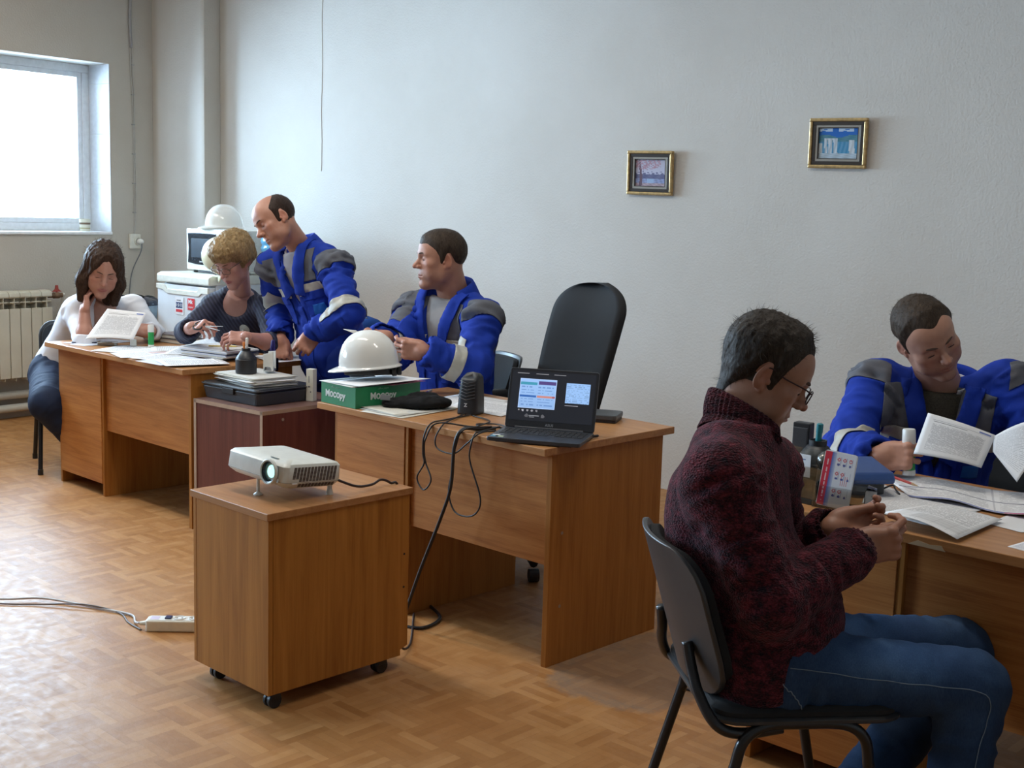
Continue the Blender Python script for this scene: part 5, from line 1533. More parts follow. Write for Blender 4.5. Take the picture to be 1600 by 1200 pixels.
# ---- P6: man in the maroon sweater, foreground -------------------------------------
JT = JOINTS
def jn(n): return {k: np.array(v) for k, v in JT[n].items()}
J = jn('P6')
p6 = Person('man in a maroon roll-neck sweater, jeans and glasses reading a sheet in the foreground', (J['hip'][0], J['hip'][1], 0), J, CV(.90, -.50, .05), 0,
            P=dict(skin=(.42, .215, .14), stubble=.25, ear=1.08, nose=1.1, slit=.0028, down=.0035, brow=1.2, gaze=(0, .8, -.6),
                   hair=dict(y=[-.14, -.10, -.075, -.055, -.035, -.020, -.006, .004, .016, .024, .034, .046, .062, .08, .1], nape=-.105, z=[-.070, -.082, -.074, -.034, .014, .028, .020, -.010, -.018, .012, .040, .060, .078, .088, .09], t=.011, top=.010, back=.004, na=.005, nf=60, temple=.012, grey=.22, strands=3800, slen=.018, fwd=1)), hunch=.050, belly=.06, d=.92, w=.98)
p6.body({'R': dict(fdir=CV(.97, .20, .12), back=CV(.02, -.30, .95), curl=[(42, 58, 30), (56, 66, 38), (64, 70, 40), (68, 70, 40)], thumb=(14, 70, 26)),
         'L': dict(fdir=CV(.97, .16, -.10), back=CV(.10, -.45, -.90), curl=[(46, 50, 28), (50, 54, 30), (54, 56, 30), (56, 56, 30)], thumb=(15, 62, 20))}, .0024, .0022)
p6.hair(HAIR_MID, .0032, 5); p6.face(BROW_D)
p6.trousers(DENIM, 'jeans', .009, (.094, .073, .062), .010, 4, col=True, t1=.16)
p6.garment('sweater', SWEAT, .0065, .024, -.17, 1.0, (.078, .068, .050), fold=.011, seed=6, sh_r=.074, cuff=.98, cuffs={'R': .985, 'L': .985}, kt=.045)
for k in 'RL':
    e, w = J['el' + k], J['wr' + k]
    u = unit(w - e); m = MB(); c = w - u * .040
    o1 = unit(np.cross(u, [0, 0, 1])); o2 = np.cross(u, o1)
    m.grid(lambda a, b: tuple(c + u * .052 * b + (o1 * math.cos(a * 2 * PI) + o2 * math.sin(a * 2 * PI)) * (.0525 - .006 * b + .0022 * math.sin(a * 2 * PI * 24)) - p6.base), 96, 6)
    obj('ribbed_cuff', m, SWEAT_RIB, p6.root, smooth=True, solid=.004)
# roll-neck: ribbed tube folded outward, following the neck to the chin
def rollneck(u, v):
    a = u * 2 * PI
    n0 = p6.T.world(0, .004, .90); hd = p6.head.w((0, -.022, -.075))
    ax = unit(hd - n0); r = unit(p6.T.r - ax * (p6.T.r @ ax)); f = np.cross(ax, r)
    x, y = math.sin(a), math.cos(a)
    front = (1 + y) / 2; tilt_ = .045 * front - .018 * (1 - front)
    rib = .0022 * math.sin(a * 44)
    if v < .16: q = v / .16; rad = .088 - .012 * q; z = .045 + .030 * q
    elif v < .58: q = (v - .16) / .42; rad = .078 + .004 * math.sin(q * PI); z = .060 + (.068 - .012 * front) * q
    elif v < .66: q = (v - .58) / .08; rad = .078 - .010 * q; z = .128 + .003 * math.sin(q * PI) - .012 * front
    else: q = (v - .66) / .34; rad = .068; z = .126 - .05 * q - .012 * front
    rad = rad + rib * (1 if v < .62 else .5) + .012 * front * (1 if v < .62 else .6); z -= tilt_ * min(1, v / .3)
    return tuple(n0 + ax * z + (r * x * rad * .98 + f * y * rad * 1.04) - p6.base)
obj('roll_neck', MB().grid(rollneck, 176, 26), SWEAT_RIB, p6.root, smooth=True)
GLASSF = plain('dark_red_spectacle_frame', (.03, .008, .010), .3)
LENS = glass_mat('spectacle_lens', (.97, .97, .97), .0, .02)
for n_ in LENS.node_tree.nodes:
    if n_.type == 'FRESNEL': n_.inputs[0].default_value = 1.22
def spectacles(pr, frame_mat, full=False, temple_z=.012):
    fr = pr.head; b = pr.base; sc = pr.P.get('scale', 1)
    W = lambda q: tuple(fr.w(np.array(q) * sc) - b)
    e = bpy.data.objects.new('spectacles', None); COL.objects.link(e); e.parent = pr.root
    for s in (-1, 1):
        out = []
        for (x, z) in rrect(.050, .031, .011, 4):
            xx = s * .033 + x; out.append((xx, .1075 - .10 * max(0, abs(xx) - .03) - .0006 * 0, .000 + z - .003))
        obj('rim', MB().tube([W(q) for q in out], .0015, 6, closed=True), frame_mat, e, smooth=True)
        m = MB().add([W(q) for q in out], [tuple(range(len(out)))]); obj('lens', m, LENS, e)
        obj('temple', MB().tube([W(q) for q in curve_pts([(s * .060, .104, .008), (s * .072, .080, .012), (s * .0795, .03, temple_z), (s * .0805, -.006, temple_z + .006), (s * .080, -.022, temple_z - .004), (s * .078, -.032, -.012)], 24)], .0019, 6), frame_mat, e, smooth=True)
    obj('bridge', MB().tube([W(q) for q in curve_pts([(-.009, .1085, .002), (0, .112, .006), (.009, .1085, .002)], 10)], .0011, 6), frame_mat, e, smooth=True)
spectacles(p6, GLASSF)
SEAM = plain('denim_seam_thread', (.16, .21, .27), .8)
def seam(pr, pts, r=.0011, name='seam'):
    # a stitched line lying on the trousers: project points on the nearest cloth vertex
    out = []
    N = vnormals(pr.tV, pr.tQ)
    for q in curve_pts([tuple(q) for q in pts], 50):
        d = np.linalg.norm(pr.tV - np.array(q), axis=1); i = np.argsort(d)[:4]
        out.append(tuple(pr.tV[i].mean(0) + N[i].mean(0) * .0012 - pr.base))
    sm_ = [Vector(out[0])] + [(Vector(out[k - 1]) + Vector(out[k]) * 2 + Vector(out[k + 1])) / 4 for k in range(1, len(out) - 1)] + [Vector(out[-1])]
    obj(name, MB().tube(sm_, r, 5), SEAM, pr.root, smooth=True)
hR, kR, aR = J['hipR'], J['knR'], J['anR']; side = -unit(np.cross([0, 0, 1], kR - hR)); side = side * (1 if side @ _v(_f) < 0 else -1)
seam(p6, [hR + side * .10 + [0, 0, .045], hR + (kR - hR) * .35 + side * .09 + [0, 0, .03], hR + (kR - hR) * .7 + side * .09 + [0, 0, .02], kR + side * .08 + [0, 0, -.0], kR + (aR - kR) * .25 + side * .08, kR + (aR - kR) * .6 + side * .075])
seam(p6, [hR + (kR - hR) * -.10 + side * .10 + [0, 0, .03], hR + side * .11 + [0, 0, -.005], hR + (kR - hR) * .10 + side * .11 + [0, 0, -.055]], .0014, 'pocket_seam')
SHOE = plain('black_leather', (.012, .011, .011), .35)
p6.shoes(SHOE, CV(.9, 0, -.1))
# ---- P5: man in blue at the right desk ----------------------------------------------
J = jn('P5')
p5 = Person('man in a blue work jacket at the right desk, head tilted, holding a glue stick', (J['hip'][0], J['hip'][1], 0), J, CV(.22, -.50, .82), 0, up=CV(-.45, .78, .44),
            P=dict(skin=(.49, .265, .185), stubble=.25, cheek=1.06, jaw=1.05, neck=.060, slit=.0020, down=.0035, brow=1.1, scale=1.04,
                   hair=dict(y=[-.14, -.10, -.075, -.055, -.035, -.022, -.008, .004, .014, .022, .036, .05, .064, .08, .1], z=[-.030, -.046, -.046, -.02, .016, .030, .022, .002, -.002, .022, .052, .070, .082, .090, .095], t=.008, top=.003, na=.0022, nf=110, grow=.22, temple=.012, peak=.007, strands=1800, slen=.009)), hunch=.03, w=1.10, d=1.12)
p5.body({'R': dict(fdir=CV(.80, .02, .58), back=CV(-.52, .12, .84), curl=[(62, 72, 45), (66, 76, 48), (70, 78, 48), (74, 78, 48)], thumb=(30, 60, 30)),
         'L': dict(fdir=CV(-.75, .25, .30), back=CV(.2, -.1, .95), curl=[(25, 35, 20)] * 4, thumb=(25, 50, 15))}, .0026, .0024)
p5.hair(HAIR_BROWN, .0034, 8); p5.face(BROW_D)
work_jacket(p5, (.36, .075, .045, .0, .02), [('R', .20, .40), ('L', .20, .40)], 21, .007, .024, yoke_t=(.70, 1.0), band_t=(.58, .70), hem=-.12, r=(.076, .070, .052), fold=.024, uin=.05,
            collar_kw=dict(rx=.094, ry=.088, h=.066, gap=60, fold=.045, t=.975, drop=.045))
p5.garment('jumper', OLIVE, .009, .004, .25, .96, fold=.002, seed=9, sleeves='')
collar(p5.root, p5.base, 'shirt_collar', p5.T, WHITE_K, rx=.074, ry=.072, h=.045, gap=26, fold=0, t=.95, drop=.03, flare=.004)
p5.trousers(BLUE_T, h=.014)
p5.shoes(SHOE, CV(.1, 0, 1))
SNAP = plain('snap_button', (.5, .5, .5), .3, 1.0)
for (u_, t_) in ((.075, .80), (-.075, .80), (-.060, .72), (-.045, .64)):
    q = p5.T.world(u_, .3, t_); d = np.linalg.norm(np.cross(p5.gV - q, p5.T.f), axis=1) + 10 * (((p5.gV - p5.T.p) @ p5.T.f) < 0); i = int(np.argmin(d))
    c = p5.gV[i] - p5.base
    obj('snap_button', MB().cyl(tuple(c + p5.T.f * .004), tuple(c + p5.T.f * .016), .0065, .0045, 12), SNAP, p5.root, smooth='auto')
# ---- P4: seated man in blue in the middle ----------------------------------------------
J = jn('P4')
p4 = Person('seated man in a blue work jacket behind the middle desk, looking left, paper in hand', (J['hip'][0], J['hip'][1], 0), J, CV(-.93, -.03, .30),
            P=dict(skin=(.43, .215, .145), stubble=.3, cheek=1.06, neck=.064, jaw=1.05, slit=.0028, down=.0, gaze=(0, 1, -.05), scale=1.02,
                   hair=dict(y=[-.14, -.10, -.075, -.055, -.035, -.022, -.008, .004, .014, .022, .036, .05, .064, .08, .1], z=[-.030, -.045, -.045, -.018, .016, .028, .020, -.004, -.008, .014, .032, .046, .054, .060, .064], t=.008, top=.002, na=.0015, temple=.006, strands=900, slen=.008)), hunch=.02, w=1.06, d=1.08)
p4.body({'L': dict(fdir=CV(-.93, .10, -.15), back=CV(.05, -.25, .95), curl=[(25, 38, 20), (32, 42, 25), (38, 45, 25), (42, 48, 25)], thumb=(22, 60, 12)),
         'R': dict(fdir=CV(-.90, .10, .25), back=CV(.1, .75, .55), curl=[(20, 30, 15), (24, 32, 18), (28, 32, 18), (30, 35, 20)], thumb=(25, 40, 12))}, .003, .0028)
p4.hair(HAIR_BROWN, .004, 12); p4.face(BROW_D)
work_jacket(p4, (.42, .085, .04, .0, .0), [('L', .28, .52), ('R', .30, .55)], 33, .008, .022, band_t=(.60, .70), hem=-.14, r=(.074, .068, .052), fold=.023, collar_kw=dict(rx=.090, ry=.086, h=.066))
p4.garment('t_shirt', GREY_T, .010, .004, .25, .97, fold=.002, seed=2, sleeves='')
p4.trousers(BLUE_T, h=.014); p4.shoes(SHOE, CV(-.3, 0, 1))
# ---- P3: bald man leaning on the left desk ----------------------------------------------
J = jn('P3')
p3 = Person('balding man in a blue work jacket standing bent over the left desk', (J['anL'][0] * .5 + J['anR'][0] * .5, J['anL'][1] * .5 + J['anR'][1] * .5, 0), J, CV(-.74, -.46, .50), 0, up=CV(-.30, .90, -.1),
            P=dict(skin=(.46, .225, .15), stubble=.25, slit=.0024, down=.003, nose=1.15, neck=.053,
                   hair=dict(y=[-.14, -.10, -.075, -.055, -.035, -.022, -.008, .004, .014, .022, .030, .05, .064, .08, .1], z=[-.022, -.036, -.036, -.016, .016, .028, .020, -.002, -.004, .016, .05, .12, .12, .12, .12], grow=.22, t=.006, na=.0015, bald=(.085, -.012), strands=700, slen=.008)), hunch=.03, w=1.0, d=1.02)
p3.body({'R': dict(fdir=CV(.10, -.96, .25), back=CV(-.1, .2, .97), curl=[(62, 60, 35), (66, 62, 35), (68, 62, 35), (70, 62, 35)], thumb=(30, 55, 20)),
         'L': dict(fdir=CV(-.55, -.82, .22), back=CV(.25, .15, .95), curl=[(55, 60, 35), (60, 62, 35), (64, 62, 35), (68, 62, 35)], thumb=(30, 55, 20))}, .003, .0028)
p3.hair(HAIR_DARK, .004, 15); p3.face(BROW_D)
work_jacket(p3, (.50, .070, .035, .0, .0), [('R', .02, .26), ('L', -.80, -.99)], 41, .008, .020, band_t=(.58, .68), hem=-.24, r=(.072, .066, .052), fold=.023, collar_kw=dict(rx=.084, ry=.080))
p3.garment('shirt', SHIRT_G, .010, .004, .30, .98, fold=.002, seed=2, sleeves='')
collar(p3.root, p3.base, 'shirt_collar', p3.T, SHIRT_G, rx=.070, ry=.068, h=.050, gap=14, fold=.018, t=.955, drop=.035)
p3.trousers(BLUE_T, h=.012, r=(.095, .075, .068), t1=.12); p3.shoes(SHOE, CV(-.4, 0, 1))
# ---- P2: blond woman with scissors ----------------------------------------------------
J = jn('P2')
p2 = Person('blond woman in a navy top and glasses cutting paper with scissors', (J['hip'][0], J['hip'][1], 0), J, CV(-.42, -.55, .72), math.radians(-4),
            P=dict(skin=(.47, .25, .20), female=1, jaw=.92, neck=.046, scale=.97, lips=(.30, .06, .075), slit=.0020, down=.0035, brow=.7, lip=1.1,
                   hair=dict(y=[-.16, -.10, -.075, -.055, -.035, -.015, .004, .016, .030, .05, .064, .08, .1], z=[-.050, -.062, -.062, -.055, -.045, -.030, -.020, -.004, .022, .030, .034, .038, .04], t=.022, top=.012, back=.012, na=.007, nf=40, grow=.9, strands=1200, slen=.016,
                             extra=[(ellipsoid((s_ * .055, -.02, .045), (.040, .075, .062)), .02, 'u') for s_ in (-1, 1)] + [(capsule((-.050, .072, .048), (.020, .088, .056), .012, .014), .015, 'u'), (capsule((.025, .086, .054), (.058, .055, .030), .013, .012), .015, 'u')], face=[])), hunch=.03, w=.92, d=1.02,
            st=[(-.22, .160, .115), (-.10, .175, .125), (0, .175, .122), (.15, .160, .112), (.32, .148, .108), (.5, .156, .125), (.66, .170, .132), (.80, .172, .112), (.92, .125, .085), (1.0, .072, .060), (1.06, .055, .05)])
p2.body({'R': dict(fdir=CV(.80, .12, .50), back=CV(-.25, .75, .55), curl=[(35, 48, 30), (45, 50, 30), (52, 52, 30), (56, 52, 30)], thumb=(32, 55, 20), s=.92),
         'L': dict(fdir=CV(-.96, .02, .18), back=CV(.1, .65, .70), curl=[(28, 35, 20), (32, 38, 22), (36, 40, 22), (40, 42, 22)], thumb=(28, 45, 15), s=.92)}, .003, .0028, bare='RL', arm_r=(.042, .035, .025))
p2.hair(HAIR_BLOND, .004, 18); p2.face(BROW_L)
spectacles(p2, plain('thin_metal_frame', (.12, .09, .07), .3, .6))
p2.garment('top', NAVYTOP, .008, .012, -.14, .985, (.058, .054, .044), fold=.006, seed=51, sh_r=.055, cuffs={'R': .78, 'L': .34}, sub=[(ellipsoid(p2.T.world(0, .10, 1.0), (.105, .080, .095), p2.T.R), .008)])
ns = p2.garment('chest', SKIN, .009, -.004, .5, 1.0, fold=0, seed=1, sleeves='')
q = p2.gV
ns.data.color_attributes.new('col', 'FLOAT_COLOR', 'POINT').data.foreach_set('color', np.tile(np.array([.47, .25, .20, 1], np.float32), len(q)))
bq = p2.T.world(-.095, .128, .80)
BROOCH = plain('grey_brooch', (.30, .31, .29), .35, .4)
Mb = Matrix.Translation(Vector(bq - p2.base)) @ Vector(p2.T.f).to_track_quat('Z', 'Y').to_matrix().to_4x4()
obj('brooch', MB().lathe([(.001, .012), (.012, .012), (.024, .008), (.029, .002), (.028, -.004)], 22, Mb).lathe([(.001, .020), (.006, .018), (.008, .011)], 12, Mb), BROOCH, p2.root, smooth='auto')
p2.trousers(NAVY_TR, h=.014); p2.shoes(SHOE, CV(0, 0, 1))
# ---- P1: woman in white at the far left ---------------------------------------------------
J = jn('P1')
p1 = Person('dark-haired woman in a white jumper at far left, cheek resting on her hand', (J['hip'][0], J['hip'][1], 0), J, CV(.34, -.52, .76), math.radians(8),
            P=dict(skin=(.47, .245, .18), female=1, jaw=.90, neck=.044, scale=1.05, lips=(.33, .085, .09), slit=.0024, down=.0030, brow=.8, lip=1.05,
                   hair=dict(y=[-.16, -.10, -.05, -.02, .0, .014, .026, .036, .05, .064, .08, .1], z=[-.12, -.12, -.12, -.10, -.09, -.06, -.02, .020, .050, .070, .086, .09], sweep=1.5, t=.014, top=.010, back=.006, na=.005, nf=50, grow=.8, long=True, strands=2600, slen=.020,
                             extra=[(capsule((s_ * .064, -.012, .050), (s_ * .086, .008, -.070), .026, .034), .025, 'u') for s_ in (-1, 1)] + [(capsule((s_ * .086, .008, -.070), (s_ * .080, .026, -.165), .034, .020), .02, 'u') for s_ in (-1, 1)]
                             + [(capsule((0, -.075, .03), (0, -.085, -.13), .055, .060), .03, 'u'), (capsule((-.05, -.05, -.08), (-.06, -.03, -.175), .05, .035), .03, 'u'), (capsule((.05, -.05, -.08), (.06, -.03, -.175), .05, .035), .03, 'u'),
])), hunch=.05, w=.90, d=1.0,
            st=[(-.22, .160, .115), (-.10, .178, .125), (0, .178, .122), (.15, .158, .112), (.32, .146, .106), (.5, .155, .122), (.66, .168, .130), (.80, .170, .110), (.92, .125, .085), (1.0, .072, .060), (1.06, .055, .05)])
p1.body({'R': dict(fdir=CV(.06, .97, -.12), back=CV(-.85, .05, .45), curl=[(12, 20, 12), (16, 24, 14), (22, 28, 16), (28, 30, 18)], thumb=(38, 40, 10), s=.92),
         'L': dict(fdir=CV(-.93, .10, .30), back=CV(.10, .45, .88), curl=[(22, 40, 22), (28, 42, 22), (32, 45, 24), (36, 48, 24)], thumb=(25, 55, 15), s=.92)}, .003, .0028, bare='R', arm_r=(.042, .036, .025))
p1.hair(hair_mat('chestnut_hair', (.013, .008, .006), (.085, .047, .030)), .004, 22); p1.face(BROW_D)
p1.garment('jumper', WHITE_K, .008, .012, -.12, .985, (.060, .055, .042), fold=.007, seed=61, sh_r=.056, cuffs={'R': .24, 'L': .93}, v=(.66, .075, .030, 0, 0))
ns = p1.garment('chest', SKIN, .009, -.004, .5, 1.0, fold=0, seed=1, sleeves='')
ns.data.color_attributes.new('col', 'FLOAT_COLOR', 'POINT').data.foreach_set('color', np.tile(np.array([.46, .245, .18, 1], np.float32), len(p1.gV)))
p1.trousers(NAVY_TR, h=.010, r=(.112, .094, .052), fold=.006, t1=.14); p1.shoes(SHOE, CV(.6, 0, .7))
band = [p1.head.w(np.array((.088 * math.sin(a), .012 + .0 * a, .034 + .092 * math.cos(a)))) - p1.base for a in np.linspace(-1.15, 1.15, 18)]
obj('sunglasses_band', MB().tube([tuple(b) for b in band], .005, 8), BLACK_PL, p1.root, smooth=True)  # plain dark band standing in for sunglasses pushed up on the head
obj('glint_bead', MB().cyl(tuple(p1.head.w((-.056, .030, .108)) - p1.base), tuple(p1.head.w((-.060, .036, .112)) - p1.base), .006, n=10), plain('glint_white', (.85, .82, .8), .2), p1.root, smooth='auto')  # white bead painted as the glint of light on the sunglasses
# ================================================================== papers
def paper_mat(style):
    key = 'paper_' + style
    if key in MATS: return MATS[key]
    m, nt, b = nmat(key)
    uv = node(nt, 'ShaderNodeUVMap')
    sp = node(nt, 'ShaderNodeSeparateXYZ'); link(nt, uv.outputs[0], sp.inputs[0])
    def mt(op, a, bb=None, c=None):
        n = node(nt, 'ShaderNodeMath', operation=op)
        for k, v in enumerate((a, bb, c)):
            if v is None: continue
            if isinstance(v, (int, float)): n.inputs[k].default_value = v
            else: link(nt, v, n.inputs[k])
        return n.outputs[0]
    U, V = sp.outputs[0], sp.outputs[1]
    def rng_(x, lo, hi): return mt('MULTIPLY', mt('GREATER_THAN', x, lo), mt('LESS_THAN', x, hi))
    base = {'cream': (.66, .63, .55), 'grey': (.58, .57, .53), 'blueish': (.66, .70, .80), 'pink': (.66, .25, .33)}.get(style, (.80, .80, .81))
    cur = node(nt, 'ShaderNodeRGB'); cur.outputs[0].default_value = (*base, 1); cur = cur.outputs[0]
    def over(mask, col, a=1.0):
        nonlocal cur
        mx = node(nt, 'ShaderNodeMix', data_type='RGBA'); link(nt, mt('MULTIPLY', mask, a), mx.inputs['Factor'])
        link(nt, cur, mx.inputs['A']); mx.inputs['B'].default_value = (*col, 1); cur = mx.outputs['Result']
    def textlines(n, u0, u1, v0, v1, a=.75, ws=38.0, col=(.10, .10, .12)):
        row = mt('FLOOR', mt('MULTIPLY', V, n)); fr = mt('FRACT', mt('MULTIPLY', V, n))
        cb = node(nt, 'ShaderNodeCombineXYZ'); link(nt, mt('MULTIPLY', U, ws), cb.inputs[0]); link(nt, mt('MULTIPLY', row, 7.31), cb.inputs[1])
        nz = node(nt, 'ShaderNodeTexNoise', i_Scale=1.0, i_Detail=1.0); link(nt, cb.outputs[0], nz.inputs['Vector'])
        ink = mt('MULTIPLY', rng_(fr, .30, .72), mt('GREATER_THAN', nz.outputs['Fac'], .42))
        over(mt('MULTIPLY', ink, mt('MULTIPLY', rng_(U, u0, u1), rng_(V, v0, v1))), col, a)
    if style == 'text': textlines(30, .08, .90, .08, .86); over(mt('MULTIPLY', rng_(U, .08, .55), rng_(V, .905, .918)), (.10, .10, .12))
    if style == 'faint': textlines(34, .08, .92, .10, .90, .38)
    if style == 'form':
        over(mt('MULTIPLY', rng_(U, .10, .94), rng_(V, .885, .891)), (.15, .15, .17)); over(mt('MULTIPLY', rng_(U, .12, .62), rng_(V, .845, .856)), (.08, .08, .09))
        over(mt('MULTIPLY', rng_(U, .14, .88), rng_(V, .30, .76)), (.60, .60, .62), .5); textlines(40, .12, .90, .14, .80, .5)
    if style == 'form': over(mt('MULTIPLY', rng_(U, .78, .95), rng_(V, .905, .945)), (.04, .10, .42), .85)
    if style == 'table':
        textlines(26, .07, .90, .40, .92, .55)
        over(mt('MULTIPLY', rng_(U, .30, .95), rng_(V, .10, .36)), (.52, .52, .53), .55)
        g = mt('MAXIMUM', mt('LESS_THAN', mt('FRACT', mt('MULTIPLY', V, 14)), .07), mt('LESS_THAN', mt('FRACT', mt('MULTIPLY', U, 5)), .02))
        over(mt('MULTIPLY', g, mt('MULTIPLY', rng_(U, .05, .95), rng_(V, .06, .62))), (.18, .18, .20), .6)
    if style == 'booklet':
        textlines(34, .03, .47, .10, .94, .45); textlines(34, .53, .97, .10, .94, .45)
        over(rng_(V, .0, .06), (.10, .14, .42), .8); over(mt('MULTIPLY', rng_(V, .0, .05), mt('GREATER_THAN', U, .55)), (.50, .10, .16), .8)
        over(mt('MULTIPLY', rng_(V, .44, .465), rng_(U, .02, .98)), (.06, .06, .12), .9); over(rng_(U, .495, .505), (.35, .35, .4), .5)
    if style == 'colour':
        textlines(30, .06, .94, .05, .55, .55); over(mt('MULTIPLY', rng_(U, .08, .45), rng_(V, .60, .90)), (.62, .30, .28), .55); over(mt('MULTIPLY', rng_(U, .52, .92), rng_(V, .62, .88)), (.12, .24, .55), .5)
        textlines(44, .06, .94, .58, .95, .4, 50)
    if style == 'blueprint': textlines(26, .08, .92, .1, .9, .5, 30, (.10, .14, .38)); over(mt('MULTIPLY', rng_(U, .30, .70), rng_(V, .45, .72)), (.14, .20, .48), .6)
    if style in ('cream', 'grey', 'blueish'): textlines(32, .08, .92, .1, .9, .22)
    link(nt, cur, b.inputs['Base Color']); b.inputs['Roughness'].default_value = .75; b.inputs['Specular IOR Level'].default_value = .25
    MATS[key] = m; return m
NS = [0]
def sheet_mesh(c, curl=0.0, n=10, seed=0, edge=0.0, bend=None):
    """c: 4 corners (a, b, z) in the desk frame, counter-clockwise from the near left; gentle curl, printed side up"""
    P = [np.array(DW(*q)) for q in c]
    vs, uvs = [], []
    nrm = unit(np.cross(P[1] - P[0], P[3] - P[0]))
    for j in range(n + 1):
        for i in range(n + 1):
            u, v = i / n, j / n
            p = P[0] * (1 - u) * (1 - v) + P[1] * u * (1 - v) + P[2] * u * v + P[3] * (1 - u) * v
            w = curl * (.5 + .5 * math.sin(u * 3.1 + seed * 1.7)) * math.sin(v * 2.6 + seed) ** 2 + edge * (max(0, u - .6) ** 2 * v + max(0, .3 - u) ** 2 * (1 - v)) * 4
            if bend: w += bend(u, v)
            vs.append(p + nrm * w); uvs.append((u, v))
    fs = [(j * (n + 1) + i, j * (n + 1) + i + 1, (j + 1) * (n + 1) + i + 1, (j + 1) * (n + 1) + i) for j in range(n) for i in range(n)]
    return vs, fs, uvs
def sheet(label, c, style='text', curl=.002, group=None, name='paper_sheet', thick=.0005, seed=None, edge=0.0, bend=None, n=10, cat='paper'):
    NS[0] += 1
    vs, fs, uvs = sheet_mesh(c, curl, n, NS[0] if seed is None else seed, edge, bend)
    o0 = vs[0]
    me = bpy.data.meshes.new(name); me.from_pydata([tuple(v - o0) for v in vs], [], fs)
    ul = me.uv_layers.new(name='UVMap')
    for l in me.loops: ul.data[l.index].uv = uvs[l.vertex_index]
    me.shade_smooth(); me.materials.append(paper_mat(style))
    o = bpy.data.objects.new(name, me); COL.objects.link(o); o.location = tuple(o0)
    md = o.modifiers.new('thickness', 'SOLIDIFY'); md.thickness = thick; md.offset = -1
    return tag(o, label, cat, group)
def a4(a, b, rot, z, w=.21, h=.297):
    c, s = math.cos(rot), math.sin(rot)
    return [(a + x * c - y * s, b + x * s + y * c, z) for (x, y) in ((-w / 2, -h / 2), (w / 2, -h / 2), (w / 2, h / 2), (-w / 2, h / 2))]
T0 = .7465
# ---- left desk
g1 = 'loose printed sheets spread over the left desk'
spots = [(-5.70, 3.11, .55, 'text'), (-5.55, 3.16, .15, 'faint'), (-5.44, 3.08, -.25, 'colour'), (-5.55, 3.34, -.5, 'faint'), (-5.28, 3.10, .35, 'text'), (-5.12, 3.05, .05, 'blueish'), (-5.40, 3.30, .8, 'text'), (-5.02, 3.08, -.3, 'text')]
lab = ['printed sheet lying nearest the left end of the front row on the left desk', 'sheet with faint print between its neighbours in the front row of the left desk', 'sheet with a reddish block of print at the front edge of the left desk', 'sheet with faint print further back on the left desk, turned clockwise',
       'printed sheet right of the reddish one on the left desk', 'bluish sheet near the right end of the left desk', 'printed sheet turned sideways in the middle of the left desk', 'printed sheet at the front right corner of the left desk']
for k, (a, b, r, st) in enumerate(spots): sheet(lab[k], a4(a, b, r, T0 + .0015 + .0011 * k), st, .002, g1)
sheet('blank white sheet with a bluish tint by the elbow of the woman in white', a4(-6.06, 3.16, .25, T0 + .001), 'blueish', .001)
fo = dthing('paper_stack', 'thick stack of papers on a navy folder beside the black pen pot, left desk', 'papers', -5.17, 3.32, T0 + .010, .18)
for k in range(9):
    r = (h1(k, 1) - .5) * .25
    obj('navy_folder' if k == 5 else 'sheet_bundle', MB().box(-.15 + (h1(k) - .5) * .03, -.11, k * .0042, .15 + (h1(k, 2) - .5) * .04, .11, k * .0042 + .0036, Matrix.Rotation(r * .3, 4, 'Z')), plain('navy_card', (.015, .025, .09), .5) if k == 5 else paper_mat(['text', 'grey', 'cream', 'blueish'][k % 4]), fo, .0006)
sheet('white sheet on top of the navy folder stack on the left desk', a4(-5.19, 3.32, 1.7, T0 + .0505), 'faint', .002)
yp = dthing('pencil', 'yellow pencil lying on the stacked papers of the left desk', 'pencil', -5.17, 3.26, T0 + .0565, .9)
YEL = plain('yellow_lacquer', (.62, .45, .06), .35); CED = plain('cedar_wood', (.5, .33, .18), .7); GRAPH = plain('graphite', (.04, .04, .045), .5)
def pencil(t, mat, L=.16, r=.0037):
    obj('shaft', MB().cyl((0, 0, r), (L * .82, 0, r), r, n=6), mat, t); obj('cone', MB().cyl((L * .82, 0, r), (L * .97, 0, r), r, .0009, 10), CED, t); obj('lead', MB().cyl((L * .97, 0, r), (L, 0, r), .0009, .0003, 6), GRAPH, t)
pencil(yp, YEL)
sheet('white sheet hanging over the corner of the left desk by the standing man', [(-5.12, 3.46, T0 + .004), (-4.83, 3.40, T0 + .004), (-4.84, 3.68, T0 + .005), (-5.09, 3.66, T0 + .004)], 'blueprint', .001)
sheet('long curled paper strip being cut by the blond woman', [(-5.72, 3.42, T0 + .004), (-5.47, 3.36, T0 + .004), (-5.36, 3.56, T0 + .012), (-5.64, 3.60, T0 + .02)], 'faint', 0, None, bend=lambda u, v: .040 * math.sin(u * PI) * (.35 + .65 * v) + .012 * math.sin(u * 9) * v, n=16)
sheet('second curled sheet under the strip in front of the blond woman', [(-5.66, 3.38, T0 + .002), (-5.38, 3.30, T0 + .002), (-5.30, 3.52, T0 + .004), (-5.56, 3.60, T0 + .004)], 'faint', 0, None, bend=lambda u, v: .014 * math.sin(u * PI) ** 2)
bk = dthing('notebook', 'brown covered notebook, upper one of two beside the woman in white', 'notebook', -5.885, 3.515, T0 + .023, .25)
def book(t, w, d, h, cov):
    obj('pages', MB().box(-w / 2 + .003, -d / 2 + .003, .0015, w / 2 - .003, d / 2 - .001, h - .0015), paper_mat('cream'), t)
    obj('cover', MB().box(-w / 2, -d / 2, h - .0018, w / 2, d / 2, h).box(-w / 2, -d / 2, 0, w / 2, d / 2, .0018).box(-w / 2, d / 2 - .001, 0, w / 2, d / 2 + .001, h), cov, t, .0006)
book(bk, .21, .15, .020, plain('brown_cover', (.09, .045, .035), .5))
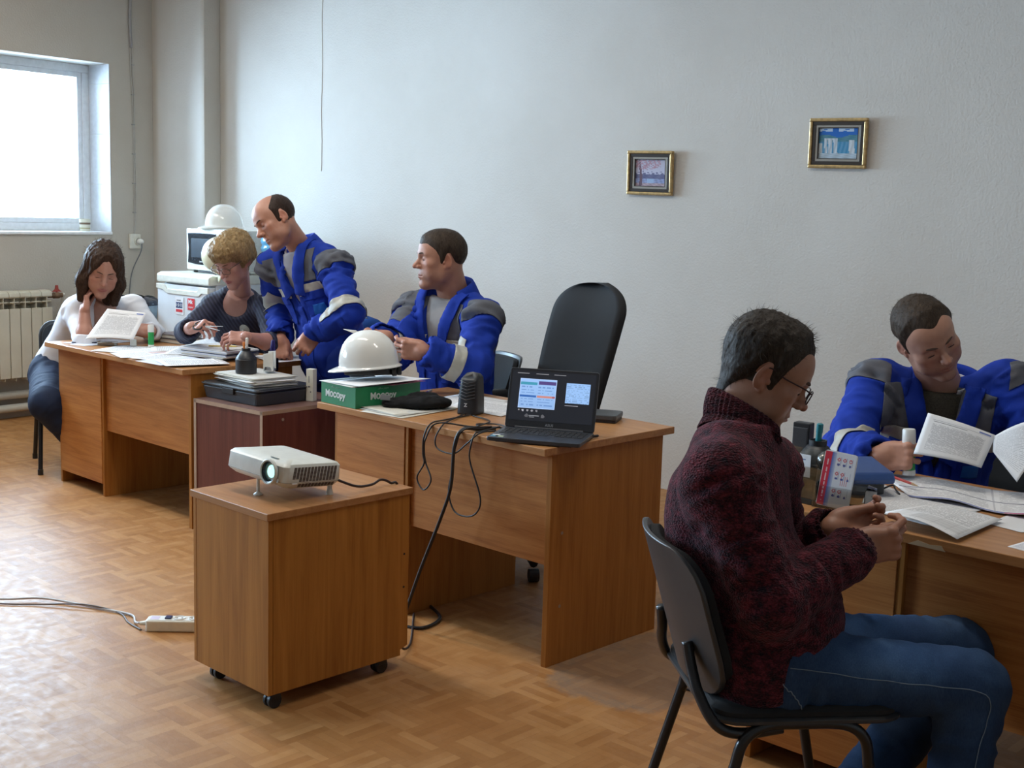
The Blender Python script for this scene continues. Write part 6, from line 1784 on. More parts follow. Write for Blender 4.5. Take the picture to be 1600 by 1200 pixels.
bk2 = dthing('notebook', 'dark covered thick notebook, lower one of two beside the woman in white', 'notebook', -5.87, 3.51, T0 + .0005, .15)
book(bk2, .23, .16, .022, plain('dark_cover', (.03, .022, .025), .5))
GREEN = plain('green_label', (.02, .30, .07), .4)
def glue_stick(label, loc, rot=(0, 0, 0), s=1.0, cap=True):
    t = thing('glue_stick', label, 'glue', loc); t.rotation_euler = rot; t.scale = (s, s, s)
    obj('barrel', MB().lathe([(.0145, 0), (.015, .002), (.015, .062), (.0135, .064), (.0135, .068)], 20), GREEN, t, smooth='auto')
    obj('base', MB().lathe([(.0155, -.012), (.0158, -.010), (.0158, .0), (.0145, .001)], 20), WHITE_PL, t, smooth='auto')
    obj('cap', MB().lathe([(.0162, .066), (.0165, .067), (.0158, .100), (.0140, .103), (.001, .1035)], 20), WHITE_PL, t, smooth='auto')
    return t
glue_stick('green and white glue stick standing by the notebooks on the left desk', DW(-5.70, 3.255, T0 + .0150))
cp = tag(obj('bottle_cap', MB().lathe([(.0165, 0), (.017, .002), (.0158, .030), (.014, .032), (.001, .032)], 20, Matrix.Translation(DW(-5.79, 3.205, T0 + .0040))), WHITE_PL, smooth='auto'), 'small white cap standing left of the green glue stick', 'cap')
tb = dthing('tape_case', 'clear plastic case lying at the front of the left desk', 'case', -5.90, 3.12, T0, .6)
obj('shell', MB().box(-.05, -.018, 0.0005, .05, .018, .022), CLEAR, tb, .002)
obj('insert', MB().box(-.046, -.015, .002, .046, .015, .014), paper_mat('grey'), tb)
rl = dthing('ruler', 'dark navy ruler lying near the elbow of the woman in white', 'ruler', -6.03, 3.10, T0 + .0025, .95)
obj('blade', MB().box(-.10, -.013, 0, .10, .013, .004), plain('navy_plastic', (.012, .016, .05), .35), rl, .001)
sheet('thin pale card lying between the ruler and the clear case', a4(-5.98, 3.01, .35, T0 + .001, .10, .04), 'blueish', 0, None, 'paper_card')
# scissors in the blond woman's right hand
hb = JOINTS['P2']; w = np.array(hb['wrR']); dirv = CV(.85, -.12, .35)
sc_o = w + CV(.80, .12, .50) * .10 + CV(0, -.4, .3) * .012
fr_ = look(sc_o, dirv, CV(-.3, .75, .6))
sz = thing('scissors', 'scissors with black handles in the right hand of the blond woman', 'scissors', tuple(sc_o), quat=Matrix(fr_.R.tolist()).to_quaternion())
for s in (-1, 1):
    bl = MB().prism([(-.004, .0), (.006, .005), (.001, .095), (-.001, .095)], 2, .0008 * s - .0008, .0008 * s + .0008, Matrix.Rotation(s * .16, 4, 'Z')); obj('blade', bl, STEEL, sz)
    ring = [tuple(Matrix.Rotation(s * .16, 4, 'Z') @ Vector((s * -.018 + .016 * math.cos(a), -.035 + .024 * math.sin(a), 0))) for a in np.linspace(0, 2 * PI, 21)[:-1]]
    obj('handle', MB().tube(ring, .0042, 8, closed=True), BLACK_PL, sz, smooth=True)
obj('pivot', MB().cyl((0, .004, -.003), (0, .004, .003), .004, n=10), STEEL, sz)
# sheets held by the seated people
def held(label, J, hand, f, x, w, h, style, off=(0, 0, 0), shift=0.0, bend=None, up=None):
    """sheet whose corner sits between thumb and fingers; f runs along its width, x up its height"""
    o = np.array(J) + np.array(off)
    a, b = unit(f), unit(x)
    P = [o, o + a * w, o + a * w + b * h, o + b * h]
    def back(p): return (p[0] * CA + p[1] * SA, -p[0] * SA + p[1] * CA, p[2])
    return sheet(label, [back(p) for p in P], style, 0, None, bend=bend, n=14)
J = JOINTS['P1']; w = np.array(J['wrL']) + CV(-.93, .10, .30) * .10
sheet('printed form held up by the woman in white', [(-5.941, 3.019, .781), (-5.736, 3.174, .788), (-5.776, 3.274, .919), (-5.961, 3.155, .932)], 'form', 0, None, bend=lambda u, v: .014 * math.sin(u * PI) * (1 - v), n=14)
sheet('sheet held out flat by the seated man behind the middle desk', [(-4.025, 3.177, .993), (-3.697, 3.297, .930), (-3.932, 3.341, .948), (-4.127, 3.327, .971)], 'grey', 0, None, bend=lambda u, v: -.012 * math.sin(u * 2.8), n=14)
sheet('printed form with a blue logo held open by the man at the right desk', [(-1.566, 3.296, .845), (-1.390, 3.350, .828), (-1.383, 3.414, .912), (-1.563, 3.363, .957)], 'form', 0, None, bend=lambda u, v: .010 * math.sin(u * PI) - .03 * max(0, u - .75) * (1 - v), n=14)
sheet('second page of the open document curling up at the right edge', [(-1.380, 3.395, .868), (-1.283, 3.336, .806), (-1.215, 3.450, .99), (-1.388, 3.412, .908)], 'faint', 0, None, bend=lambda u, v: .030 * math.sin(u * PI * .9) * v, n=14)
dl = JOINTS['P5']
stick = np.array(dl['wrR']) + CV(.80, .02, .58) * .082 + CV(.52, -.12, -.84) * .024
gs = glue_stick('green and white glue stick gripped upright by the man at the right desk', tuple(stick - np.array([0, 0, .040])), (0, math.radians(-4), 0), 1.18)
# ---- right desk
sheet('sheet with grey table rows held by its edge by the man in maroon', [(-1.415, 2.815, T0 + .026), (-1.205, 2.800, T0 + .010), (-1.215, 3.085, T0 + .010), (-1.410, 3.075, T0 + .012)], 'table', 0, None, bend=lambda u, v: .016 * math.sin((1 - u) * PI * .9) * (1 - v * .6))
sheet('white sheet lying under the sheet in the hands of the man in maroon', [(-1.53, 2.94, T0 + .002), (-1.32, 2.90, T0 + .002), (-1.305, 3.20, T0 + .003), (-1.54, 3.235, T0 + .002)], 'faint', .001)
sheet('open printed booklet spread across the right desk', [(-1.505, 3.165, T0 + .004), (-1.03, 3.17, T0 + .004), (-1.06, 3.47, T0 + .005), (-1.72, 3.40, T0 + .004)], 'booklet', .004, None, bend=lambda u, v: .012 * math.sin(u * 2 * PI) ** 2 * (1 - .3 * v), n=20)
sheet('small sheet left of the booklet beside the leaflet stand', [(-1.56, 3.00, T0 + .001), (-1.53, 3.02, T0 + .001), (-1.525, 3.19, T0 + .002), (-1.69, 3.30, T0 + .002)], 'faint', .001)
sheet('plain white card at the right edge of the right desk', [(-1.235, 3.045, T0 + .001), (-1.14, 3.025, T0 + .001), (-1.06, 3.20, T0 + .001), (-1.24, 3.195, T0 + .001)], 'blank', .0, None, 'paper_card')
sheet('blue printed card at the front right edge of the right desk', [(-1.11, 2.865, T0 + .001), (-1.03, 2.85, T0 + .001), (-1.02, 2.95, T0 + .001), (-1.10, 2.955, T0 + .001)], 'blueprint', .0, None, 'paper_card', thick=.002)
rp = dthing('pencil', 'red pencil lying across the open booklet on the right desk', 'pencil', -1.662, 3.315, T0 + .018, -.52)
pencil(rp, plain('red_lacquer', (.45, .05, .04), .35), .175, .0042)
# ================================================================== writing stands and small desk things
def pen_pot(label, a, b, z, rot=0, s=1.0):
    t = dthing('pen_stand', label, 'pen stand', a, b, z, rot); t.scale = (s, s, s)
    obj('base', MB().lathe([(.046, 0), (.048, .002), (.048, .062), (.044, .066)], 28), BLACK_PL, t, smooth='auto')
    obj('shoulder', MB().lathe([(.0465, .064), (.045, .070), (.024, .098), (.020, .100), (.020, .112), (.017, .112), (.016, .09)], 28), BLACK_PL, t, smooth='auto')
    return t
TEAL = plain('teal_plastic', (.01, .20, .24), .4); ORANGE = plain('orange_plastic', (.75, .24, .05), .4); INDIGO = plain('indigo_plastic', (.03, .025, .16), .35)
pen_pot('black bottle-shaped pen stand on the paper stack of the dark cabinet', -4.71, 3.165, .7345)
def pen(label, loc, d, L, r, mat, capm=None, name='pen', tip=True):
    t = thing(name, label, 'pen', tuple(loc), quat=Vector(d).to_track_quat('Z', 'Y'))
    obj('barrel', MB().lathe([(r * .5, 0), (r, L * .06), (r, L * .62), (r * .95, L * .62)], 12), mat, t, smooth='auto')
    obj('cap', MB().lathe([(r * 1.12, L * .62), (r * 1.12, L * .96), (r * .7, L), (.0003, L)], 12), capm or mat, t, smooth='auto')
    return t
q = DW(-4.71, 3.165, .7345)
pen('white marker standing in the black pen stand on the cabinet', q + Vector((.003, 0, .085)), (.05, .0, 1), .075, .006, WHITE_PL, name='marker')
pen('orange pen standing in the black pen stand on the cabinet', q + Vector((-.009, -.003, .085)), (-.08, .0, 1), .055, .005, ORANGE)
q = DW(-4.80, 3.35, .72)
for k, (dx, dy, lean, lb) in enumerate(((.0, .0, .25, 'indigo pen leaning left in the clear cup behind the white card'), (.03, .012, -.20, 'indigo pen leaning right in the clear cup behind the white card'))):
    pen(lb, q + Vector((dx, dy, .012)), (lean * .6, .05, 1), .135, .0055, INDIGO)
cu = thing('pen_cup', 'small clear cup of indigo pens behind the white card holder', 'cup', q + Vector((.015, .006, 0)), DA)
obj('wall', MB().lathe([(.030, .001), (.032, .06), (.030, .06), (.028, .004), (.001, .003)], 20), CLEAR, cu, smooth='auto')
cdh = dthing('card_holder', 'white card slip standing on a silver ball clip on the cabinet papers', 'card holder', -4.665, 3.26, .7345, .55)
obj('clip_ball', MB().lathe([(.001, 0), (.020, .002), (.028, .012), (.024, .026), (.010, .034), (.001, .035)], 20), plain('silver_ball', (.55, .57, .60), .2, .9), cdh, smooth='auto')
obj('card', MB().prism([(-.022, .005), (.026, .008), (.026, .098), (.004, .090), (-.022, .084)], 1, -.020, -.014), WHITE_PL, cdh, .001)
obj('card_back', MB().prism([(-.006, .02), (.030, .02), (.030, .100), (-.006, .096)], 1, .0, .005), WHITE_PL, cdh, .001)
tu = dthing('cream_tube', 'tall narrow cream box standing at the right of the dark cabinet', 'box', -4.462, 3.345, .6205, .35)
obj('carton', MB().box(-.018, -.016, 0, .018, .016, .146), plain('cream_carton', (.66, .64, .55), .5), tu, .0015)
obj('print_mark', MB().box(.004, -.0168, .04, .009, -.016, .046).box(-.004, -.0168, .085, -.001, -.016, .115).box(-.008, -.0168, .064, .004, -.016, .070), INK, tu)
# ---- black document case with papers on the cabinet
tr = dthing('document_case', 'black plastic document case on the dark cabinet under papers', 'case', -4.665, 3.20, .6205, math.radians(4))
def slab(z0, z1, g0, g1, w=.40, d=.33):
    A, B = rrect(w + g0, d + g0, .02, 3), rrect(w + g1, d + g1, .02, 3); n = len(A)
    return MB().add([(x, y, z0) for x, y in A] + [(x, y, z1) for x, y in B], [tuple(range(n))[::-1], tuple(range(n, 2 * n))] + [(i, (i + 1) % n, n + (i + 1) % n, n + i) for i in range(n)])
obj('tray', slab(0, .055, -.02, .0), DARKGREY_PL, tr, .003); obj('seal', slab(.055, .060, -.012, -.012), BLACK_PL, tr)
obj('lid', slab(.060, .074, .006, -.004), BLACK_PL, tr, .003); obj('lid_rim', slab(.064, .068, .012, .012), DARKGREY_PL, tr, .001)
obj('latch', MB().box(-.04, -.172, .035, .04, -.164, .062), BLACK_PL, tr, .002)
labs = ['lowest sheet bundle on the black case, yellowed', 'second bundle of papers on the black case, cream', 'third bundle of papers on the black case, slightly fanned', 'fourth bundle of papers on the black case, turned left', 'fifth bundle of papers on the black case, grey', 'top bundle of papers on the black case under the pen stand']
for k in range(6):
    t = dthing('paper_bundle', labs[k], 'papers', -4.665 + (h1(k, 5) - .5) * .03, 3.19 + (h1(k, 6) - .5) * .02, .6955 + k * .0064, (h1(k, 9) - .5) * .35, 'paper bundles on the black case')
    for j in range(3):
        vs, fs, uv = [], [], []
        n = 8; w, d = .155, .112
        m = MB().grid(lambda u, v: ((u - .5) * 2 * w + (h1(k, j) - .5) * .02, (v - .5) * 2 * d + (h1(j, k) - .5) * .02, j * .0020 + .0022 * (.5 + .5 * math.sin(u * 5 + k + j)) * (abs(u - .5) * 2) ** 2), n, n)
        obj('sheet', m, paper_mat(['cream', 'grey', 'blank'][(k + j) % 3]), t, smooth=True, solid=.0014)
# ---- middle desk
gb = dthing('paper_box', 'green copy paper box on the middle desk under the white hard hat', 'box', -3.785, 2.885, T0 + .0005, math.radians(-1.5))
BOXG = plain('green_box_print', (.015, .20, .075), .45); BOXIN = plain('box_board', (.45, .38, .28), .8)
bw, bd, bh = .215, .315, .078
o_ = MB()
o_.box(0, 0, 0, bw, .002, bh).box(0, bd - .002, 0, bw, bd, bh).box(0, .002, 0, .002, bd - .002, bh).box(bw - .002, .002, 0, bw, bd - .002, bh).box(.002, .002, 0, bw - .002, bd - .002, .002)
obj('carton', o_, BOXG, gb)
letters('lettering', 'Mосоpy', .036, plain('pale_box_lettering', (.62, .66, .63), .5), gb, (bw * .42, -.0008, bh * .50), (PI / 2, 0, 0), .0004, .0012)
letters('caption', 'office paper', .011, plain('pale_green_lettering', (.22, .45, .30), .5), gb, (bw * .42, -.0008, bh * .86), (PI / 2, 0, 0), .0003)
letters('lettering', 'Mосоpy', .036, MATS['pale_box_lettering'], gb, (bw + .0008, bd * .42, bh * .52), (PI / 2, 0, PI / 2), .0004, .0012)
letters('caption', 'office paper', .011, MATS['pale_green_lettering'], gb, (bw + .0008, bd * .42, bh * .88), (PI / 2, 0, PI / 2), .0003)
stk = dthing('paper_stack', 'stack of sheets lying inside the open green box', 'papers', -3.785, 2.885, T0 + .003, math.radians(-1.5))
for k in range(5):
    obj('sheet_bundle', MB().box(.006 + .002 * h1(k), .006, k * .0122, bw - .006, bd - .006 - .003 * h1(k, 3), k * .0122 + .0115), paper_mat(['blank', 'grey', 'cream'][k % 3]), stk, .001)
def LB(x, y, z): 
    c, s = math.cos(math.radians(-1.5)), math.sin(math.radians(-1.5)); return (-3.785 + x * c - y * s, 2.885 + x * s + y * c, z)
ZB = T0 + bh
sheet('pinkish sheet poking out of the green box at the back right', [LB(.10, .12, ZB - .006), LB(.235, .16, ZB + .002), LB(.225, .335, ZB + .004), LB(.05, .31, ZB - .004)], 'pink', .0)
sheet('grey crumpled sheet under the hard hat on the green box', [LB(-.012, -.002, ZB + .001), LB(.20, -.006, ZB + .001), LB(.212, .26, ZB + .006), LB(.0, .28, ZB + .005)], 'grey', .003, None, edge=.004)
sheet('white sheet under the hard hat, its corner jutting out to the right', [LB(.06, -.004, ZB + .005), LB(.215, .02, ZB + .006), LB(.262, .33, ZB + .016), LB(.03, .30, ZB + .009)], 'blank', .002, None, edge=.004)
for k, (a, b, r, st, lb) in enumerate(((-3.43, 3.02, .12, 'cream', 'cream sheet lowest of the papers under the black cap'), (-3.45, 3.04, .02, 'grey', 'greyish sheet between the papers under the black cap'), (-3.46, 3.05, -.06, 'cream', 'topmost yellowed sheet directly under the black cap'))):
    sheet(lb, a4(a, b, r, T0 + .0012 + .0016 * k, .215, .30), st, .002)
sheet('printed letter with a small emblem lying behind the speaker', [(-3.40, 3.20, T0 + .002), (-3.12, 3.20, T0 + .002), (-3.20, 3.47, T0 + .004), (-3.52, 3.42, T0 + .003)], 'form', .002)
sheet('second white letter under the first behind the speaker', [(-3.58, 3.24, T0 + .001), (-3.36, 3.22, T0 + .001), (-3.36, 3.50, T0 + .001), (-3.62, 3.50, T0 + .001)], 'faint', .001)
pen('purple pen lying at the back left of the middle desk', DW(-3.665, 3.29, T0 + .006), tuple(DW(-.55, 1, 0).normalized()), .14, .0045, plain('purple_plastic', (.10, .05, .28), .35), WHITE_PL)
# cap
F = Field((-.16, -.11, -.02), (.16, .11, .08), .0032)
F.add(ellipsoid((0.02, 0, .018), (.095, .070, .026))); F.add(ellipsoid((.075, .01, .022), (.060, .055, .018)), .02); F.add(ellipsoid((-.075, -.02, .012), (.050, .052, .018)), .02)
F.add(capsule((-.03, .045, .036), (.06, .04, .040), .014, .010), .02); F.add(capsule((.05, -.03, .03), (.12, .02, .024), .012), .02)
F.add(ellipsoid((.0, .0, .052), (.045, .022, .014)), .014, 's'); F.add(Prim(lambda X, Y, Z: Z + 0 * X + 0 * Y, (-.2, -.2, -.1), (.2, .2, 0)), .002, 's')
V, Q = F.mesh(); V = V + vnormals(V, Q) * (vnoise(V, 38, 2) * .004 + vnoise(V, 90, 3) * .0015)[:, None]
V[:, 2] = np.maximum(V[:, 2], .0005)
cpt = dthing('knit_cap', 'crumpled black cap with a small grey tag lying on papers before the green box', 'cap', -3.455, 3.075, T0 + .006, math.radians(28))
array_obj('crown', V, Q, fabric('black_cap_cloth', (.009, .009, .010), .9), cpt, (0, 0, 0))
obj('tag', MB().box(-.115, -.075, .010, -.075, -.071, .030, Matrix.Rotation(-.25, 4, 'X')), GREY_PL, cpt, .002)
# speaker
sk = dthing('speaker', 'small black desktop loudspeaker beside the laptop', 'speaker', -3.245, 3.165, T0 + .0005, math.radians(20))
def spk(u, v):
    a = u * 2 * PI; k = 1.0 - .22 * v ** 1.5 if v < .9 else (1.0 - .19) * math.sqrt(max(0, 1 - ((v - .9) / .1) ** 2)) * .9
    x, y = math.cos(a), math.sin(a); e = .45
    sx = math.copysign(abs(x) ** e, x); sy = math.copysign(abs(y) ** e, y)
    return (.042 * sx * k, .045 * sy * k + .008 * v, .155 * v - (.025 * max(0, -sy) * max(0, v - .7) * 2))
m = MB().grid(spk, 40, 24); m.f.append(tuple(range(40))[::-1])
obj('cabinet', m, BLACK_PL, sk, smooth=True)
for k in range(6):
    z = .055 + k * .012
    obj('grille_ridge', MB().tube([(-.034 + .006 * k * .1, -.0395 + .0012 * k, z + .010), (0, -.0445 + .0018 * k, z), (.034 - .006 * k * .1, -.0395 + .0012 * k, z + .010)], .0016, 5), DARKGREY_PL, sk, smooth=True)
letters('emblem', 'Z', .018, plain('silver_print', (.5, .5, .52), .4), sk, (.0, -.0458, .036), (PI / 2, 0, 0), .0006, .0006)
# laptop
LT = plain('laptop_grey', (.040, .043, .052), .35); KEY = plain('key_black', (.012, .013, .016), .45); BEZ = plain('screen_bezel', (.016, .017, .021), .4)
lt = dthing('laptop', 'open dark laptop showing a slide presentation on the middle desk', 'laptop', -2.674, 2.890, T0, math.radians(27.7))
lw, ld = .315, .218
obj('base', MB().prism(rrect(lw, ld, .010, 3, 0, ld / 2), 2, .003, .016), LT, lt, .002)
obj('rubber_foot', MB().box(-lw / 2 + .03, .01, 0, lw / 2 - .03, .02, .004).box(-lw / 2 + .03, ld - .02, 0, lw / 2 - .03, ld - .01, .004), BLACK_PL, lt)
def key_mesh(w): 
    return MB().box(-w / 2, -.0066, 0, w / 2, .0066, .0016)
kc = {}
for r in range(6):
    nk = 15; pitch = .0190
    for c in range(nk):
        if r == 0 and 3 < c < 9:
            if c != 6: continue
            wk = .088
        elif r == 0 and c in (3, 9): continue
        else: wk = .0160
        o = None
        if wk in kc: o = kc[wk].copy(); COL.objects.link(o)
        else: o = obj('key', key_mesh(wk), KEY, lt, .0006, seg=1); kc[wk] = o
        o.location = ((c - 7) * pitch + (.002 * (r % 2)), .098 + r * .0168, .0161)
obj('touchpad', MB().box(-.055, .012, .0158, .045, .082, .0163), plain('touchpad', (.028, .030, .036), .3), lt)
for k, (col, x) in enumerate((((.10, .32, .46), -.135), ((.55, .62, .35), -.118), ((.6, .6, .6), -.135))):
    obj('sticker', MB().box(x - .014, .018 + .022 * (k == 2), .0160, x + .012, .034 + .022 * (k == 2), .0164), plain('sticker_%d' % k, col, .4), lt)
SCRM = vcol('screen_glow', .3, emit=1.0)
def slide(u, v):
    bgc = np.array([.010, .012, .018])
    if v > .925 and ((.06 < u < .20) or (.28 < u < .43) or (.50 < u < .64)) and .945 < v < .96: return np.array([.25, .25, .27])
    if .10 < u < .545 and .25 < v < .85:
        x, y = (u - .10) / .445, (v - .25) / .60
        c = np.array([.34, .56, .95])
        if x < .02 or x > .98 or y < .02 or y > .98: return np.array([.45, .62, .95])
        if .79 < y < .87 and x < .46: return np.array([.06, .32, .46])
        if .82 < y < .92 and x > .50: return np.array([.09, .06, .22])
        if .36 < y < .44 and x < .46: return np.array([.04, .14, .45])
        if .37 < y < .45 and x > .49: return np.array([.62, .25, .22]) if x < .9 else np.array([.4, .12, .15])
        rr = int(y * 30)
        if rr % 3 == 0 and h1(int(x * 26), rr) > .35 and .05 < x < .42 + .5 * (x > .5) and (y < .78): return np.array([.16, .30, .62])
        return c * (.85 + .15 * y)
    if .655 < u < .945 and .40 < v < .80:
        x, y = (u - .655) / .29, (v - .40) / .40
        c = np.array([.32, .54, .92])
        if int(y * 22) % 2 == 0 and h1(int(x * 20), int(y * 22), 3) > .45 and .05 < x < .95: return c * .72
        return c
    if .655 < u < .82 and .345 < v < .36: return np.array([.30, .30, .34])
    for (cx, cy, r, c) in ((.115, .205, .010, .3), (.165, .205, .014, .45), (.22, .205, .012, .3), (.275, .205, .013, .3), (.33, .205, .013, .2), (.215, .10, .022, .10), (.41, .10, .022, .12)):
        if (u - cx) ** 2 + ((v - cy) * .6) ** 2 < r * r: return np.array([c, c, c * 1.1])
    if .24 < u < .37 and .095 < v < .11 or .25 < u < .31 and .065 < v < .085: return np.array([.28, .29, .32])
    return bgc
tilt = math.radians(-17)
ML = Matrix.Translation((0, ld - .006, .016)) @ Matrix.Rotation(tilt, 4, 'X')
obj('lid', MB().prism(rrect(lw, .208, .009, 3, 0, .104), 1, .0, .007, ML), LT, lt, .0015)
obj('bezel', MB().prism(rrect(lw - .004, .204, .007, 3, 0, .104), 1, -.0012, .0, ML), BEZ, lt)
painted('screen', lw - .020, .172, 120, 72, slide, SCRM, lt, ML @ Matrix.Translation((0, -.0016, .026)))
letters('maker_mark', 'ASUS', .0125, plain('grey_logo', (.30, .31, .33), .35, .5), lt, ML @ Vector((0, -.0018, .0135)), (PI / 2 + tilt, 0, 0), .0003, .0003)
obj('hinge', MB().cyl((-.12, ld - .005, .016), (.12, ld - .005, .016), .006, n=12), LT, lt, smooth='auto')
dv = dthing('disc_drive', 'flat grey drive box lying to the right of the laptop screen', 'drive', -2.86, 3.455, T0 + .0005, math.radians(27))
obj('shell', MB().prism(rrect(.145, .135, .012, 4), 2, .010, .028), plain('drive_grey', (.07, .075, .08), .4), dv, .003)
obj('base', MB().prism(rrect(.140, .130, .012, 4), 2, .0, .010), BLACK_PL, dv, .001)
def cord(label, pts, r, n=70, mat=None, cat='cable', name='cable', frame='d'):
    P = curve_pts([DW(*p) if frame == 'd' else p for p in pts], n)
    o0 = P[0]
    o = obj(name, MB().tube([p - o0 for p in P], r, 7), mat or BLACK_PL, smooth=True); o.location = o0
    return tag(o, label, cat)
cord('short dark cord with a plug at the right side of the laptop', [(-2.585, 3.015, T0 + .008), (-2.605, 3.07, T0 + .006), (-2.640, 3.12, T0 + .005), (-2.630, 3.17, T0 + .006)], .0045, 20)
EB = .862 - .862
cord('thick black cable falling from the laptop to a loop on the floor', [(-2.935, 2.985, T0 + .008), (-2.965, 2.93, T0 + .006), (-2.985, 2.875, T0 + .008), (-2.995, 2.848, .70), (-3.011, 2.85, .554), (-3.06, 2.85, .43), (-3.153, 2.845, .227), (-3.22, 2.84, .06), (-3.24, 2.835, .008), (-3.16, 2.87, .007), (-3.20, 2.99, .007), (-3.34, 3.06, .007), (-3.42, 3.10, .007)], .0062, 130)
cord('thin black speaker cord hanging in a twisted loop before the middle desk', [(-3.205, 3.13, T0 + .004), (-3.18, 2.98, T0 + .004), (-3.145, 2.875, T0 + .006), (-3.150, 2.848, .71), (-3.157, 2.850, .65), (-3.150, 2.850, .612), (-3.185, 2.850, .556), (-3.150, 2.850, .518), (-3.112, 2.850, .56), (-3.148, 2.856, .615), (-3.158, 2.857, .66), (-3.152, 2.858, .70), (-3.12, 2.88, T0 + .010), (-3.02, 2.95, T0 + .005), (-2.93, 3.02, T0 + .006)], .0030, 150, name='cord')
cord('thin black cord drooping in a short curve over the desk edge left of the laptop', [(-3.22, 3.11, T0 + .007), (-3.14, 2.95, T0 + .006), (-3.085, 2.872, T0 + .007), (-3.095, 2.851, .71), (-3.08, 2.851, .675), (-3.0, 2.851, .672), (-2.94, 2.853, .715), (-2.90, 2.875, T0 + .008), (-2.90, 2.95, T0 + .008)], .0028, 90, name='cord')
cord('thin black cord hanging in a long loop below the laptop', [(-2.93, 3.00, T0 + .012), (-2.925, 2.90, T0 + .006), (-2.918, 2.868, T0 + .003), (-2.919, 2.851, .71), (-2.920, 2.851, .655), (-2.866, 2.851, .536), (-2.90, 2.851, .474), (-2.985, 2.851, .468), (-3.022, 2.851, .53), (-3.014, 2.856, .60), (-2.998, 2.858, .70), (-2.975, 2.875, T0 + .010), (-2.94, 2.97, T0 + .014)], .0030, 130, name='cord')
cord('two loose cord ends lying bunched on the desk left of the laptop', [(-2.93, 3.04, T0 + .006), (-3.00, 3.05, T0 + .006), (-3.04, 3.00, T0 + .006), (-2.99, 2.96, T0 + .012), (-3.06, 3.08, T0 + .006), (-3.19, 3.12, T0 + .004)], .0028, 60, name='cord')
# ---- right desk stands
org = dthing('desk_organiser', 'clear three-tier desk organiser at the front of the right desk', 'organiser', -1.715, 2.935, T0 + .0005, math.radians(-4))
obj('base_tray', MB().prism(rrect(.19, .125, .012, 3), 2, 0, .014), plain('smoky_plastic', (.02, .024, .022), .2), org, .001)
for k, (y, h) in enumerate(((-.060, .055), (-.020, .078), (.022, .098), (.058, .112))):
    obj('partition', MB().prism(rrect(.186, h, .010, 3, 0, h / 2 + .012), 1, y, y + .0025), CLEAR, org)
for s in (-1, 1): obj('side_wall', MB().prism([(-.060, .012), (.060, .012), (.060, .118), (-.060, .062)], 0, s * .093 - .00125, s * .093 + .00125), CLEAR, org)
obj('notes_block', MB().box(-.085, -.055, .014, .01, -.022, .045), plain('green_grey_notes', (.10, .11, .06), .8), org)
lc = dthing('label_card', 'white card with three printed lines in the clear organiser', 'card', -1.735, 2.945, T0 + .055, math.radians(-4))
obj('card', MB().box(-.050, 0, 0, .046, .0012, .062), WHP, lc)
for k in range(3):
    obj('bullet', MB().cyl((-.040, -.0006, .048 - k * .013), (-.040, .0, .048 - k * .013), .0022, n=8), NAVYP, lc)
    obj('print_line', MB().box(-.034, -.0006, .0465 - k * .013, .030 - .006 * k, 0, .0495 - k * .013), plain('blue_grey_ink', (.16, .20, .36), .6), lc)
pp = pen_pot('black bottle-shaped pen stand on the right desk', -1.735, 3.055, T0 + .0005, 0, 1.25)
mk = pen('teal capped marker standing in the black pen stand of the right desk', DW(-1.735, 3.055, T0 + .118), (.05, .0, 1), .070, .0085, TEAL, name='marker')
bx_ = dthing('stapler', 'black upright stapler block behind the pen stand on the right desk', 'stapler', -1.800, 3.085, T0 + .0005, math.radians(5))
obj('body', MB().box(-.026, -.016, 0, .026, .016, .178), BLACK_PL, bx_, .003); obj('jaw', MB().box(-.023, -.022, .0, .023, -.016, .165), DARKGREY_PL, bx_, .002)
sph = dthing('clip_ball', 'dark metallic paperclip ball standing before the pen stand', 'ball', -1.655, 2.972, T0 + .078, 0)
obj('dome', MB().lathe([(.001, -.0), (.022, .004), (.030, .022), (.028, .036), (.016, .050), (.001, .054)], 22), plain('gunmetal', (.12, .115, .105), .25, .8), sph, smooth='auto')
obj('stem', MB().lathe([(.030, -.0775), (.030, -.06), (.026, .002)], 22), plain('smoky_cup', (.05, .05, .048), .3), sph, smooth='auto')
lf = dthing('leaflet_stand', 'clear leaflet holder at the front edge of the right desk', 'holder', -1.560, 2.872, T0 + .0005, math.radians(8))
obj('front_pocket', MB().box(-.072, -.004, 0, .070, -.002, .060), CLEAR, lf, .0008); obj('foot_plate', MB().box(-.072, -.004, 0, .070, .085, .002), CLEAR, lf, .0008)
obj('side_plate', MB().prism([(-.004, .0), (.085, .0), (.085, .055), (.02, .075), (-.004, .060)], 0, .069, .071), CLEAR, lf); obj('back_plate', MB().box(-.072, .083, 0, .070, .085, .055), CLEAR, lf)
LEAF = vcol('leaflet_print', .35)
def leaf(u, v):
    if u < .22: return np.array([.62, .04, .07]) if not (.06 < u < .16 and .08 < v < .86 and h1(int(v * 40), 3) > .35 and .09 < u < .14) else np.array([.75, .55, .58])
    if u < .36: return np.array([.06, .12, .42]) * (1 - (u - .22) / .14) + np.array([.50, .56, .72]) * ((u - .22) / .14)
    c = np.array([.74, .76, .80])
    for j, cy in enumerate((.88, .62, .30)):
        for i, cx in enumerate((.46, .64, .83)):
            d = math.hypot((u - cx) * .62, v - cy)
            if .018 < d < .034 and not (i == 2 and j > 0): return np.array([.62, .16, .18])
            if math.hypot((u - cx) * .62, v - cy + .09) < .024: return np.array([.10, .12, .34])
            if abs(u - cx - .06) < .012 and abs(v - cy + .03) < .08: return np.array([.50, .53, .62])
    if .62 < u < .84 and .42 < v < .60 and int(u * 34) % 2: return np.array([.65, .22, .24])
    return c
l2 = dthing('leaflet', 'white leaflet with a red and blue side band in the clear holder', 'leaflet', -1.580, 2.8735, T0 + .0035, math.radians(8))
